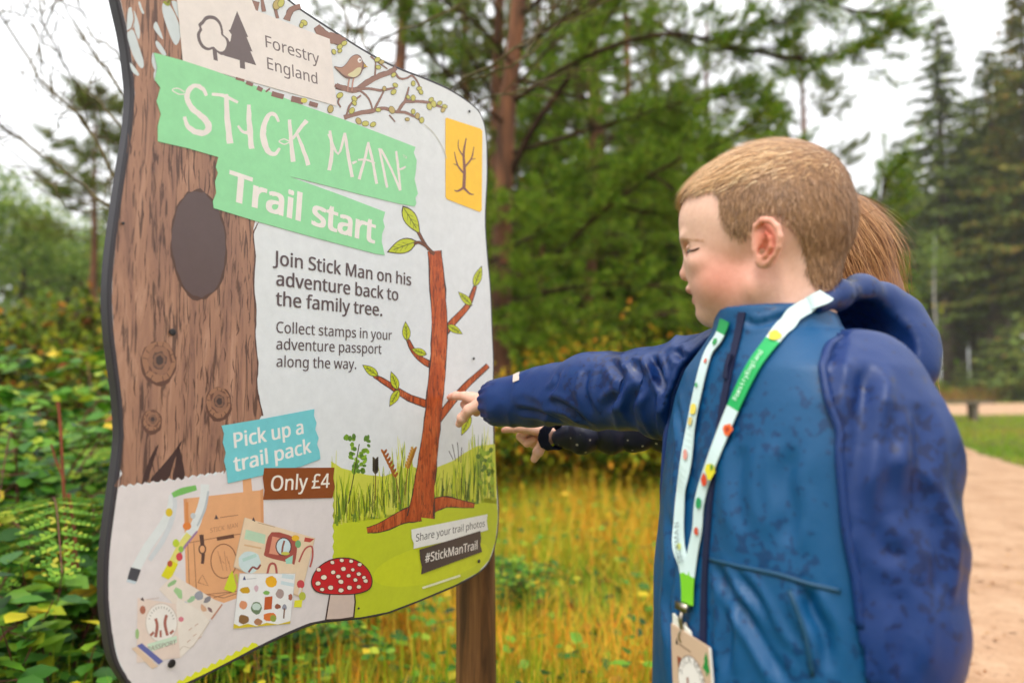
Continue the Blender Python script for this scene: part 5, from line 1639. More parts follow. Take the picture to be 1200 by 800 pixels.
GF = 'ferns left of the board'
fe = fern('light green fern with arching fronds among the brambles', on_ground(40, 449 + .9 * FPX / 2.3), 91, 8, .86, GF)
for px, d, sc, rz in ((110, 2.5, .95, 1), (-25, 2.35, 1.0, 2), (75, 3.0, 1.1, 3), (140, 3.0, 1.0, 4)):
    c = copy_tree(fe); p = at(px, 449, d); c.location = (p.x, p.y, 0); c.rotation_euler = (0, 0, rz); c.scale = (sc, sc, sc)

# ---- broad-leaved seedlings: upright stems with paired oval leaves
m_broad = island_mat('broad_leaf', G((0, (40, 86, 30)), (.35, (72, 124, 34)), (.66, (104, 148, 40)), (.88, (140, 174, 44)), (.965, (222, 206, 40)), (1, (236, 176, 30))), .42, .35, .25)


def seedling(base, h, seed, label, group, leaf=.085):
    rnd = random.Random(seed)
    t = thing('broadleaf_seedling', label, 'plant', base, 0, group)
    w, lv = MB(), Leaves()
    for k in range(3):
        a = rnd.uniform(0, 6.28)
        tip = Vector((math.cos(a) * .14, math.sin(a) * .14, h * rnd.uniform(.7, 1.05)))
        P = vpath([(0, 0, -.02), tip * .5 + Vector((0, 0, .04)), tip], 6)
        w.tube(P, [.003 * (1.1 - .8 * i / len(P)) for i in range(len(P))], 5, cap=False)
        for i in range(4, len(P)):
            b = rnd.uniform(0, 6.28)
            for s_ in (0, math.pi):
                c = b + s_ + rnd.uniform(-.4, .4)
                d = (math.cos(c), math.sin(c), rnd.uniform(-.25, .35))
                e = P[i] + Vector(d) * .012
                lv.add([tuple(e)], [d], [(rnd.uniform(-.5, .5), rnd.uniform(-.7, .1), 1)], leaf * rnd.uniform(.6, 1.15), leaf * rnd.uniform(.5, .7), 'ovate')
    w.build('stems', m_stem, t)
    lv.build('leaves', m_broad, t)
    return t


GSE = 'broad-leaved seedlings at the lower left'
se = seedling(on_ground(40, 449 + .9 * FPX / 1.62), .46, 95, 'broad-leaved seedling with some yellow leaves at the lower left', GSE)
for px, d, sc, rz in ((90, 1.72, .9, 1), (5, 1.78, 1.0, 2), (66, 1.95, 1.1, 3), (112, 1.58, .62, 4), (-15, 1.55, .95, 5), (35, 2.1, 1.15, .5), (85, 1.5, .6, 2.6), (290, 1.75, .42, 1.2), (345, 1.9, .45, 2.2), (250, 1.62, .36, 4.1)):
    c = copy_tree(se); p = at(px, 449, d); c.location = (p.x, p.y, 0); c.rotation_euler = (0, 0, rz); c.scale = (sc, sc, sc)
    if px > 200: tag(c, 'small broad-leaved seedling in the grass under the board', group='seedlings under the board')

# ---- one upright dead reddish stem in the brambles
dk = thing('dead_stem', 'dead reddish stalk standing upright among the brambles', 'plant', on_ground(78, 449 + .9 * FPX / 1.9))
O = Vector(dk.location)
mb = MB()
for path, r in (([(76, 720), (78, 640), (74, 560), (71, 500), (68, 470)], .004), ([(80, 690), (88, 640), (84, 600), (80, 578)], .005), ([(74, 560), (66, 540), (60, 520)], .0025), ([(88, 640), (96, 690), (112, 720)], .0025)):
    mb.tube(vpath([at(x, y, 1.9) - O for x, y in path], 4), r, 5)
mb.build('stalk', noisy_mat('dead_stalk', [(0.3, lin(84, 42, 30)), (0.6, lin(150, 78, 52))], 14), dk)

# ---- bench far down the path
m_bench = noisy_mat('weathered_timber', [(0.3, lin(70, 62, 54)), (0.55, lin(116, 106, 94)), (0.75, lin(142, 132, 118))], 12, (1, 6, 6), .8, .2, .3, .01)
bc = at(1124, 449, 18.0)
bench = thing('bench', 'low backless timber bench on the grass by the path', 'bench', (bc.x, bc.y, 0), rad(-4))
mb = MB()
mb.box((0, -.085, .44), (1.5, .16, .06)); mb.box((0, .085, .44), (1.5, .16, .06)); mb.build('seat', m_bench, bench)
for sx in (-.52, .30):
    mb = MB(); mb.box((sx, 0, .19), (.13, .26, .42)); mb.box((sx, 0, .40), (.20, .34, .028)); mb.build('leg', m_bench, bench)
# ================================================================ blended solid modelling on a grid
from mathutils.bvhtree import BVHTree


class Field:
    def __init__(self, lo, hi, h):
        self.lo = np.array(lo, float); self.h = h
        self.n = np.ceil((np.array(hi, float) - self.lo) / h).astype(int) + 1
        self.v = np.full(self.n, 0.25, np.float32)

    def block(self, lo, hi):
        a = np.clip(np.floor((np.array(lo) - self.lo) / self.h).astype(int), 0, self.n)
        b = np.clip(np.ceil((np.array(hi) - self.lo) / self.h).astype(int) + 1, 0, self.n)
        if np.any(b <= a): return None, None
        sl = tuple(slice(i, j) for i, j in zip(a, b))
        g = [self.lo[k] + self.h * np.arange(a[k], b[k]) for k in range(3)]
        X, Y, Z = np.meshgrid(*[x.astype(np.float32) for x in g], indexing='ij')
        return sl, (X, Y, Z)

    def op(self, f, lo, hi, k=0.0, mode='add', pad=None):
        pad = (k + 4 * self.h) if pad is None else pad
        sl, P = self.block(np.array(lo) - pad, np.array(hi) + pad)
        if sl is None: return self
        d = f(P).astype(np.float32)
        a = self.v[sl]
        if mode == 'sub': d = -d
        if k > 0:
            hh = np.maximum(k - np.abs(a - d), 0) / k
            w = hh * hh * k * .25
            self.v[sl] = (np.minimum(a, d) - w) if mode == 'add' else (np.maximum(a, d) + w)
        else:
            self.v[sl] = np.minimum(a, d) if mode == 'add' else np.maximum(a, d)
        return self

    def cap(self, a, b, ra, rb=None, k=0.0, mode='add'):
        a, b = np.array(a, float), np.array(b, float)
        rb = ra if rb is None else rb
        def f(P):
            ba = b - a
            L2 = max(ba.dot(ba), 1e-12)
            px, py, pz = P[0] - a[0], P[1] - a[1], P[2] - a[2]
            t = np.clip((px * ba[0] + py * ba[1] + pz * ba[2]) / L2, 0, 1)
            return np.sqrt((px - t * ba[0]) ** 2 + (py - t * ba[1]) ** 2 + (pz - t * ba[2]) ** 2) - (ra + (rb - ra) * t)
        r = max(ra, rb)
        return self.op(f, np.minimum(a, b) - r, np.maximum(a, b) + r, k, mode)

    def chain(self, pts, rs, k=0.004, mode='add'):
        for i in range(len(pts) - 1):
            self.cap(pts[i], pts[i + 1], rs[i], rs[i + 1], k, mode)
        return self

    def ell(self, c, axes, r, k=0.0, mode='add'):
        c = np.array(c, float); A = np.array(axes, float); r = np.array(r, float)
        def f(P):
            d = (P[0] - c[0], P[1] - c[1], P[2] - c[2])
            q = [d[0] * A[i][0] + d[1] * A[i][1] + d[2] * A[i][2] for i in range(3)]
            k0 = np.sqrt(sum((q[i] / r[i]) ** 2 for i in range(3)))
            k1 = np.sqrt(sum((q[i] / r[i] ** 2) ** 2 for i in range(3)))
            return np.where(k1 > 1e-6, k0 * (k0 - 1) / np.maximum(k1, 1e-6), -r.min())
        m = r.max()
        return self.op(f, c - m, c + m, k, mode)

    def ball(self, c, r, k=0.0, mode='add'):
        return self.cap(c, c, r, r, k, mode)

    def mesh(self):
        v = self.v
        s = v < 0
        c = [s[i:s.shape[0] - 1 + i, j:s.shape[1] - 1 + j, k:s.shape[2] - 1 + k] for i in (0, 1) for j in (0, 1) for k in (0, 1)]
        anyc = c[0].copy(); allc = c[0].copy()
        for x in c[1:]:
            anyc |= x; allc &= x
        act = anyc & ~allc
        idx = np.argwhere(act)
        vid = np.full(act.shape, -1, np.int64)
        vid[tuple(idx.T)] = np.arange(len(idx))
        off = np.array([(i, j, k) for i in (0, 1) for j in (0, 1) for k in (0, 1)])
        val = [v[tuple((idx + o).T)] for o in off]
        acc = np.zeros((len(idx), 3)); cnt = np.zeros(len(idx))
        for a in range(8):
            for b in range(a + 1, 8):
                if np.abs(off[a] - off[b]).sum() != 1: continue
                m = (val[a] < 0) != (val[b] < 0)
                t = val[a] / np.where(m, val[a] - val[b], 1)
                p = off[a] + (off[b] - off[a]) * t[:, None]
                acc[m] += p[m]; cnt[m] += 1
        V = self.lo + self.h * (idx + acc / np.maximum(cnt, 1)[:, None])
        Q = []
        for ax in range(3):
            o1, o2 = [(1, 2), (2, 0), (0, 1)][ax]
            sl0 = [slice(None)] * 3; sl1 = [slice(None)] * 3
            sl0[ax] = slice(0, -1); sl1[ax] = slice(1, None)
            e = s[tuple(sl0)] != s[tuple(sl1)]
            inn = [slice(None)] * 3
            inn[o1] = slice(1, -1); inn[o2] = slice(1, -1)
            ee = np.zeros_like(e); ee[tuple(inn)] = e[tuple(inn)]
            p = np.argwhere(ee)
            if len(p) == 0: continue
            d1 = np.zeros(3, int); d1[o1] = 1
            d2 = np.zeros(3, int); d2[o2] = 1
            q = np.stack([vid[tuple((p - d1 - d2).T)], vid[tuple((p - d2).T)], vid[tuple(p.T)], vid[tuple((p - d1).T)]], 1)
            flip = ~s[tuple(p.T)]
            q[flip] = q[flip][:, ::-1]
            Q.append(q)
        Q = np.concatenate(Q)
        Q = Q[(Q >= 0).all(1)]
        return V, Q


def vnormals(V, Q):
    n = np.cross(V[Q[:, 2]] - V[Q[:, 0]], V[Q[:, 3]] - V[Q[:, 1]])
    N = np.zeros_like(V)
    for k in range(4):
        np.add.at(N, Q[:, k], n)
    return unit(N)


def relax(V, Q, it=2, w=.5):
    for _ in range(it):
        acc = np.zeros_like(V); cnt = np.zeros(len(V))
        for a, b in ((0, 1), (1, 2), (2, 3), (3, 0)):
            np.add.at(acc, Q[:, a], V[Q[:, b]]); np.add.at(cnt, Q[:, a], 1)
            np.add.at(acc, Q[:, b], V[Q[:, a]]); np.add.at(cnt, Q[:, b], 1)
        V = V * (1 - w) + w * acc / np.maximum(cnt, 1)[:, None]
    return V


def vnoise(P, seed=0):
    """smooth value noise in -1..1 (numpy)"""
    P = np.asarray(P, float) + seed * 17.31
    i = np.floor(P).astype(np.int64); f = P - i
    f = f * f * (3 - 2 * f)
    def h(a, b, c):
        n = (a * 374761393 + b * 668265263 + c * 2147483647 + seed * 974634777) & 0xffffffff
        n = ((n ^ (n >> 13)) * 1274126177) & 0xffffffff
        return ((n ^ (n >> 16)) & 0xffff) / 32767.5 - 1
    r = 0
    for a in (0, 1):
        for b in (0, 1):
            for c in (0, 1):
                w = (f[:, 0] if a else 1 - f[:, 0]) * (f[:, 1] if b else 1 - f[:, 1]) * (f[:, 2] if c else 1 - f[:, 2])
                r = r + w * h(i[:, 0] + a, i[:, 1] + b, i[:, 2] + c)
    return r


def join_parts(parts):
    Vs, Qs, n = [], [], 0
    for V, Q in parts:
        Vs.append(V); Qs.append(Q + n); n += len(V)
    return np.concatenate(Vs), np.concatenate(Qs)


def paint(obj, cols):
    a = obj.data.color_attributes.new('print', 'FLOAT_COLOR', 'POINT')
    c = np.ones((len(obj.data.vertices), 4), np.float32); c[:, :3] = cols
    a.data.foreach_set('color', c.ravel())


def bvh_of(objs):
    V, F = [], []
    for o in objs:
        n = len(V)
        V.extend([v.co.copy() for v in o.data.vertices])
        F.extend([[n + i for i in p.vertices] for p in o.data.polygons])
    return BVHTree.FromPolygons(V, F)


def cast(bvh, x, y):
    d = ray(x, y).normalized()
    loc, nor, _, _ = bvh.ray_cast(EYE, d)
    return loc, nor


def in_poly(x, y, poly_):
    x = np.asarray(x); y = np.asarray(y)
    r = np.zeros(len(x), bool)
    n = len(poly_)
    for i in range(n):
        x1, y1 = poly_[i]; x2, y2 = poly_[(i + 1) % n]
        c = ((y1 > y) != (y2 > y)) & (x < (x2 - x1) * (y - y1) / ((y2 - y1) or 1e-9) + x1)
        r ^= c
    return r


def project(P):
    P = np.asarray(P, float)
    q = P - np.array(EYE)
    dz = q @ np.array(FWD)
    return 600 + FPX * q[:, 0] / dz, 400 - FPX * (q @ np.array(UPV)) / dz
# ================================================================ the boy
Zax = np.array([0, 0, 1.0])
NA = lambda v: np.array(v, float)

# materials
m_skin, nt, b = new_mat('skin', .52, .32)
vc = nt.nodes.new('ShaderNodeVertexColor'); vc.layer_name = 'print'
v = tex_coord(nt, (1, 1, 1)); n1 = noise_node(nt, v, 140, 6, .75)
mx = nt.nodes.new('ShaderNodeMix'); mx.data_type = 'RGBA'; mx.blend_type = 'MULTIPLY'; mx.inputs[0].default_value = 1
nt.links.new(vc.outputs[0], mx.inputs[6]); nt.links.new(ramp_node(nt, [(.3, (.93, .86, .83)), (.7, (1.05, 1.05, 1.05))], n1), mx.inputs[7])
nt.links.new(mx.outputs[2], b.inputs['Base Color'])
b.inputs['Subsurface Weight'].default_value = .12
b.inputs['Subsurface Radius'].default_value = (.9, .35, .18)
b.inputs['Subsurface Scale'].default_value = .006
bump(nt, b, n1, .12, .001)
SKIN, BLUSH, LIP = np.array(lin(232, 190, 170)), np.array(lin(208, 108, 86)), np.array(lin(176, 92, 84))


def rain_mat(name, dry, wet, rough=.42, scale=120):
    """waterproof cloth with darker wet speckles and drops"""
    m, nt, b = new_mat(name, rough, .40)
    v = tex_coord(nt, (1, 1, 1))
    big = noise_node(nt, v, 9, 3, .5)
    sp = noise_node(nt, v, scale, 2, .5)
    ad = nt.nodes.new('ShaderNodeMath'); ad.operation = 'MULTIPLY_ADD'; ad.inputs[1].default_value = .95; nt.links.new(big, ad.inputs[0]); nt.links.new(sp, ad.inputs[2])
    hf_ = nt.nodes.new('ShaderNodeMath'); hf_.operation = 'MULTIPLY'; hf_.inputs[1].default_value = .5; nt.links.new(ad.outputs[0], hf_.inputs[0])
    f = ramp_node(nt, [(.535, (0, 0, 0)), (.565, (1, 1, 1))], hf_.outputs[0])
    mx = nt.nodes.new('ShaderNodeMix'); mx.data_type = 'RGBA'
    nt.links.new(f, mx.inputs[0]); mx.inputs[6].default_value = (*dry, 1); mx.inputs[7].default_value = (*wet, 1)
    nt.links.new(mx.outputs[2], b.inputs['Base Color'])
    rr_ = ramp_node(nt, [(0, (rough,) * 3), (1, (rough - .10,) * 3)], f)
    nt.links.new(rr_, b.inputs['Roughness'])
    fine = noise_node(nt, v, 22, 5, .6)
    bump(nt, b, fine, .12, .010)
    return m


m_teal = rain_mat('teal_rainwear', lin(0, 74, 120), lin(0, 54, 98), .48)
m_navy = rain_mat('navy_rainwear', lin(9, 45, 102), lin(4, 28, 76), .45)
m_navy_in, nt, b = new_mat('hood_lining', .8, .2, lin(20, 24, 48))
m_zip, nt, b = new_mat('zip_tape', .6, .3, lin(24, 30, 62))
m_dark, nt, b = new_mat('dark_trousers', .7, .3, lin(34, 38, 52))
m_boot, nt, b = new_mat('rubber_boot', .35, .5, lin(40, 60, 46))
m_hair = island_mat('sandy_hair', G((0, (176, 128, 80)), (.4, (212, 164, 112)), (.75, (232, 190, 138)), (1, (244, 212, 164))), .42, .5)
m_brow, nt, b = new_mat('eyebrow_hair', .6, .2, lin(206, 158, 122))
m_hairside = island_mat('short_hair', G((0, (104, 76, 54)), (.5, (150, 112, 82)), (1, (196, 154, 116))), .5, .4)
m_cap = noisy_mat('hair_under', [(.3, lin(116, 86, 62)), (.6, lin(150, 112, 80)), (.8, lin(176, 134, 96))], 120, (1, 1, 1), .6, .3)
m_brownhair = island_mat('long_brown_hair', G((0, (116, 74, 42)), (.4, (158, 106, 62)), (.75, (190, 136, 84)), (1, (216, 166, 112))), .42, .4)
m_puffer, nt, b = new_mat('dark_quilted_cloth', .5, .4)
vo = nt.nodes.new('ShaderNodeTexVoronoi'); vo.inputs['Scale'].default_value = 62
nt.links.new(tex_coord(nt, (1, 1, 1)), vo.inputs['Vector'])
nt.links.new(ramp_node(nt, [(.10, lin(186, 178, 170)), (.16, lin(26, 28, 50))], vo.outputs['Distance']), b.inputs['Base Color'])

# ---- head: authored from its profile, then kept in head coordinates (forward, left, up)
YAW = rad(35)
HF = NA((-math.cos(YAW), math.sin(YAW), 0)); HL = NA((-HF[1], HF[0], 0))
HO = NA(at(892, 290, .78))
HS = .78 / FPX


def H(x, y, l=0.0):
    """the point seen at photo pixel (x, y) that lies l metres left of the head's mid-plane"""
    d = NA(ray(x, y)); e = NA(EYE)
    t = (l - (e - HO) @ HL) / (d @ HL)
    return e + d * t


def haxes(tilt=0.0):
    a = rad(tilt)
    return (HF * math.cos(a) + Zax * math.sin(a), HL, -HF * math.sin(a) + Zax * math.cos(a))


def head_field():
    c = H(880, 275)
    fd = Field(c - NA((.16, .16, .155)), c + NA((.16, .16, .14)), .0013)
    A = haxes(-8)
    fd.ell(H(897, 260), A, (.086, .067, .078))
    fd.ell(H(922, 252), haxes(-20), (.056, .060, .064), .02)
    fd.ell(H(850, 258), haxes(), (.045, .054, .046), .02)
    fd.ell(H(854, 310), haxes(), (.044, .049, .050), .02)
    fd.ell(H(864, 338), haxes(-12), (.046, .045, .036), .015)
    fd.ball(H(833, 364), .0145, .014)
    for s in (-1, 1):
        fd.cap(H(888, 336, .046 * s), H(838, 366, .012 * s), .017, .012, .018)
        fd.ball(H(847, 331, .030 * s), .0245, .016)
        fd.ell(H(826, 308, .036 * s), haxes(), (.014, .016, .010), .012)
        fd.ell(H(811, 281, .022 * s), haxes(), (.0085, .020, .0055), .010)
        fd.ell(H(806, 292, .030 * s), haxes(), (.010, .016, .0075), .008, 'sub')
        fd.ell(H(815.5, 292.0, .029 * s), haxes(-25), (.0105, .0125, .0095), .003)
        fd.ell(H(808, 295.6, .031 * s), haxes(-18), (.0085, .0105, .0021), .0015, 'sub')
    fd.cap(H(812, 296), H(805.5, 320), .0062, .0078, .007)
    fd.ball(H(804.5, 321.5), .0066, .004)
    for s in (-1, 1):
        fd.ball(H(812, 325, .0085 * s), .0058, .004)
    fd.ell(H(815.5, 340.5), haxes(15), (.0092, .020, .0066), .004)
    fd.ell(H(823, 354), haxes(-10), (.0092, .017, .0066), .004)
    fd.ell(H(811, 347.6), haxes(8), (.014, .022, .0018), .002, 'sub')
    fd.ell(H(817, 361.5), haxes(), (.006, .016, .003), .006, 'sub')
    fd.cap(H(912, 330), H(908, 402), .046, .051, .022)
    fd.cap(H(935, 325), H(925, 380), .036, .044, .02)
    for s in (-1, 1):
        E_ = lambda x, y, l: H(x, y, l) if s > 0 else (lambda p: p - 2 * ((p - HO) @ HL) * HL)(H(x, y, l))
        ax = (HF * .96 + HL * .25, HL * .96 - HF * .25, Zax) if s > 0 else (HF * .96 - HL * .25, HL * .96 + HF * .25, Zax)
        fd.ell(E_(898, 284, .0745), ax, (.0135, .0045, .0255), .005)
        fd.ball(E_(892.5, 307, .0725), .0055, .005)
        hx = [(889, 287, .074), (884, 276, .0765), (885.5, 265, .0795), (893, 258, .0825), (903, 258.5, .0855), (911, 266, .087), (914, 277, .087), (912.5, 289, .085), (908, 299, .082), (901, 307, .078), (894, 311, .0745)]
        fd.ell(E_(897, 290, .083), ax, (.0068, .0085, .0105), .002, 'sub')
        fd.chain([E_(901, 264, .0845), E_(907.5, 272, .085), E_(908, 284, .084), E_(902, 299, .0805)], [.0022, .0026, .0026, .002], .0015, 'sub')
        fd.ell(E_(894, 268, .0840), ax, (.0045, .005, .0045), .002, 'sub')
        fd.chain([E_(*p) for p in hx], [.0021, .0026, .0028, .0030, .0031, .0031, .0030, .0028, .0026, .0026, .003], .0014)
        fd.chain([E_(897, 272, .0815), E_(903, 279, .0835), E_(903.5, 289, .0830), E_(898, 299, .0795), E_(892, 301, .077)], [.0016, .0022, .0024, .0024, .002], .002)
        fd.ball(E_(887.5, 293, .0755), .0036, .003)
        fd.ell(E_(893, 294, .0765), ax, (.0038, .006, .0046), .002, 'sub')
    return fd


HV, HQ = head_field().mesh()
HV = relax(HV, HQ, 1, .4)
HNn = vnormals(HV, HQ)


def to_local(P, O=None, F=None, L=None):
    q = P - (HO if O is None else O)
    return np.stack([q @ (HF if F is None else F), q @ (HL if L is None else L), q[:, 2]], 1)


def from_local(P, O, F, L, s=1.0):
    return O + s * (P[:, :1] * F + P[:, 1:2] * L + P[:, 2:3] * Zax)


HLoc = to_local(HV)


def gauss(P, c, r):
    d = (P - c) / np.array(r)
    return np.exp(-(d * d).sum(1))


def head_colours():
    col = np.repeat(SKIN[None], len(HV), 0)
    def mixin(c, w):
        nonlocal col
        w = np.clip(w, 0, 1)[:, None]
        col = col * (1 - w) + c * w
    A = HLoc.copy(); A[:, 1] = np.abs(A[:, 1])
    T = lambda x, y, l: to_local(H(x, y, l)[None])[0]
    mixin(BLUSH, .44 * gauss(A, T(840, 324, .05), (.036, .040, .030)))
    mixin(BLUSH, .30 * gauss(A, T(864, 336, .05), (.044, .040, .034)))
    mixin(np.array(lin(214, 104, 70)), .80 * gauss(A, T(899, 279, .082), (.016, .013, .027)))
    mixin(np.array(lin(176, 66, 44)), .55 * gauss(A, T(900, 270, .082), (.007, .005, .010)))
    mixin(BLUSH, .4 * gauss(A, T(803, 322, 0), (.012, .012, .012)))
    mixin(LIP, .9 * gauss(A, T(811, 343, .010), (.013, .016, .0045)))
    mixin(LIP, .9 * gauss(A, T(819, 352.5, .010), (.010, .013, .0045)))
    mixin(np.array(lin(110, 44, 40)), .95 * gauss(A, T(812, 347.8, .006), (.014, .020, .0018)))
    mixin(np.array(lin(222, 150, 128)), .5 * gauss(A, T(814, 290, .029), (.009, .014, .009)))
    return col


HCol = head_colours()

# ---- hands: palm, five separate fingers and a thumb that leaves the side of the palm
def P3(x, y, z): return NA(at(x, y, z))


def pointing_hand(T, a, s, thumb, wdrop=.014):
    """T fingertip, a pointing direction; the thumb side faces the viewer, palm down"""
    a = unit(NA(a)[None])[0]
    u = Zax - a * a[2]; u /= np.linalg.norm(u)
    w = np.cross(a, u)
    if w @ (T - NA(EYE)) < 0: w = -w
    K0 = T - a * .044 * s
    q = lambda x, y, z: K0 + (a * x + u * y + w * z) * s
    fd = Field(K0 - .14 * s, K0 + .14 * s, .0009)
    W = q(-.054, -wdrop, .017)
    def ch(pts, rs, k): fd.chain([q(*p) for p in pts], [r * s * .9 for r in rs], k)
    # metacarpals
    for K, r, wz in (((0, 0, 0), .0086, .010), ((.002, -.0005, .0140), .0088, .015), ((-.002, -.003, .0270), .0082, .020), ((-.008, -.006, .0385), .0074, .025)):
        ch([K, (-.028, -wdrop * .5 - .001, K[2] * .75 + .004), (-.054, -wdrop, wz)], [r, .0100, .0115], .006)
    ch([(-.050, -wdrop, .017), (-.085, -wdrop - .004, .017), (-.12, -wdrop - .006, .017)], [.0155, .0155, .018], .008)
    # index straight out
    ch([(0, 0, 0), (.0215, .0016, 0), (.033, .0008, 0), (.0395, -.0002, 0)], [.0084, .0071, .0063, .0050], .0012)
    fd.ball(q(.0212, .0014, 0), .0074 * s, .002)
    # the others curled under
    for P, r in ((((.002, -.001, .0140), (.017, -.0125, .0130), (.006, -.0235, .0115), (-.006, -.0185, .0115)), .0077), (((-.002, -.003, .0270), (.012, -.0160, .0255), (.001, -.0265, .0240), (-.010, -.0215, .0235)), .0072),
                 (((-.008, -.006, .0385), (.003, -.0170, .0370), (-.006, -.0265, .0350), (-.015, -.0215, .0345)), .0062)):
        ch(P, [r * 1.08, r, r * .94, r * .84], .0008)
    ch(thumb, [.0118, .0098, .0083, .0066], .0025)
    fd.ball(q(*thumb[2]), .0086 * s, .002)
    V, Q = fd.mesh()
    return relax(V, Q, 1, .35), Q, W, q(-.10, -wdrop - .005, .017)


_d = ray(521.5, 465.5)
_t = (SIGN_O - EYE).dot(SN) / _d.dot(SN)
BTIP = NA(EYE + _d * _t) + NA(SN) * .0055
BZT = (Vector(BTIP) - EYE).dot(FWD)
BDIR = BTIP - P3(546, 464.0, BZT - .034)
BHV, BHQ, BWR, BFA = pointing_hand(BTIP, BDIR, 1.0, ((-.040, -.015, -.003), (-.024, -.022, -.012), (-.008, -.034, -.013), (.004, -.043, -.010)))


def girl_hand():
    T = P3(587.5, 504, 1.205)
    K = P3(613, 502.5, 1.192)
    return pointing_hand(T, T - K, 1.02, ((-.042, -.014, -.003), (-.030, -.022, -.012), (-.020, -.036, -.013), (-.012, -.047, -.010)), .012)


# ---- trunk frame of the boy
BL = NA((.367, -.930, 0)); BL /= np.linalg.norm(BL)
BF = NA((-.930, -.367, 0)); BF /= np.linalg.norm(BF)
B0 = NA((.287, .770, 0))


def BP(l, f, z): return B0 + BL * l + BF * f + Zax * z


def bl(P):
    X, Y = P[0] - B0[0], P[1] - B0[1]
    return X * BL[0] + Y * BL[1], X * BF[0] + Y * BF[1], P[2]


TZ = np.array([.44, .50, .55, .62, .70, .78, .84, .885, .915, .940, .955, .975])
TA = np.array([.168, .168, .166, .160, .156, .152, .150, .142, .124, .088, .066, .058])
TB = np.array([.124, .122, .120, .116, .110, .104, .100, .095, .086, .072, .064, .060])
TC = np.array([.012, .012, .012, .012, .012, .010, .006, .002, .004, .008, .012, .014])


def torso_f(P, grow=0.0):
    l, f, z = bl(P)
    a = np.interp(z, TZ, TA) + grow
    b_ = np.interp(z, TZ, TB) + grow
    c = np.interp(z, TZ, TC)
    rr_ = np.sqrt((l / a) ** 2 + ((f - c) / b_) ** 2)
    d = (rr_ - 1) * np.minimum(a, b_) * .92
    return np.maximum(d, np.maximum(z - (TZ[-1] + .004), TZ[0] - z))


def raglan(P, side):
    l, f, z = bl(P)
    l = l * side
    return np.interp(z, [.66, .74, .78, .86, .92, .955, .975], [.150, .142, .136, .128, .104, .080, .075]) - l


def seam_mask(V):
    """1 on the body panel, fading to 0 at the raglan seams so that the sleeve panels lie cleanly on it"""
    P = (V[:, 0], V[:, 1], V[:, 2])
    return np.clip((np.minimum(raglan(P, 1), raglan(P, -1)) - .004) / .025, 0, 1)


def jacket_body():
    lo = B0 + NA((-.22, -.22, .43)); hi = B0 + NA((.22, .22, 1.0))
    fd = Field(lo, hi, .0038)
    fd.op(lambda P: torso_f(P), lo, hi, 0, pad=0)
    # collar: open ring round the neck
    fd.op(lambda P: -(.25) + 0 * P[0] + 0.26, lo, lo, 0, pad=0)
    def inner(P):
        l, f, z = bl(P)
        return np.maximum(np.sqrt((l / .050) ** 2 + ((f - .014) / .052) ** 2) * .05 - .05, .945 - z)
    fd.op(inner, B0 + NA((-.1, -.1, .94)), B0 + NA((.1, .1, 1.0)), .004, 'sub')
    V, Q = fd.mesh()
    V = relax(V, Q, 3, .5)
    N = vnormals(V, Q)
    q = V - B0
    l, f, z = q @ BL, q @ BF, V[:, 2]
    # hanging folds and the drag towards the raised arm
    w = np.clip((.90 - z) / .1, 0, 1)
    d = .0030 * vnoise(np.stack([l * 16 + z * 5, f * 16, z * 5], 1), 1) + .0022 * vnoise(np.stack([l * 34 + z * 14, f * 34, z * 12], 1), 2)
    d += .0030 * np.sin(26 * (l * .8 + (z - .6) * .55)) * np.exp(-((z - .56) / .09) ** 2)
    w = w * seam_mask(V)
    V = V + N * (d * w)[:, None]
    # the panel runs on, tucked in, under the sleeve panels
    rgm = np.minimum(raglan((V[:, 0], V[:, 1], V[:, 2]), 1), raglan((V[:, 0], V[:, 1], V[:, 2]), -1))
    V = V - N * (np.clip((-rgm - .002) / .014, 0, 1) * .016 * np.clip((V[:, 2] - .60) / .08, 0, 1))[:, None]
    return V, Q


JBV, JBQ = jacket_body()
# right arm: shoulder to wrist; left arm hangs
RSH = BP(-.100, .0, .905)
RWR = BWR
REL = NA(at(694, 456, 1.005))
LSH = NA(at(1014, 446, .700)); LEL = NA(at(1048, 640, .660)); LWR = NA(at(1034, 835, .635))


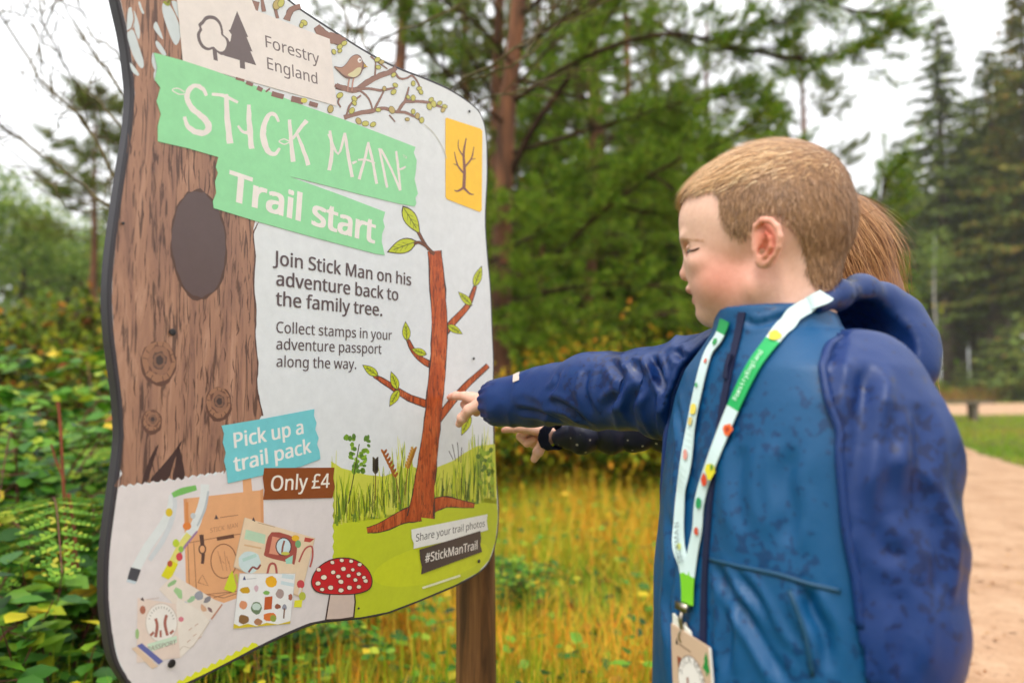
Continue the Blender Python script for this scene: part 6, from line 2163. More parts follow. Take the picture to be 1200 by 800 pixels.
def sleeve(side, joints, radii, lo, hi, seed):
    fd = Field(lo, hi, .0034)
    fd.chain(joints, radii, .02)
    jn = np.array(joints[-1]); ja = jn - np.array(joints[-2]); ja /= np.linalg.norm(ja)
    fd.op(lambda P: -((P[0] - jn[0]) * ja[0] + (P[1] - jn[1]) * ja[1] + (P[2] - jn[2]) * ja[2]) + .001, jn - .09, jn + .09, .004, 'sub', 0)
    fd.cap(jn - ja * .030, jn + ja * .05, radii[-1] - .012, radii[-1] - .008, .003, 'sub')
    fd2 = Field(lo, hi, .0034)
    def shoulder(P):
        return np.maximum(np.maximum(torso_f(P, .0060), raglan(P, side)), .66 - P[2])
    fd2.op(shoulder, B0 + NA((-.2, -.2, .65)), B0 + NA((.2, .2, 1.0)), 0)
    k = .022
    hh = np.maximum(k - np.abs(fd.v - fd2.v), 0) / k
    v = np.minimum(fd.v, fd2.v) - hh * hh * k * .25
    sl, P = fd.block(lo, hi)
    rg = raglan(P, side)
    cut = np.where((P[2] > .62) & (torso_f(P) < .004), rg, -1)
    fd.v = np.maximum(v, cut[:v.shape[0], :v.shape[1], :v.shape[2]].astype(np.float32) * .8)
    # keep out of the inside of the jacket body
    V, Q = fd.mesh()
    V = relax(V, Q, 2, .5)
    N = vnormals(V, Q)
    J = np.array(joints)
    # arm coordinate
    best = np.full(len(V), 1e9); s = np.zeros(len(V)); acc = 0
    dirv = np.zeros_like(V)
    for a, b_ in zip(J, J[1:]):
        ab = b_ - a; L = np.linalg.norm(ab)
        t = np.clip((V - a) @ ab / L ** 2, 0, 1)
        dd = np.linalg.norm(V - a - t[:, None] * ab, axis=1)
        m = dd < best
        best[m] = dd[m]; s[m] = acc + t[m] * L; dirv[m] = ab / L
        acc += L
    tot = acc
    ang = vnoise(V * 9, seed + 3)
    xr = np.stack([s * 26 + ang * 1.1 + V[:, 2] * 11, V[:, 2] * 15, V[:, 0] * 9], 1)
    f1 = (1 - np.abs(vnoise(xr, seed))) ** 3 - .35
    if side > 0: f1 = .55 * ((1 - np.abs(vnoise(np.stack([s * 7 + ang * .8, V[:, 0] * 21 + V[:, 2] * 6, V[:, 1] * 21], 1), seed))) ** 2 - .35)
    amp = .0028 + .0075 * np.exp(-((s - .07) / .06) ** 2) + .0040 * np.exp(-((s - tot * .52) / .07) ** 2)
    d = amp * f1 + .0010 * vnoise(V * 40, seed + 7) + .0016 * vnoise(V * 14, seed + 9)
    # gathered cuff
    e = np.exp(-((tot - s - .006) / .014) ** 2)
    ax = J[-1] - J[-2]; ax /= np.linalg.norm(ax)
    u1 = unit(np.cross(ax, Zax)[None])[0]; u2 = np.cross(ax, u1)
    th = np.arctan2((V - J[-1]) @ u2, (V - J[-1]) @ u1)
    d = d * (1 - .7 * e) + e * .0018 * np.cos(17 * th + np.sin(th * 3) * 1.5)
    d = d * np.clip((tot * 1.2 - s) / .02, 0, 1)
    up = np.clip(1 - np.clip(-raglan((V[:, 0], V[:, 1], V[:, 2]), side) / .02, 0, 1), 0, 1) * (V[:, 2] > .66) * (torso_f((V[:, 0], V[:, 1], V[:, 2])) < .007)
    V = V + N * (d * (1 - up))[:, None]
    return V, Q, s, tot


def crease(V, Q, paths, mask=None):
    """press folds into a cloth surface: (pixel path, depth, half width); a soft lip rises beside each"""
    tree = BVHTree.FromPolygons([Vector(v) for v in V], [list(map(int, q)) for q in Q])
    N = vnormals(V, Q)
    D = np.zeros(len(V))
    for pts, depth, w in paths:
        P = []
        for x, y in smooth_pts(pts, 6):
            loc, nor = cast(tree, x, y)
            if loc is not None: P.append(tuple(loc))
        if len(P) < 3: continue
        P = np.array(P)
        sel = np.nonzero(((V > P.min(0) - 4 * w) & (V < P.max(0) + 4 * w)).all(1))[0]
        if len(sel) == 0: continue
        A, B = P[:-1], P[1:]
        best = np.full(len(sel), 1e9); f = np.zeros(len(sel))
        for i in range(len(A)):
            ab = B[i] - A[i]; L2 = max(ab @ ab, 1e-12)
            t = np.clip((V[sel] - A[i]) @ ab / L2, 0, 1)
            d = np.linalg.norm(V[sel] - A[i] - t[:, None] * ab, axis=1)
            m_ = d < best; best[m_] = d[m_]; f[m_] = (i + t[m_]) / len(A)
        taper = np.clip(np.sin(np.pi * np.clip(f, 0.02, .98)) * 1.6, 0, 1)
        x = best / w
        D[sel] += taper * depth * (-np.exp(-x * x) + .55 * np.exp(-((x - 2.0) / .9) ** 2))
    if mask is not None: D = D * mask
    return V + N * D[:, None]


def sleeve_mask(V, side):
    P = (V[:, 0], V[:, 1], V[:, 2])
    on_body = (torso_f(P) < .012) & (V[:, 2] > .66)
    return np.where(on_body, np.clip(-raglan(P, side) / .03, 0, 1), 1)


boy = thing('person', 'young boy in a blue and teal raincoat pointing at the board', 'person', (B0[0], B0[1], 0))
BO = NA((B0[0], B0[1], 0))

# continuous body: head and neck, trunk, limbs, hands
bf = Field(BO + NA((-.30, -.22, 0)), BO + NA((.24, .28, 1.0)), .009)
bf.chain([BP(0, 0, .95), BP(0, 0, .89), BP(0, .005, .78), BP(0, .0, .62), BP(0, 0, .54)], [.040, .062, .080, .080, .085], .03)
for s in (-1, 1):
    bf.cap(BP(.04 * s, 0, .885), BP(.085 * s, 0, .875), .035, .032, .03)
    bf.chain([BP(.05 * s, 0, .54), BP(.06 * s, .005, .30), BP(.06 * s, -.01, .09)], [.07, .05, .036], .02)
    bf.chain([BP(.06 * s, -.02, .05), BP(.07 * s, .10, .035)], [.034, .028], .02)
bf.chain([RSH, REL, RWR], [.036, .028, .019], .02)
bf.chain([LSH, LEL, LWR], [.034, .028, .020], .02)
TV, TQ = bf.mesh()
# left hand inside the hanging sleeve's mouth
lf = Field(LWR - NA((.06, .06, .14)), LWR + NA((.06, .06, .03)), .0014)
dn = unit((LWR - LEL)[None])[0]
lf.chain([LWR, LWR + dn * .03, LWR + dn * .055], [.017, .020, .017], .008)
for i, (o, L) in enumerate(((-.021, .046), (-.008, .052), (.006, .049), (.019, .040))):
    a = LWR + dn * .05 + BF * -o
    lf.chain([a, a + dn * L * .55 + BL * -.004, a + dn * L + BL * -.014], [.0072, .0066, .0055], .002)
lf.chain([LWR + dn * .012 + BF * .017, LWR + dn * .045 + BF * .034, LWR + dn * .068 + BF * .033 - BL * .008], [.0095, .0078, .0062], .004)
LV_, LQ_ = lf.mesh()
BV, BQ = join_parts([(HV, HQ), (TV, TQ), (BHV, BHQ), (LV_, LQ_)])
body = np_mesh('body', BV - BO, BQ, m_skin, boy)
hcol = np.repeat(SKIN[None], len(BHV), 0)
gk = gauss(BHV, BTIP, (.014, .014, .014))[:, None]
hcol = hcol * (1 - .45 * gk) + BLUSH * .45 * gk
paint(body, np.concatenate([HCol, np.repeat(SKIN[None], len(TV), 0), hcol * np.array([.98, .93, .92]), np.repeat(SKIN[None], len(LV_), 0)]))

# jacket
JBV = crease(JBV, JBQ, [([(838, 660), (856, 695), (880, 728), (905, 770), (922, 800)], .007, .006), ([(862, 672), (884, 700), (905, 742), (930, 780)], .005, .005), 
    ([(930, 520), (920, 560), (926, 600), (918, 640)], .004, .008), ([(944, 688), (952, 715), (968, 745), (972, 790)], .010, .006), ([(792, 470), (800, 520), (796, 580)], .005, .006), ([(782, 600), (788, 650), (782, 710), (790, 760)], .005, .007),
    ([(870, 520), (864, 570), (870, 625)], .003, .008), ([(846, 690), (852, 730), (850, 790)], .005, .006), ([(872, 372), (884, 380), (905, 376), (930, 366)], .003, .003)], seam_mask(JBV))
jac = np_mesh('jacket', JBV - BO, JBQ, m_teal, boy)
lo = np.minimum(RWR, RSH) - .12; hi = np.maximum(RSH, BP(0, 0, .98)) + .12
hi = np.maximum(hi, np.array([.32, 1.28, .99])); 
SRV, SRQ, ss, tt_ = sleeve(-1, [RSH, NA(at(768, 458, .93)), REL, NA(at(622, 467, 1.095)), NA(at(590, 470.5, BZT - .078)), NA(at(574, 472.5, BZT - .060))], [.060, .053, .049, .0395, .0325, .0280], np.minimum(lo, [-.08, .6, .72]), hi, 11)
SLV, SLQ, s2, t2 = sleeve(1, [LSH, NA(at(1046, 530, .680)), LEL, NA(at(1045, 740, .645)), NA(at(1036, 812, .635))], [.046, .049, .0510, .0525, .046], np.minimum(np.minimum(LSH, LWR), BP(0, 0, .55)) - .14, np.maximum(np.maximum(LSH, LWR), BP(0, 0, .98)) + .13, 23)
SRV = crease(SRV, SRQ, [([(762, 416), (772, 436), (780, 462), (786, 492)], .008, .005), ([(790, 408), (800, 424), (806, 446)], .006, .005), ([(716, 421), (726, 440), (722, 462), (708, 480)], .007, .006), ([(744, 420), (750, 446), (738, 476), (744, 500)], .006, .006),
    ([(690, 432), (684, 456), (694, 486)], .004, .006), ([(640, 470), (664, 478), (690, 498)], .005, .006), ([(604, 480), (630, 484), (660, 494)], .004, .005), ([(655, 436), (650, 452), (640, 462)], .003, .005), ([(815, 404), (822, 420), (824, 440)], .005, .005)], sleeve_mask(SRV, -1))
SLV = crease(SLV, SLQ, [([(1018, 420), (1012, 460), (1003, 519), (996, 580), (992, 630)], .014, .0085), ([(1040, 470), (1036, 530), (1040, 590)], .004, .009), ([(1075, 470), (1082, 520), (1078, 590), (1086, 650)], .004, .010),
    ([(962, 430), (966, 475), (974, 519), (984, 560)], .0045, .006), ([(1000, 640), (990, 690), (984, 740)], .007, .007), ([(1020, 610), (1034, 640), (1060, 655)], .005, .008), ([(1050, 690), (1062, 730), (1058, 790)], .004, .009), ([(985, 392), (975, 420), (970, 455)], .005, .006), ([(1095, 600), (1104, 650), (1098, 700)], .004, .008)], sleeve_mask(SLV, 1))
sr = np_mesh('sleeve', SRV - BO, SRQ, m_navy, jac)
sl_ = np_mesh('sleeve', SLV - BO, SLQ, m_navy, jac)


def hood_mesh():
    c = NA(at(1010, 400, .80))
    fd = Field(c - .2, c + .2, .0032)
    A = (BL, BF, Zax)
    fd.ell(NA(at(1026, 418, .825)), A, (.062, .050, .062))
    fd.ell(NA(at(960, 410, .885)), A, (.062, .046, .052), .03)
    rim = [(958, 357, .712), (982, 345, .745), (1008, 343, .785), (1038, 353, .808), (1062, 372, .812), (1077, 400, .800), (1080, 434, .780)]
    fd.chain([NA(at(*p)) for p in rim], [.008, .010, .0115, .012, .0115, .010, .009], .024)
    fd.chain([NA(at(*p)) for p in ((1008, 343, .785), (970, 352, .87), (925, 362, .915), (880, 372, .92))], [.013, .013, .012, .009], .018)
    fd.ell(NA(at(1024, 400, .768)), A, (.060, .044, .044), .006, 'sub')
    fd.ell(NA(at(985, 392, .815)), A, (.055, .045, .040), .008, 'sub')
    V, Q = fd.mesh()
    V = relax(V, Q, 2, .5)
    N = vnormals(V, Q)
    V = V + N * (.0035 * vnoise(V * 18, 5) + .0020 * vnoise(V * 38, 6))[:, None]
    return V, Q


HDV, HDQ = hood_mesh()
hood = np_mesh('hood', HDV - BO, HDQ, m_navy, jac)

# trousers and boots, below the frame
tf = Field(BO + NA((-.16, -.16, .05)), BO + NA((.16, .16, .60)), .006)
for s in (-1, 1):
    tf.chain([BP(.055 * s, 0, .56), BP(.062 * s, .004, .32), BP(.064 * s, -.006, .11)], [.085, .066, .056], .03)
TRV, TRQ = tf.mesh(); np_mesh('trousers', TRV - BO, TRQ, m_dark, boy)
for s in (-1, 1):
    f_ = Field(BP(.065 * s, .03, .06) - NA((.15, .15, .10)), BP(.065 * s, .03, .06) + NA((.15, .15, .16)), .005)
    f_.chain([BP(.065 * s, -.012, .19), BP(.065 * s, -.015, .06)], [.055, .046], .02)
    f_.chain([BP(.065 * s, -.02, .044), BP(.075 * s, .115, .036)], [.044, .036], .02)
    f_.op(lambda P: P[2] - .003, f_.lo, f_.lo + f_.h * f_.n, 0, 'sub', 0)
    V, Q = f_.mesh(); np_mesh('boot', V - BO, Q, m_boot, boy)

JB = BVHTree.FromPolygons([Vector(v) for v in np.concatenate([JBV])], [list(map(int, q)) for q in JBQ])
ALLV, ALLQ = join_parts([(JBV, JBQ), (SRV, SRQ), (SLV, SLQ), (HDV, HDQ)])
JALL = BVHTree.FromPolygons([Vector(v) for v in ALLV], [list(map(int, q)) for q in ALLQ])
HBVH = BVHTree.FromPolygons([Vector(v) for v in HV], [list(map(int, q)) for q in HQ])


def surf_path(bvh, pts, lift=.002, k=5):
    out = []
    last = None
    for x, y in smooth_pts(pts, k):
        loc, nor = cast(bvh, x, y)
        if loc is None:
            if last is None: continue
            d = ray(x, y); loc = EYE + d * ((last[0] - EYE).dot(FWD)); nor = last[1]
        if nor.dot(EYE - loc) < 0: nor = -nor
        last = (loc, nor)
        out.append((loc + nor * lift, nor))
    return out


def ribbon(mb, path, w, mi=0, origin=Vector((0, 0, 0)), cols=None, thick=.0012):
    """flat band lying on a surface; path = [(point, normal)]; has a front and edges"""
    n = len(path)
    L, R, L2, R2 = [], [], [], []
    pts = [p for p, _ in path]
    # steady the points
    for _ in range(3):
        pts = [pts[0]] + [(pts[i - 1] + pts[i] * 2 + pts[i + 1]) / 4 for i in range(1, n - 1)] + [pts[-1]]
    nn_ = [q for _, q in path]
    for _ in range(8):
        nn_ = [nn_[0]] + [(nn_[i - 1] + nn_[i] * 2 + nn_[i + 1]).normalized() for i in range(1, n - 1)] + [nn_[-1]]
    for i in range(n):
        t = (pts[min(i + 1, n - 1)] - pts[max(i - 1, 0)]).normalized()
        s = t.cross(nn_[i]).normalized()
        ww = w[i] if hasattr(w, '__len__') else w
        p = pts[i] - origin
        L.append(p + s * ww / 2); R.append(p - s * ww / 2)
        L2.append(p + s * ww / 2 - nn_[i] * thick); R2.append(p - s * ww / 2 - nn_[i] * thick)
    vs = L + R + L2 + R2
    for i in range(n - 1):
        c = cols[i] if cols else None
        base = len(mb.v)
    base = len(mb.v)
    mb.v.extend([tuple(v) for v in vs])
    for i in range(n - 1):
        c = cols[i] if cols else None
        for f in ((i, n + i, n + i + 1, i + 1), (2 * n + i, i, i + 1, 2 * n + i + 1), (n + i, 3 * n + i, 3 * n + i + 1, n + i + 1), (3 * n + i, 2 * n + i, 2 * n + i + 1, 3 * n + i + 1)):
            mb.f.append([base + q for q in f]); mb.mi.append(mi); mb.c.append(c)
    return L, R


# zip, seams, pocket
mb = MB()
zp = surf_path(JB, [(870, 366), (866, 390), (858, 425), (850, 465), (842, 515), (836, 560), (831, 610), (828, 655), (826, 700), (825, 760), (825, 815)], .0022, 5)
ribbon(mb, zp, .008, 0, Vector(BO), None, .002)
zo = mb.build('zip', m_zip, jac)
mb = MB()
q, nq = zp[9]
mb.tube([q - Vector(BO) + nq * .003, q - Vector(BO) + nq * .004 + Vector((-.003, 0, -.012)), q - Vector(BO) + nq * .004 + Vector((-.004, 0, -.024))], [.003, .0026, .0034], 8)
mb.build('zip_pull', m_zip, jac)
m_seam, nt, b = new_mat('seam', .5, .4, lin(16, 66, 96))
m_tag, nt, b = new_mat('reflective_tab', .3, .5, lin(206, 190, 178))
for pts in ([(833, 655), (870, 664), (910, 672), (950, 684), (985, 692)], [(925, 690), (936, 720), (946, 750), (952, 790)]):
    mb = MB(); p = surf_path(JB, pts, .0006, 4)
    mb.tube([a - Vector(BO) for a, _ in p], .0022, 6); mb.build('pocket_seam', m_seam, jac, smooth=True)
mb = MB(); ribbon(mb, surf_path(JALL, [(606, 433), (605.5, 438), (605, 443.5), (605, 447)], .0016, 4), .0105, 0, Vector(BO)); mb.build('reflective_tab', m_tag, sr)
# raglan piping: a cord along the seam between body and sleeve panels
for side, par in ((1, sl_), (-1, sr)):
    pts = []
    for z in np.linspace(.70, .955, 40):
        l = float(np.interp(z, [.66, .74, .78, .86, .92, .955, .975], [.150, .142, .136, .128, .104, .080, .075]))
        a_ = float(np.interp(z, TZ, TA)) + .004; b_ = float(np.interp(z, TZ, TB)) + .004; c_ = float(np.interp(z, TZ, TC))
        if l < a_ * .998:
            pts.append(Vector(BP(l * side, c_ + b_ * math.sqrt(1 - (l / a_) ** 2), z) - BO))
    if len(pts) > 3:
        mb = MB(); mb.tube(pts, .0042, 8); mb.build('piping', m_navy, par, smooth=True)
# cuff welt
# ---- hair
HAIRP = [(798, 243), (801, 236), (808, 230), (820, 226), (834, 223), (842, 232), (844, 256), (850, 267), (861, 277), (872, 280), (880, 271), (883, 260), (892, 252), (905, 251), (917, 256), (928, 266), (937, 281), (942, 300), (945, 322), (953, 334), (970, 339),
         (990, 330), (1010, 295), (1022, 250), (1015, 185), (960, 140), (900, 140), (840, 160), (780, 210), (780, 243)]
Am = HLoc.copy(); Am[:, 1] = np.abs(Am[:, 1])
hx_, hy_ = project(from_local(Am, HO, HF, HL))
mask = in_poly(hx_, hy_, HAIRP) & (HLoc[:, 2] > -.075)
# not on the ears
earz = (Am[:, 1] > .0715) & (hx_ > 876) & (hx_ < 918) & (hy_ > 254)
mask &= ~earz
m = mask.astype(float)
ms = m.copy()
for _ in range(14):
    acc = np.zeros(len(m)); cnt = np.zeros(len(m))
    for a, b_ in ((0, 1), (1, 2), (2, 3), (3, 0)):
        np.add.at(acc, HQ[:, a], ms[HQ[:, b_]]); np.add.at(cnt, HQ[:, a], 1)
        np.add.at(acc, HQ[:, b_], ms[HQ[:, a]]); np.add.at(cnt, HQ[:, b_], 1)
    ms = .5 * ms + .5 * acc / np.maximum(cnt, 1)
soft = np.clip((ms - .5) * 2.2, 0, 1)
topw = np.clip((HLoc[:, 2] - .045) / .04, 0, 1)
topw = topw * topw * (3 - 2 * topw)
thick = (.0016 + .0040 * topw) * soft + .0004
keep = (mask & (soft > .22))[HQ].all(1)
CV = HV + HNn * thick[:, None]
used = np.unique(HQ[keep])
rem = np.full(len(HV), -1); rem[used] = np.arange(len(used))
hair = np_mesh('hair', CV[used] - BO, rem[HQ[keep]], m_cap, boy)
CROWN = H(958, 186)


def strands(roots, normals, flows, lengths, lifts, width, seg=4, R=.085, curl=.0):
    N = len(roots)
    fl = unit(flows - normals * (flows * normals).sum(1, keepdims=True))
    side = unit(np.cross(fl, normals))
    V = np.zeros((N, (seg + 1) * 2, 3))
    jit = RNG.normal(0, 1, (N, 1))
    for i in range(seg + 1):
        s = i / seg
        L = lengths[:, None]
        p = roots + fl * L * s + normals * (lifts[:, None] * L * s * (1.2 - .5 * s)) - normals * ((L * s) ** 2 / (2 * R)) * .9 + side * (jit * .12 * L * s * s)
        w = width * (1 - .75 * s)
        V[:, 2 * i] = p + side * w
        V[:, 2 * i + 1] = p - side * w
    F = np.array([(2 * i, 2 * i + 1, 2 * i + 3, 2 * i + 2) for i in range(seg)])
    FF = (np.arange(N) * (seg + 1) * 2)[:, None, None] + F[None]
    return V.reshape(-1, 3), FF.reshape(-1, 4)


pool = np.nonzero(mask)[0]
def scalp(n, w):
    p = w[pool]; p = p / p.sum()
    i = RNG.choice(pool, n, p=p)
    return i
# long top
it = scalp(9000, topw + .0)
fl = HV[it] - CROWN; fl = unit(fl) + HF * .75 + HL * .10 + RNG.normal(0, .13, (len(it), 3))
R0 = HV[it] + RNG.normal(0, .0012, (len(it), 3)) + HNn[it] * (thick[it] * .55)[:, None]
lt_ = RNG.uniform(.016, .036, len(it)) * (.45 + .55 * topw[it])
back = np.clip(((HV[it] - CROWN) @ HF) / .05, 0, 1)
lt_ = lt_ * (.45 + .55 * back)
V1, F1 = strands(R0, HNn[it], fl, lt_, RNG.uniform(.12, .34, len(it)), .00042, 5)
np_mesh('top_hair', V1 - BO, F1, m_hair, hair)
# clipped sides and back
it = scalp(15000, (1 - topw * .8) * (.25 + soft))
fl = unit(HV[it] - CROWN) * .5 - Zax * .8 - HF * .25 + RNG.normal(0, .22, (len(it), 3))
R0 = HV[it] + RNG.normal(0, .0012, (len(it), 3))
V2, F2 = strands(R0, HNn[it], fl, RNG.uniform(.005, .012, len(it)) * (.45 + .55 * soft[it]), RNG.uniform(.25, .5, len(it)), .00036, 3)
np_mesh('side_hair', V2 - BO, F2, m_hairside, hair)
# eyes, looking down at the fingertip
m_eye, nt, b = new_mat('eyeball', .12, .5)
vc = nt.nodes.new('ShaderNodeVertexColor'); vc.layer_name = 'print'
nt.links.new(vc.outputs[0], b.inputs['Base Color'])
for s in (-1, 1):
    c = H(816.5, 293.0, .029 * s)
    ef = Field(c - .013, c + .013, .0008); ef.ball(c, .0100)
    EV, EQ = ef.mesh()
    eo = np_mesh('eye', EV - BO, EQ, m_eye, boy)
    look = unit((HF * .92 - Zax * .36 + HL * .12 * s)[None])[0]
    cs_ = unit(EV - c) @ look
    paint(eo, np.where(cs_[:, None] > .93, np.array(lin(16, 14, 16)), np.where(cs_[:, None] > .78, np.array(lin(74, 92, 106)), np.array(lin(206, 196, 190)))))
# lashes and brow
m_lash, nt, b = new_mat('eyelash', .6, .2, lin(70, 44, 34))
mb = MB()
p = surf_path(HBVH, [(805.5, 293.0), (809, 293.4), (814, 292.8), (820, 290.5)], .0006, 4)
mb.tube([a - Vector(BO) for a, _ in p], [.0003] + [.0008] * (len(p) - 2) + [.0003], 6)
for i in range(2, len(p) - 1):
    mb.tube([p[i][0] - Vector(BO), p[i][0] - Vector(BO) + Vector(HF) * .0035 + Vector((0, 0, -.0028))], [.0003, .0001], 3, cap=False)
mb.build('eyelashes', m_lash, boy)
mb = MB()
for i in range(60):
    x = random.Random(i).uniform(803, 823); y = 280.5 + (x - 803) * .06 + random.Random(i + 99).uniform(-1.4, 1.4)
    loc, nor = cast(HBVH, x, y)
    if loc is None: continue
    q = loc - Vector(BO)
    mb.tube([q, q + nor * .0012 + Vector(-HF) * .0018, q + nor * .0014 + Vector(-HF) * .0036 + Vector((0, 0, -.0006))], [.00012, .0001, .00006], 3, cap=False)
mb.build('eyebrow', m_brow, boy)
# ================================================================ the girl behind him
GHV, GHQ, GWR, GFA = girl_hand()
GF_ = NA((-.90, .436, 0)); GL_ = NA((-GF_[1], GF_[0], 0))
GB = NA((.487, 1.175, 0))
girl = thing('person', 'girl with long brown hair half hidden behind the boy, pointing too', 'person', (GB[0], GB[1], 0))


def GP_(l, f, z): return GB + GL_ * l + GF_ * f + Zax * z


GHO = GP_(0, .02, 1.094)
ghv = from_local(HLoc, GHO, GF_, GL_, .98)
gf = Field(GB + NA((-.25, -.22, 0)), GB + NA((.25, .22, 1.0)), .010)
gf.chain([GP_(0, 0, .96), GP_(0, 0, .90), GP_(0, 0, .78), GP_(0, 0, .54)], [.042, .07, .08, .085], .05)
GRS = GP_(-.10, .01, .885); GLS = GP_(.10, -.02, .885)
GEL = NA(at(800, 500, 1.15))
GLE = GP_(.15, -.05, .70); GLW = GP_(.14, .03, .54)
for s in (-1, 1):
    gf.cap(GP_(.05 * s, 0, .90), GP_(.09 * s, 0, .885), .038, .034, .03)
    gf.chain([GP_(.05 * s, 0, .54), GP_(.06 * s, .005, .30), GP_(.06 * s, -.01, .09)], [.068, .048, .035], .02)
    gf.chain([GP_(.06 * s, -.02, .05), GP_(.07 * s, .10, .035)], [.034, .028], .02)
gf.chain([GRS, GEL, GWR], [.034, .027, .018], .02)
gf.chain([GLS, GLE, GLW], [.034, .027, .018], .02)
GTV, GTQ = gf.mesh()
hf = Field(GLW - NA((.05, .05, .12)), GLW + NA((.05, .05, .03)), .0016)
dn = unit((GLW - GLE)[None])[0]
hf.chain([GLW, GLW + dn * .03, GLW + dn * .055], [.016, .019, .016], .008)
for o, L in ((-.020, .044), (-.007, .050), (.006, .047), (.018, .038)):
    a = GLW + dn * .05 + GF_ * -o
    hf.chain([a, a + dn * L * .55 - GL_ * .004, a + dn * L - GL_ * .013], [.0070, .0064, .0052], .002)
hf.chain([GLW + dn * .012 + GF_ * .017, GLW + dn * .042 + GF_ * .032, GLW + dn * .064 + GF_ * .031], [.009, .0075, .006], .004)
GLV, GLQ = hf.mesh()
V, Q = join_parts([(ghv, HQ), (GTV, GTQ), (GHV, GHQ), (GLV, GLQ)])
gb = np_mesh('body', V - GB, Q, m_skin, girl)
gtipw = gauss(GHV, P3(584, 504, 1.21), (.014, .014, .014))[:, None]
gcol = np.repeat(SKIN[None], len(GHV), 0) * (1 - .5 * gtipw) + BLUSH * .5 * gtipw
paint(gb, np.concatenate([HCol, np.repeat(SKIN[None], len(GTV), 0), gcol * np.array([.99, .94, .92]), np.repeat(SKIN[None], len(GLV), 0)]))
for s in (-1, 1):
    c0 = to_local(H(816.5, 293.0, .029 * s)[None])
    c = from_local(c0, GHO, GF_, GL_, .98)[0]
    ef = Field(c - .013, c + .013, .0008); ef.ball(c, .0098)
    EV, EQ = ef.mesh()
    eo = np_mesh('eye', EV - GB, EQ, m_eye, girl)
    look = unit((GF_ * .92 - Zax * .36 + GL_ * .12 * s)[None])[0]
    cs_ = unit(EV - c) @ look
    paint(eo, np.where(cs_[:, None] > .93, np.array(lin(16, 14, 16)), np.where(cs_[:, None] > .78, np.array(lin(84, 66, 48)), np.array(lin(206, 196, 190)))))
# quilted jacket
jf = Field(GB + NA((-.22, -.22, .46)), GB + NA((.22, .22, .99)), .005)
jf.chain([GP_(0, 0, .94), GP_(0, 0, .86), GP_(0, 0, .74), GP_(0, 0, .62), GP_(0, 0, .54)], [.072, .108, .114, .118, .122], .05)
jf.cap(GP_(-.06, 0, .90), GP_(.06, 0, .90), .062, .062, .04)
V, Q = jf.mesh(); N = vnormals(V, Q)
V = V + N * (.006 * np.abs(np.sin(V[:, 2] * math.pi / .055)) - .003)[:, None]
gj = np_mesh('quilted_jacket', V - GB, Q, m_puffer, girl)


def puff_sleeve(J, R, ring=.030):
    J = [NA(j) for j in J]
    A = np.array(J)
    f_ = Field(A.min(0) - .09, A.max(0) + .09, .0032)
    f_.chain(J, R, .02)
    V, Q = f_.mesh(); N = vnormals(V, Q)
    best = np.full(len(V), 1e9); s = np.zeros(len(V)); acc = 0
    for a, b_ in zip(J, J[1:]):
        ab = b_ - a; L = np.linalg.norm(ab)
        t = np.clip((V - a) @ ab / L ** 2, 0, 1); dd = np.linalg.norm(V - a - t[:, None] * ab, axis=1)
        m_ = dd < best; best[m_] = dd[m_]; s[m_] = acc + t[m_] * L; acc += L
    u = (acc - s) / ring
    V = V + N * (.0075 * np.abs(np.sin(np.pi * (u - .35))) ** .6 * np.clip(u * 1.2, 0, 1) - .003 + .0014 * vnoise(V * 60, 3))[:, None]
    return np_mesh('sleeve', V - GB, Q, m_puffer, gj)


puff_sleeve([GRS, NA(at(840, 497, 1.14)), GEL, NA(at(720, 505, 1.155)), NA(at(676, 511, 1.155)), NA(at(656, 512.5, 1.158))], [.052, .040, .036, .028, .022, .0165], .042)
puff_sleeve([GLS, GLE, GLW], [.05, .042, .034])
mb = MB()
for k in range(5):
    c = NA(at(653 - k * 2.4, 512, 1.158)); 
    ring_ = []
    ax = unit((GWR - NA(at(676, 511, 1.155)))[None])[0]; u1 = unit(np.cross(ax, Zax)[None])[0]; u2 = np.cross(ax, u1)
    pts = [c + (u1 * math.cos(a) + u2 * math.sin(a)) * (.0188 + .0006 * math.cos(a * 9 + k)) - GB for a in np.linspace(0, 2 * math.pi, 28)]
    mb.tube([Vector(p) for p in pts], .0022, 6)
m_rib, nt, b = new_mat('ribbed_cuff', .8, .2, lin(24, 26, 46))
mb.build('cuff', m_rib, gj, smooth=True)
tf = Field(GB + NA((-.16, -.16, .05)), GB + NA((.16, .16, .60)), .006)
for s in (-1, 1):
    tf.chain([GP_(.055 * s, 0, .55), GP_(.062 * s, .004, .32), GP_(.064 * s, -.006, .11)], [.08, .058, .045], .03)
V, Q = tf.mesh(); np_mesh('trousers', V - GB, Q, m_dark, girl)
for s in (-1, 1):
    f_ = Field(GP_(.065 * s, .03, .06) - NA((.15, .15, .10)), GP_(.065 * s, .03, .06) + NA((.15, .15, .16)), .005)
    f_.chain([GP_(.065 * s, -.012, .19), GP_(.065 * s, -.015, .06)], [.052, .044], .02)
    f_.chain([GP_(.065 * s, -.02, .044), GP_(.075 * s, .110, .036)], [.042, .034], .02)
    f_.op(lambda P: P[2] - .003, f_.lo, f_.lo + f_.h * f_.n, 0, 'sub', 0)
    V, Q = f_.mesh(); np_mesh('boot', V - GB, Q, m_boot, girl)
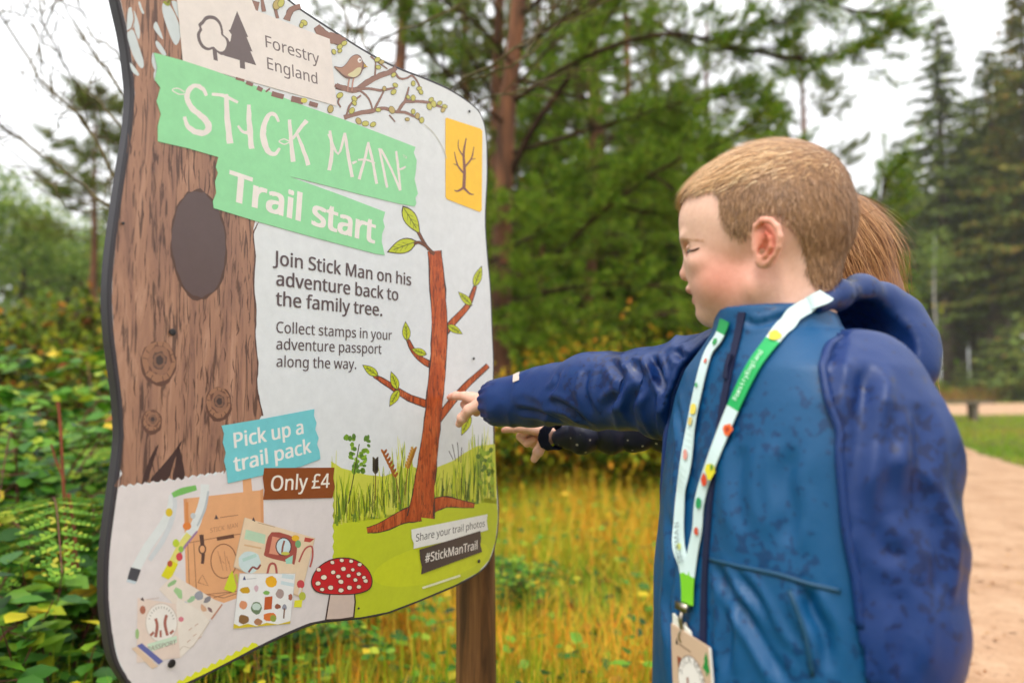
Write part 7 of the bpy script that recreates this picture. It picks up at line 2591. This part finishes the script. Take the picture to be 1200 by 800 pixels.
# long hair: a shell over the scalp and down the back, then strands on it
sf = Field(GHO + NA((-.20, -.20, -.26)), GHO + NA((.20, .20, .15)), .0034)
cA = GHO + .98 * (to_local(H(902, 259)[None])[0] @ np.stack([GF_, GL_, Zax]))
cB = GHO + .98 * (to_local(H(935, 250)[None])[0] @ np.stack([GF_, GL_, Zax]))
axg = (GF_ * math.cos(rad(-8)) + Zax * math.sin(rad(-8)), GL_, -GF_ * math.sin(rad(-8)) + Zax * math.cos(rad(-8)))
sf.ell(cA, axg, (.094, .078, .090)); sf.ell(cB, axg, (.070, .074, .078), .02)
sf.chain([cB + GF_ * -.02, cB - GF_ * .045 - Zax * .09, cB - GF_ * .045 - Zax * .20], [.066, .056, .046], .04)
for s in (-1, 1):
    sf.chain([cA + GL_ * .05 * s - GF_ * .01, cA + GL_ * .062 * s - GF_ * .025 - Zax * .09, cA + GL_ * .055 * s - GF_ * .045 - Zax * .19], [.036, .026, .02], .03)
def facecut(P):
    X, Y, Z = P[0] - GHO[0], P[1] - GHO[1], P[2] - GHO[2]
    f_ = X * GF_[0] + Y * GF_[1]
    return np.maximum(.015 - f_ + np.maximum(Z - .05, 0) * 1.2 - .0, Z - .055)
sf.op(facecut, sf.lo, sf.lo + sf.h * sf.n, .012, 'sub', 0)
V, Q = sf.mesh(); V = relax(V, Q, 2, .5)
N = vnormals(V, Q)
rl = V - cA
V = V + N * (.0022 * vnoise(np.stack([(rl @ GF_) * 60, (rl @ GL_) * 60, V[:, 2] * 8], 1), 4))[:, None]
m_gcap = noisy_mat('long_hair_under', [(.3, lin(98, 62, 38)), (.6, lin(144, 94, 54)), (.8, lin(172, 118, 72))], 30, (6, 6, .5), .5, .4)
gh = np_mesh('hair', V - GB, Q, m_gcap, girl)
top = cA + Zax * .09 - GF_ * .01
i = RNG.choice(len(V), 7000, p=(lambda w: w / w.sum())(np.clip((V[:, 2] - (GHO[2] - .2)), 0.02, .3)))
fl = unit(V[i] - top) * np.array([1, 1, .4]) - Zax * 1.1 - GF_ * .55 + RNG.normal(0, .035, (len(i), 3))
VV, FF = strands(V[i], N[i], fl, RNG.uniform(.06, .14, len(i)), RNG.uniform(.0, .022, len(i)), .0006, 7, .12)
np_mesh('strands', VV - GB, FF, m_brownhair, gh)
# fly-away strands caught by the air
mb = MB()
rr = random.Random(8)
for k in range(46):
    x, y = rr.uniform(1030, 1058), rr.uniform(262, 345)
    p0 = at(x, y, 1.2); p1 = at(x + rr.uniform(2, 12), y + rr.uniform(10, 26), 1.2); p2 = at(x + rr.uniform(-4, 16), y + rr.uniform(34, 70), 1.2)
    mb.tube([q - Vector(GB) for q in vpath([p0, p1, p2], 4)], [.00035] * 9, 3, cap=False)
for k in range(12):
    x, y = 1083 + rr.uniform(-3, 3), 395 + rr.uniform(-10, 20)
    p0 = at(x, y, 1.12); p1 = at(x + rr.uniform(0, 12), y + 26, 1.12); p2 = at(x + rr.uniform(0, 18), y + rr.uniform(40, 70), 1.12)
    mb.tube([q - Vector(GB) for q in vpath([p0, p1, p2], 4)], [.00035] * 9, 3, cap=False)
mb.build('loose_strands', m_brownhair, gh)

# ================================================================ lanyard and card
m_strap, nt, b = new_mat('printed_strap', .5, .35)
vc = nt.nodes.new('ShaderNodeVertexColor'); vc.layer_name = 'print'
nt.links.new(vc.outputs[0], b.inputs['Base Color'])
JHV, JHQ = join_parts([(ALLV, ALLQ), (HV, HQ)])
JH = BVHTree.FromPolygons([Vector(v) for v in JHV], [list(map(int, q)) for q in JHQ])
lo_pt, _ = cast(JB, 808, 660)
lan = thing('lanyard', 'pale printed lanyard with green and yellow motifs round the neck of the boy', 'lanyard', tuple(lo_pt))
LO = Vector(lo_pt)
AQ = lin(206, 226, 226)
mb = MB()


def band(pts, marks, w=.0150, k=10):
    p = surf_path(JALL, pts, .0045, k)
    n = len(p)
    cols = []
    for i in range(n - 1):
        f = i / (n - 1)
        c = AQ
        for a, b_, cc in marks:
            if a <= f <= b_: c = lin(*cc)
        cols.append(c)
    ribbon(mb, p, w, 0, LO, cols, .0012)
    return p


GREENB = (36, 170, 92)
pl_ = band([(853, 376), (846, 396), (832, 418), (820, 465), (813, 502), (802, 573), (799, 612), (798, 640), (805, 662), (808, 690), (808, 708)], [(0, .07, (40, 150, 84)), (.83, 1, (120, 196, 40))])
pr_ = band([(966, 349), (948, 358), (929, 371), (909, 398), (885, 431), (865, 472), (851, 506), (831, 560), (823, 592), (821, 620), (815, 650), (811, 680), (810, 708)], [(.255, .43, GREENB), (.90, 1, (120, 196, 40))])
strap = mb.build('strap', m_strap, lan)
# printed motifs on the strap
mb = MB()


def motif(x, y, r, col, n=9, wob=.25, asp=1.0, lift=.0062):
    mb = MB()
    loc, nor = cast(JALL, x, y)
    if loc is None: return
    if nor.dot(EYE - loc) < 0: nor = -nor
    s = nor.cross(Vector((0, 0, 1))).normalized(); u = s.cross(nor)
    rr_ = random.Random(int(x * 13 + y))
    pts = [loc + nor * lift + (s * math.cos(2 * math.pi * i / n) + u * math.sin(2 * math.pi * i / n) * asp) * r * (1 + rr_.uniform(-wob, wob)) - LO for i in range(n)]
    mb.add(pts, [tuple(range(n))], 0, lin(*col))
    mb.build('motif', m_strap, strap)


for x, y, r, c, a, lf_ in ((909, 397, .0062, (240, 206, 60), 1, .0062), (858, 504, .0058, (226, 104, 50), 1, .0062), (858, 504, .0026, (180, 60, 30), 1, .0068), (838, 552, .0072, (226, 214, 50), 1.1, .0062), (832, 562, .0050, (214, 72, 40), 1.2, .0068), (841, 548, .0028, (90, 150, 60), 1, .007), (825, 590, .0046, (40, 150, 90), 1.3, .0062),
                           (822, 622, .0040, (206, 84, 60), 1, .0062), (818, 480, .0056, (238, 214, 90), 1.2, .0062), (815, 494, .0044, (214, 190, 110), 1, .0064), (843, 402, .0034, (60, 160, 90), 1, .0062), (832, 425, .0024, (210, 80, 60), 1, .0062), (822, 452, .0026, (80, 170, 110), 1, .0062), 
                           (808, 532, .0034, (216, 150, 140), 1.5, .0062), (800, 640, .0034, (206, 214, 120), 1, .0062)):
    motif(x, y, r, c, 10, .2, a, lf_)


def strap_line(p, f0, f1, off, w, col):
    n = len(p)
    i0, i1 = int(f0 * (n - 1)), int(f1 * (n - 1))
    sub = p[i0:i1 + 1]
    out = []
    for i, (q, nn_) in enumerate(sub):
        t = (sub[min(i + 1, len(sub) - 1)][0] - sub[max(i - 1, 0)][0]).normalized()
        s = t.cross(nn_).normalized()
        out.append((q + s * off + nn_ * .0016, nn_))
    for i in range(len(out) - 1):
        (a, na), (b_, nb) = out[i], out[i + 1]
        t = (b_ - a).normalized(); s = t.cross(na).normalized() * w / 2
        mb.add([a + s - LO, a - s - LO, b_ - s - LO, b_ + s - LO], [(0, 1, 2, 3)], 0, col)


def strap_text(s, p, f0, f1, cap, col, off=0.0, flip=False):
    """small lettering running along the strap"""
    n = len(p)
    A, nA = p[int(f0 * (n - 1))]; B, nB = p[int(f1 * (n - 1))]
    if flip: A, B = B, A
    d = (B - A); L = d.length; d.normalize()
    nn_ = (nA + nB).normalized()
    up = nn_.cross(d).normalized()
    wid = sum(GLYPHS[c][0] for c in s)
    sx = L / wid; x = 0
    for ch in s:
        a, cs = GLYPHS[ch]
        if cs:
            loops = [[Vector((q[0], q[1], 0)) for q in c] for c in cs]
            tr = tessellate_polygon(loops)
            flat_ = [q for l in loops for q in l]
            mid = (x + a / 2) / wid
            i = int((f0 + (f1 - f0) * (1 - mid if flip else mid)) * (n - 1))
            base, bn = p[i]
            vs = [base + d * ((q.x - a / 2) * sx) + up * ((q.y - 357) * cap / 714 + off) + bn * .0022 - LO for q in flat_]
            mb.add(vs, [tuple(t) for t in tr], 0, col)
        x += a


strap_text('STICK MAN', pl_, .60, .80, .0075, lin(120, 136, 140), flip=True)
strap_text('Forestry England', pr_, .30, .42, .0050, lin(226, 240, 230), flip=True)
mb.build('lettering', m_strap, strap)
# metal clip
m_metal, nt, b = new_mat('clip_metal', .3, .5, lin(170, 160, 146)); b.inputs['Metallic'].default_value = 1
pc, ncl = pl_[-1]
mb = MB()
c0 = pc - LO + ncl * .004
mb.box(c0 + Vector((0, 0, -.002)), (.016, .006, .007), 0, Matrix.Rotation(math.atan2(-ncl.x, ncl.y) + math.pi, 3, 'Z'))
mb.tube([c0 + Vector((0, 0, -.006)), c0 + Vector((-.002, 0, -.014)), c0 + Vector((-.001, 0, -.022)), c0 + Vector((.003, 0, -.026)), c0 + Vector((.005, 0, -.021)), c0 + Vector((.002, 0, -.017))], [.0022, .0026, .002, .0016, .0014, .001], 8)
mb.tube([c0 + Vector((0, .0, -.024)) + Vector((.004 * math.cos(a), 0, -.006 + .006 * math.sin(a))) for a in np.linspace(0, 6.28, 16)], .0008, 6)
mb.build('clip', m_metal, lan, smooth=True)

# card hanging from the clip
cr = Vector((math.cos(math.atan2(ncl.x, -ncl.y)), math.sin(math.atan2(ncl.x, -ncl.y)), 0))
cn = Vector(ncl); cn.z = 0; cn.normalize(); cr = Vector((0, 0, 1)).cross(-cn).normalized()
if cr.x < 0: cr = -cr
ZC = (pc - EYE).dot(FWD)
topc = at(808, 741, ZC - .014)
card = thing('trail_passport', 'small kraft card booklet hanging from the lanyard clip', 'card', tuple(topc))
CM = .00098 * ZC / .72


def cpt(x, y, d=0.0):
    """card coordinates from photo pixels round the card's top, d metres in front"""
    u = (x - 808) * ZC / FPX * 1.02; v_ = (741 - y) * ZC / FPX
    return cr * u + Vector((0, 0, 1)) * v_ + cn * d


mb = MB()
CK = lin(206, 176, 150)
def slab(pts, d0, d1, col):
    n = len(pts)
    vs = [cpt(x, y, d0) for x, y in pts] + [cpt(x, y, d1) for x, y in pts]
    mb.add(vs, [tuple(range(n, 2 * n)), tuple(range(n - 1, -1, -1))] + [(i, (i + 1) % n, n + (i + 1) % n, n + i) for i in range(n)], 0, col)
slab([(774, 729), (806, 741), (812, 760), (812, 850), (775, 858)], -.004, -.0015, lin(226, 226, 214))
slab([(774, 740.5), (842, 746), (852, 848), (778, 858)], -.001, .0006, CK)
slab([(841.5, 746), (844, 748), (854, 848), (852, 848)], -.0012, .0004, lin(230, 226, 220))
def cpoly(pts, d, col):
    vs = [cpt(x, y, d) for x, y in pts]
    tr = tessellate_polygon([vs])
    mb.add(vs, [tuple(t) for t in tr], 0, col)
cpoly([(783, 761), (785.5, 753), (788, 760.5)], .0009, lin(52, 44, 44)); cpoly([(790, 758.5), (811, 760.5), (811, 762), (790, 760)], .0009, lin(140, 112, 96))
cpoly([(838, 752), (841.5, 762), (840.5, 763), (844.5, 773), (840, 774), (840, 778), (837.5, 778), (837, 774), (831.5, 772), (835.5, 763), (834, 762)], .0009, lin(34, 140, 62))
cpoly([(786, 774), (793, 774), (792, 784), (789.5, 792), (787, 783)], .0009, lin(140, 72, 50))
cpoly([(812 + 24.5 * math.cos(a), 796 + 30.5 * math.sin(a)) for a in np.linspace(0, 6.2, 30)], .0009, lin(150, 124, 112))
cpoly([(812 + 23.5 * math.cos(a), 796 + 29.5 * math.sin(a)) for a in np.linspace(0, 6.2, 30)], .0011, lin(236, 230, 226))
for p in ([(803, 822), (805, 806), (803.5, 792), (807, 791), (808, 806), (807, 822)], [(817, 822), (818, 804), (818.5, 793), (822, 794), (821.5, 806), (821, 822)]):
    cpoly(p, .0013, lin(150, 96, 82))
wid = sum(GLYPHS[c][0] for c in 'STICK MAN') / 1000; x = 0
for ch in 'STICK MAN':
    a_, cs = GLYPHS[ch]
    if cs:
        an = rad(-172 + 164 * ((x + a_ / 2) / 1000 / wid))
        ccx, ccy = 812 + 17 * math.cos(an), 796 + 22 * math.sin(an)
        t = an + math.pi / 2
        sc_ = 7.6 / 714
        flat_ = [(q[0] - a_ / 2, q[1]) for c in cs for q in c]
        tr = tessellate_polygon([[Vector((q[0], q[1], 0)) for q in c] for c in cs])
        vs = [cpt(ccx + gx * sc_ * math.cos(t) + gy * sc_ * math.sin(t), ccy + gx * sc_ * math.sin(t) - gy * sc_ * math.cos(t), .0013) for gx, gy in flat_]
        mb.add(vs, [tuple(q) for q in tr], 0, lin(120, 112, 110))
    x += a_
mb.build('cover', m_strap, card)
# ================================================================ damp air
hz_m = bpy.data.materials.new('damp_air')
hz_m.use_nodes = True
hn = hz_m.node_tree
hn.nodes.clear()
ho = hn.nodes.new('ShaderNodeOutputMaterial')
hv = hn.nodes.new('ShaderNodeVolumePrincipled')
hv.inputs['Color'].default_value = (.93, .95, .97, 1)
hv.inputs['Density'].default_value = .0006
hn.links.new(hv.outputs[0], ho.inputs['Volume'])
mb = MB()
mb.box((0, 740, 15.5), (1840, 1640, 33))
tag(mb.build('haze', hz_m), 'thin damp haze between the trees', 'haze', None, 'stuff')
SC.cycles.volume_bounces = 1
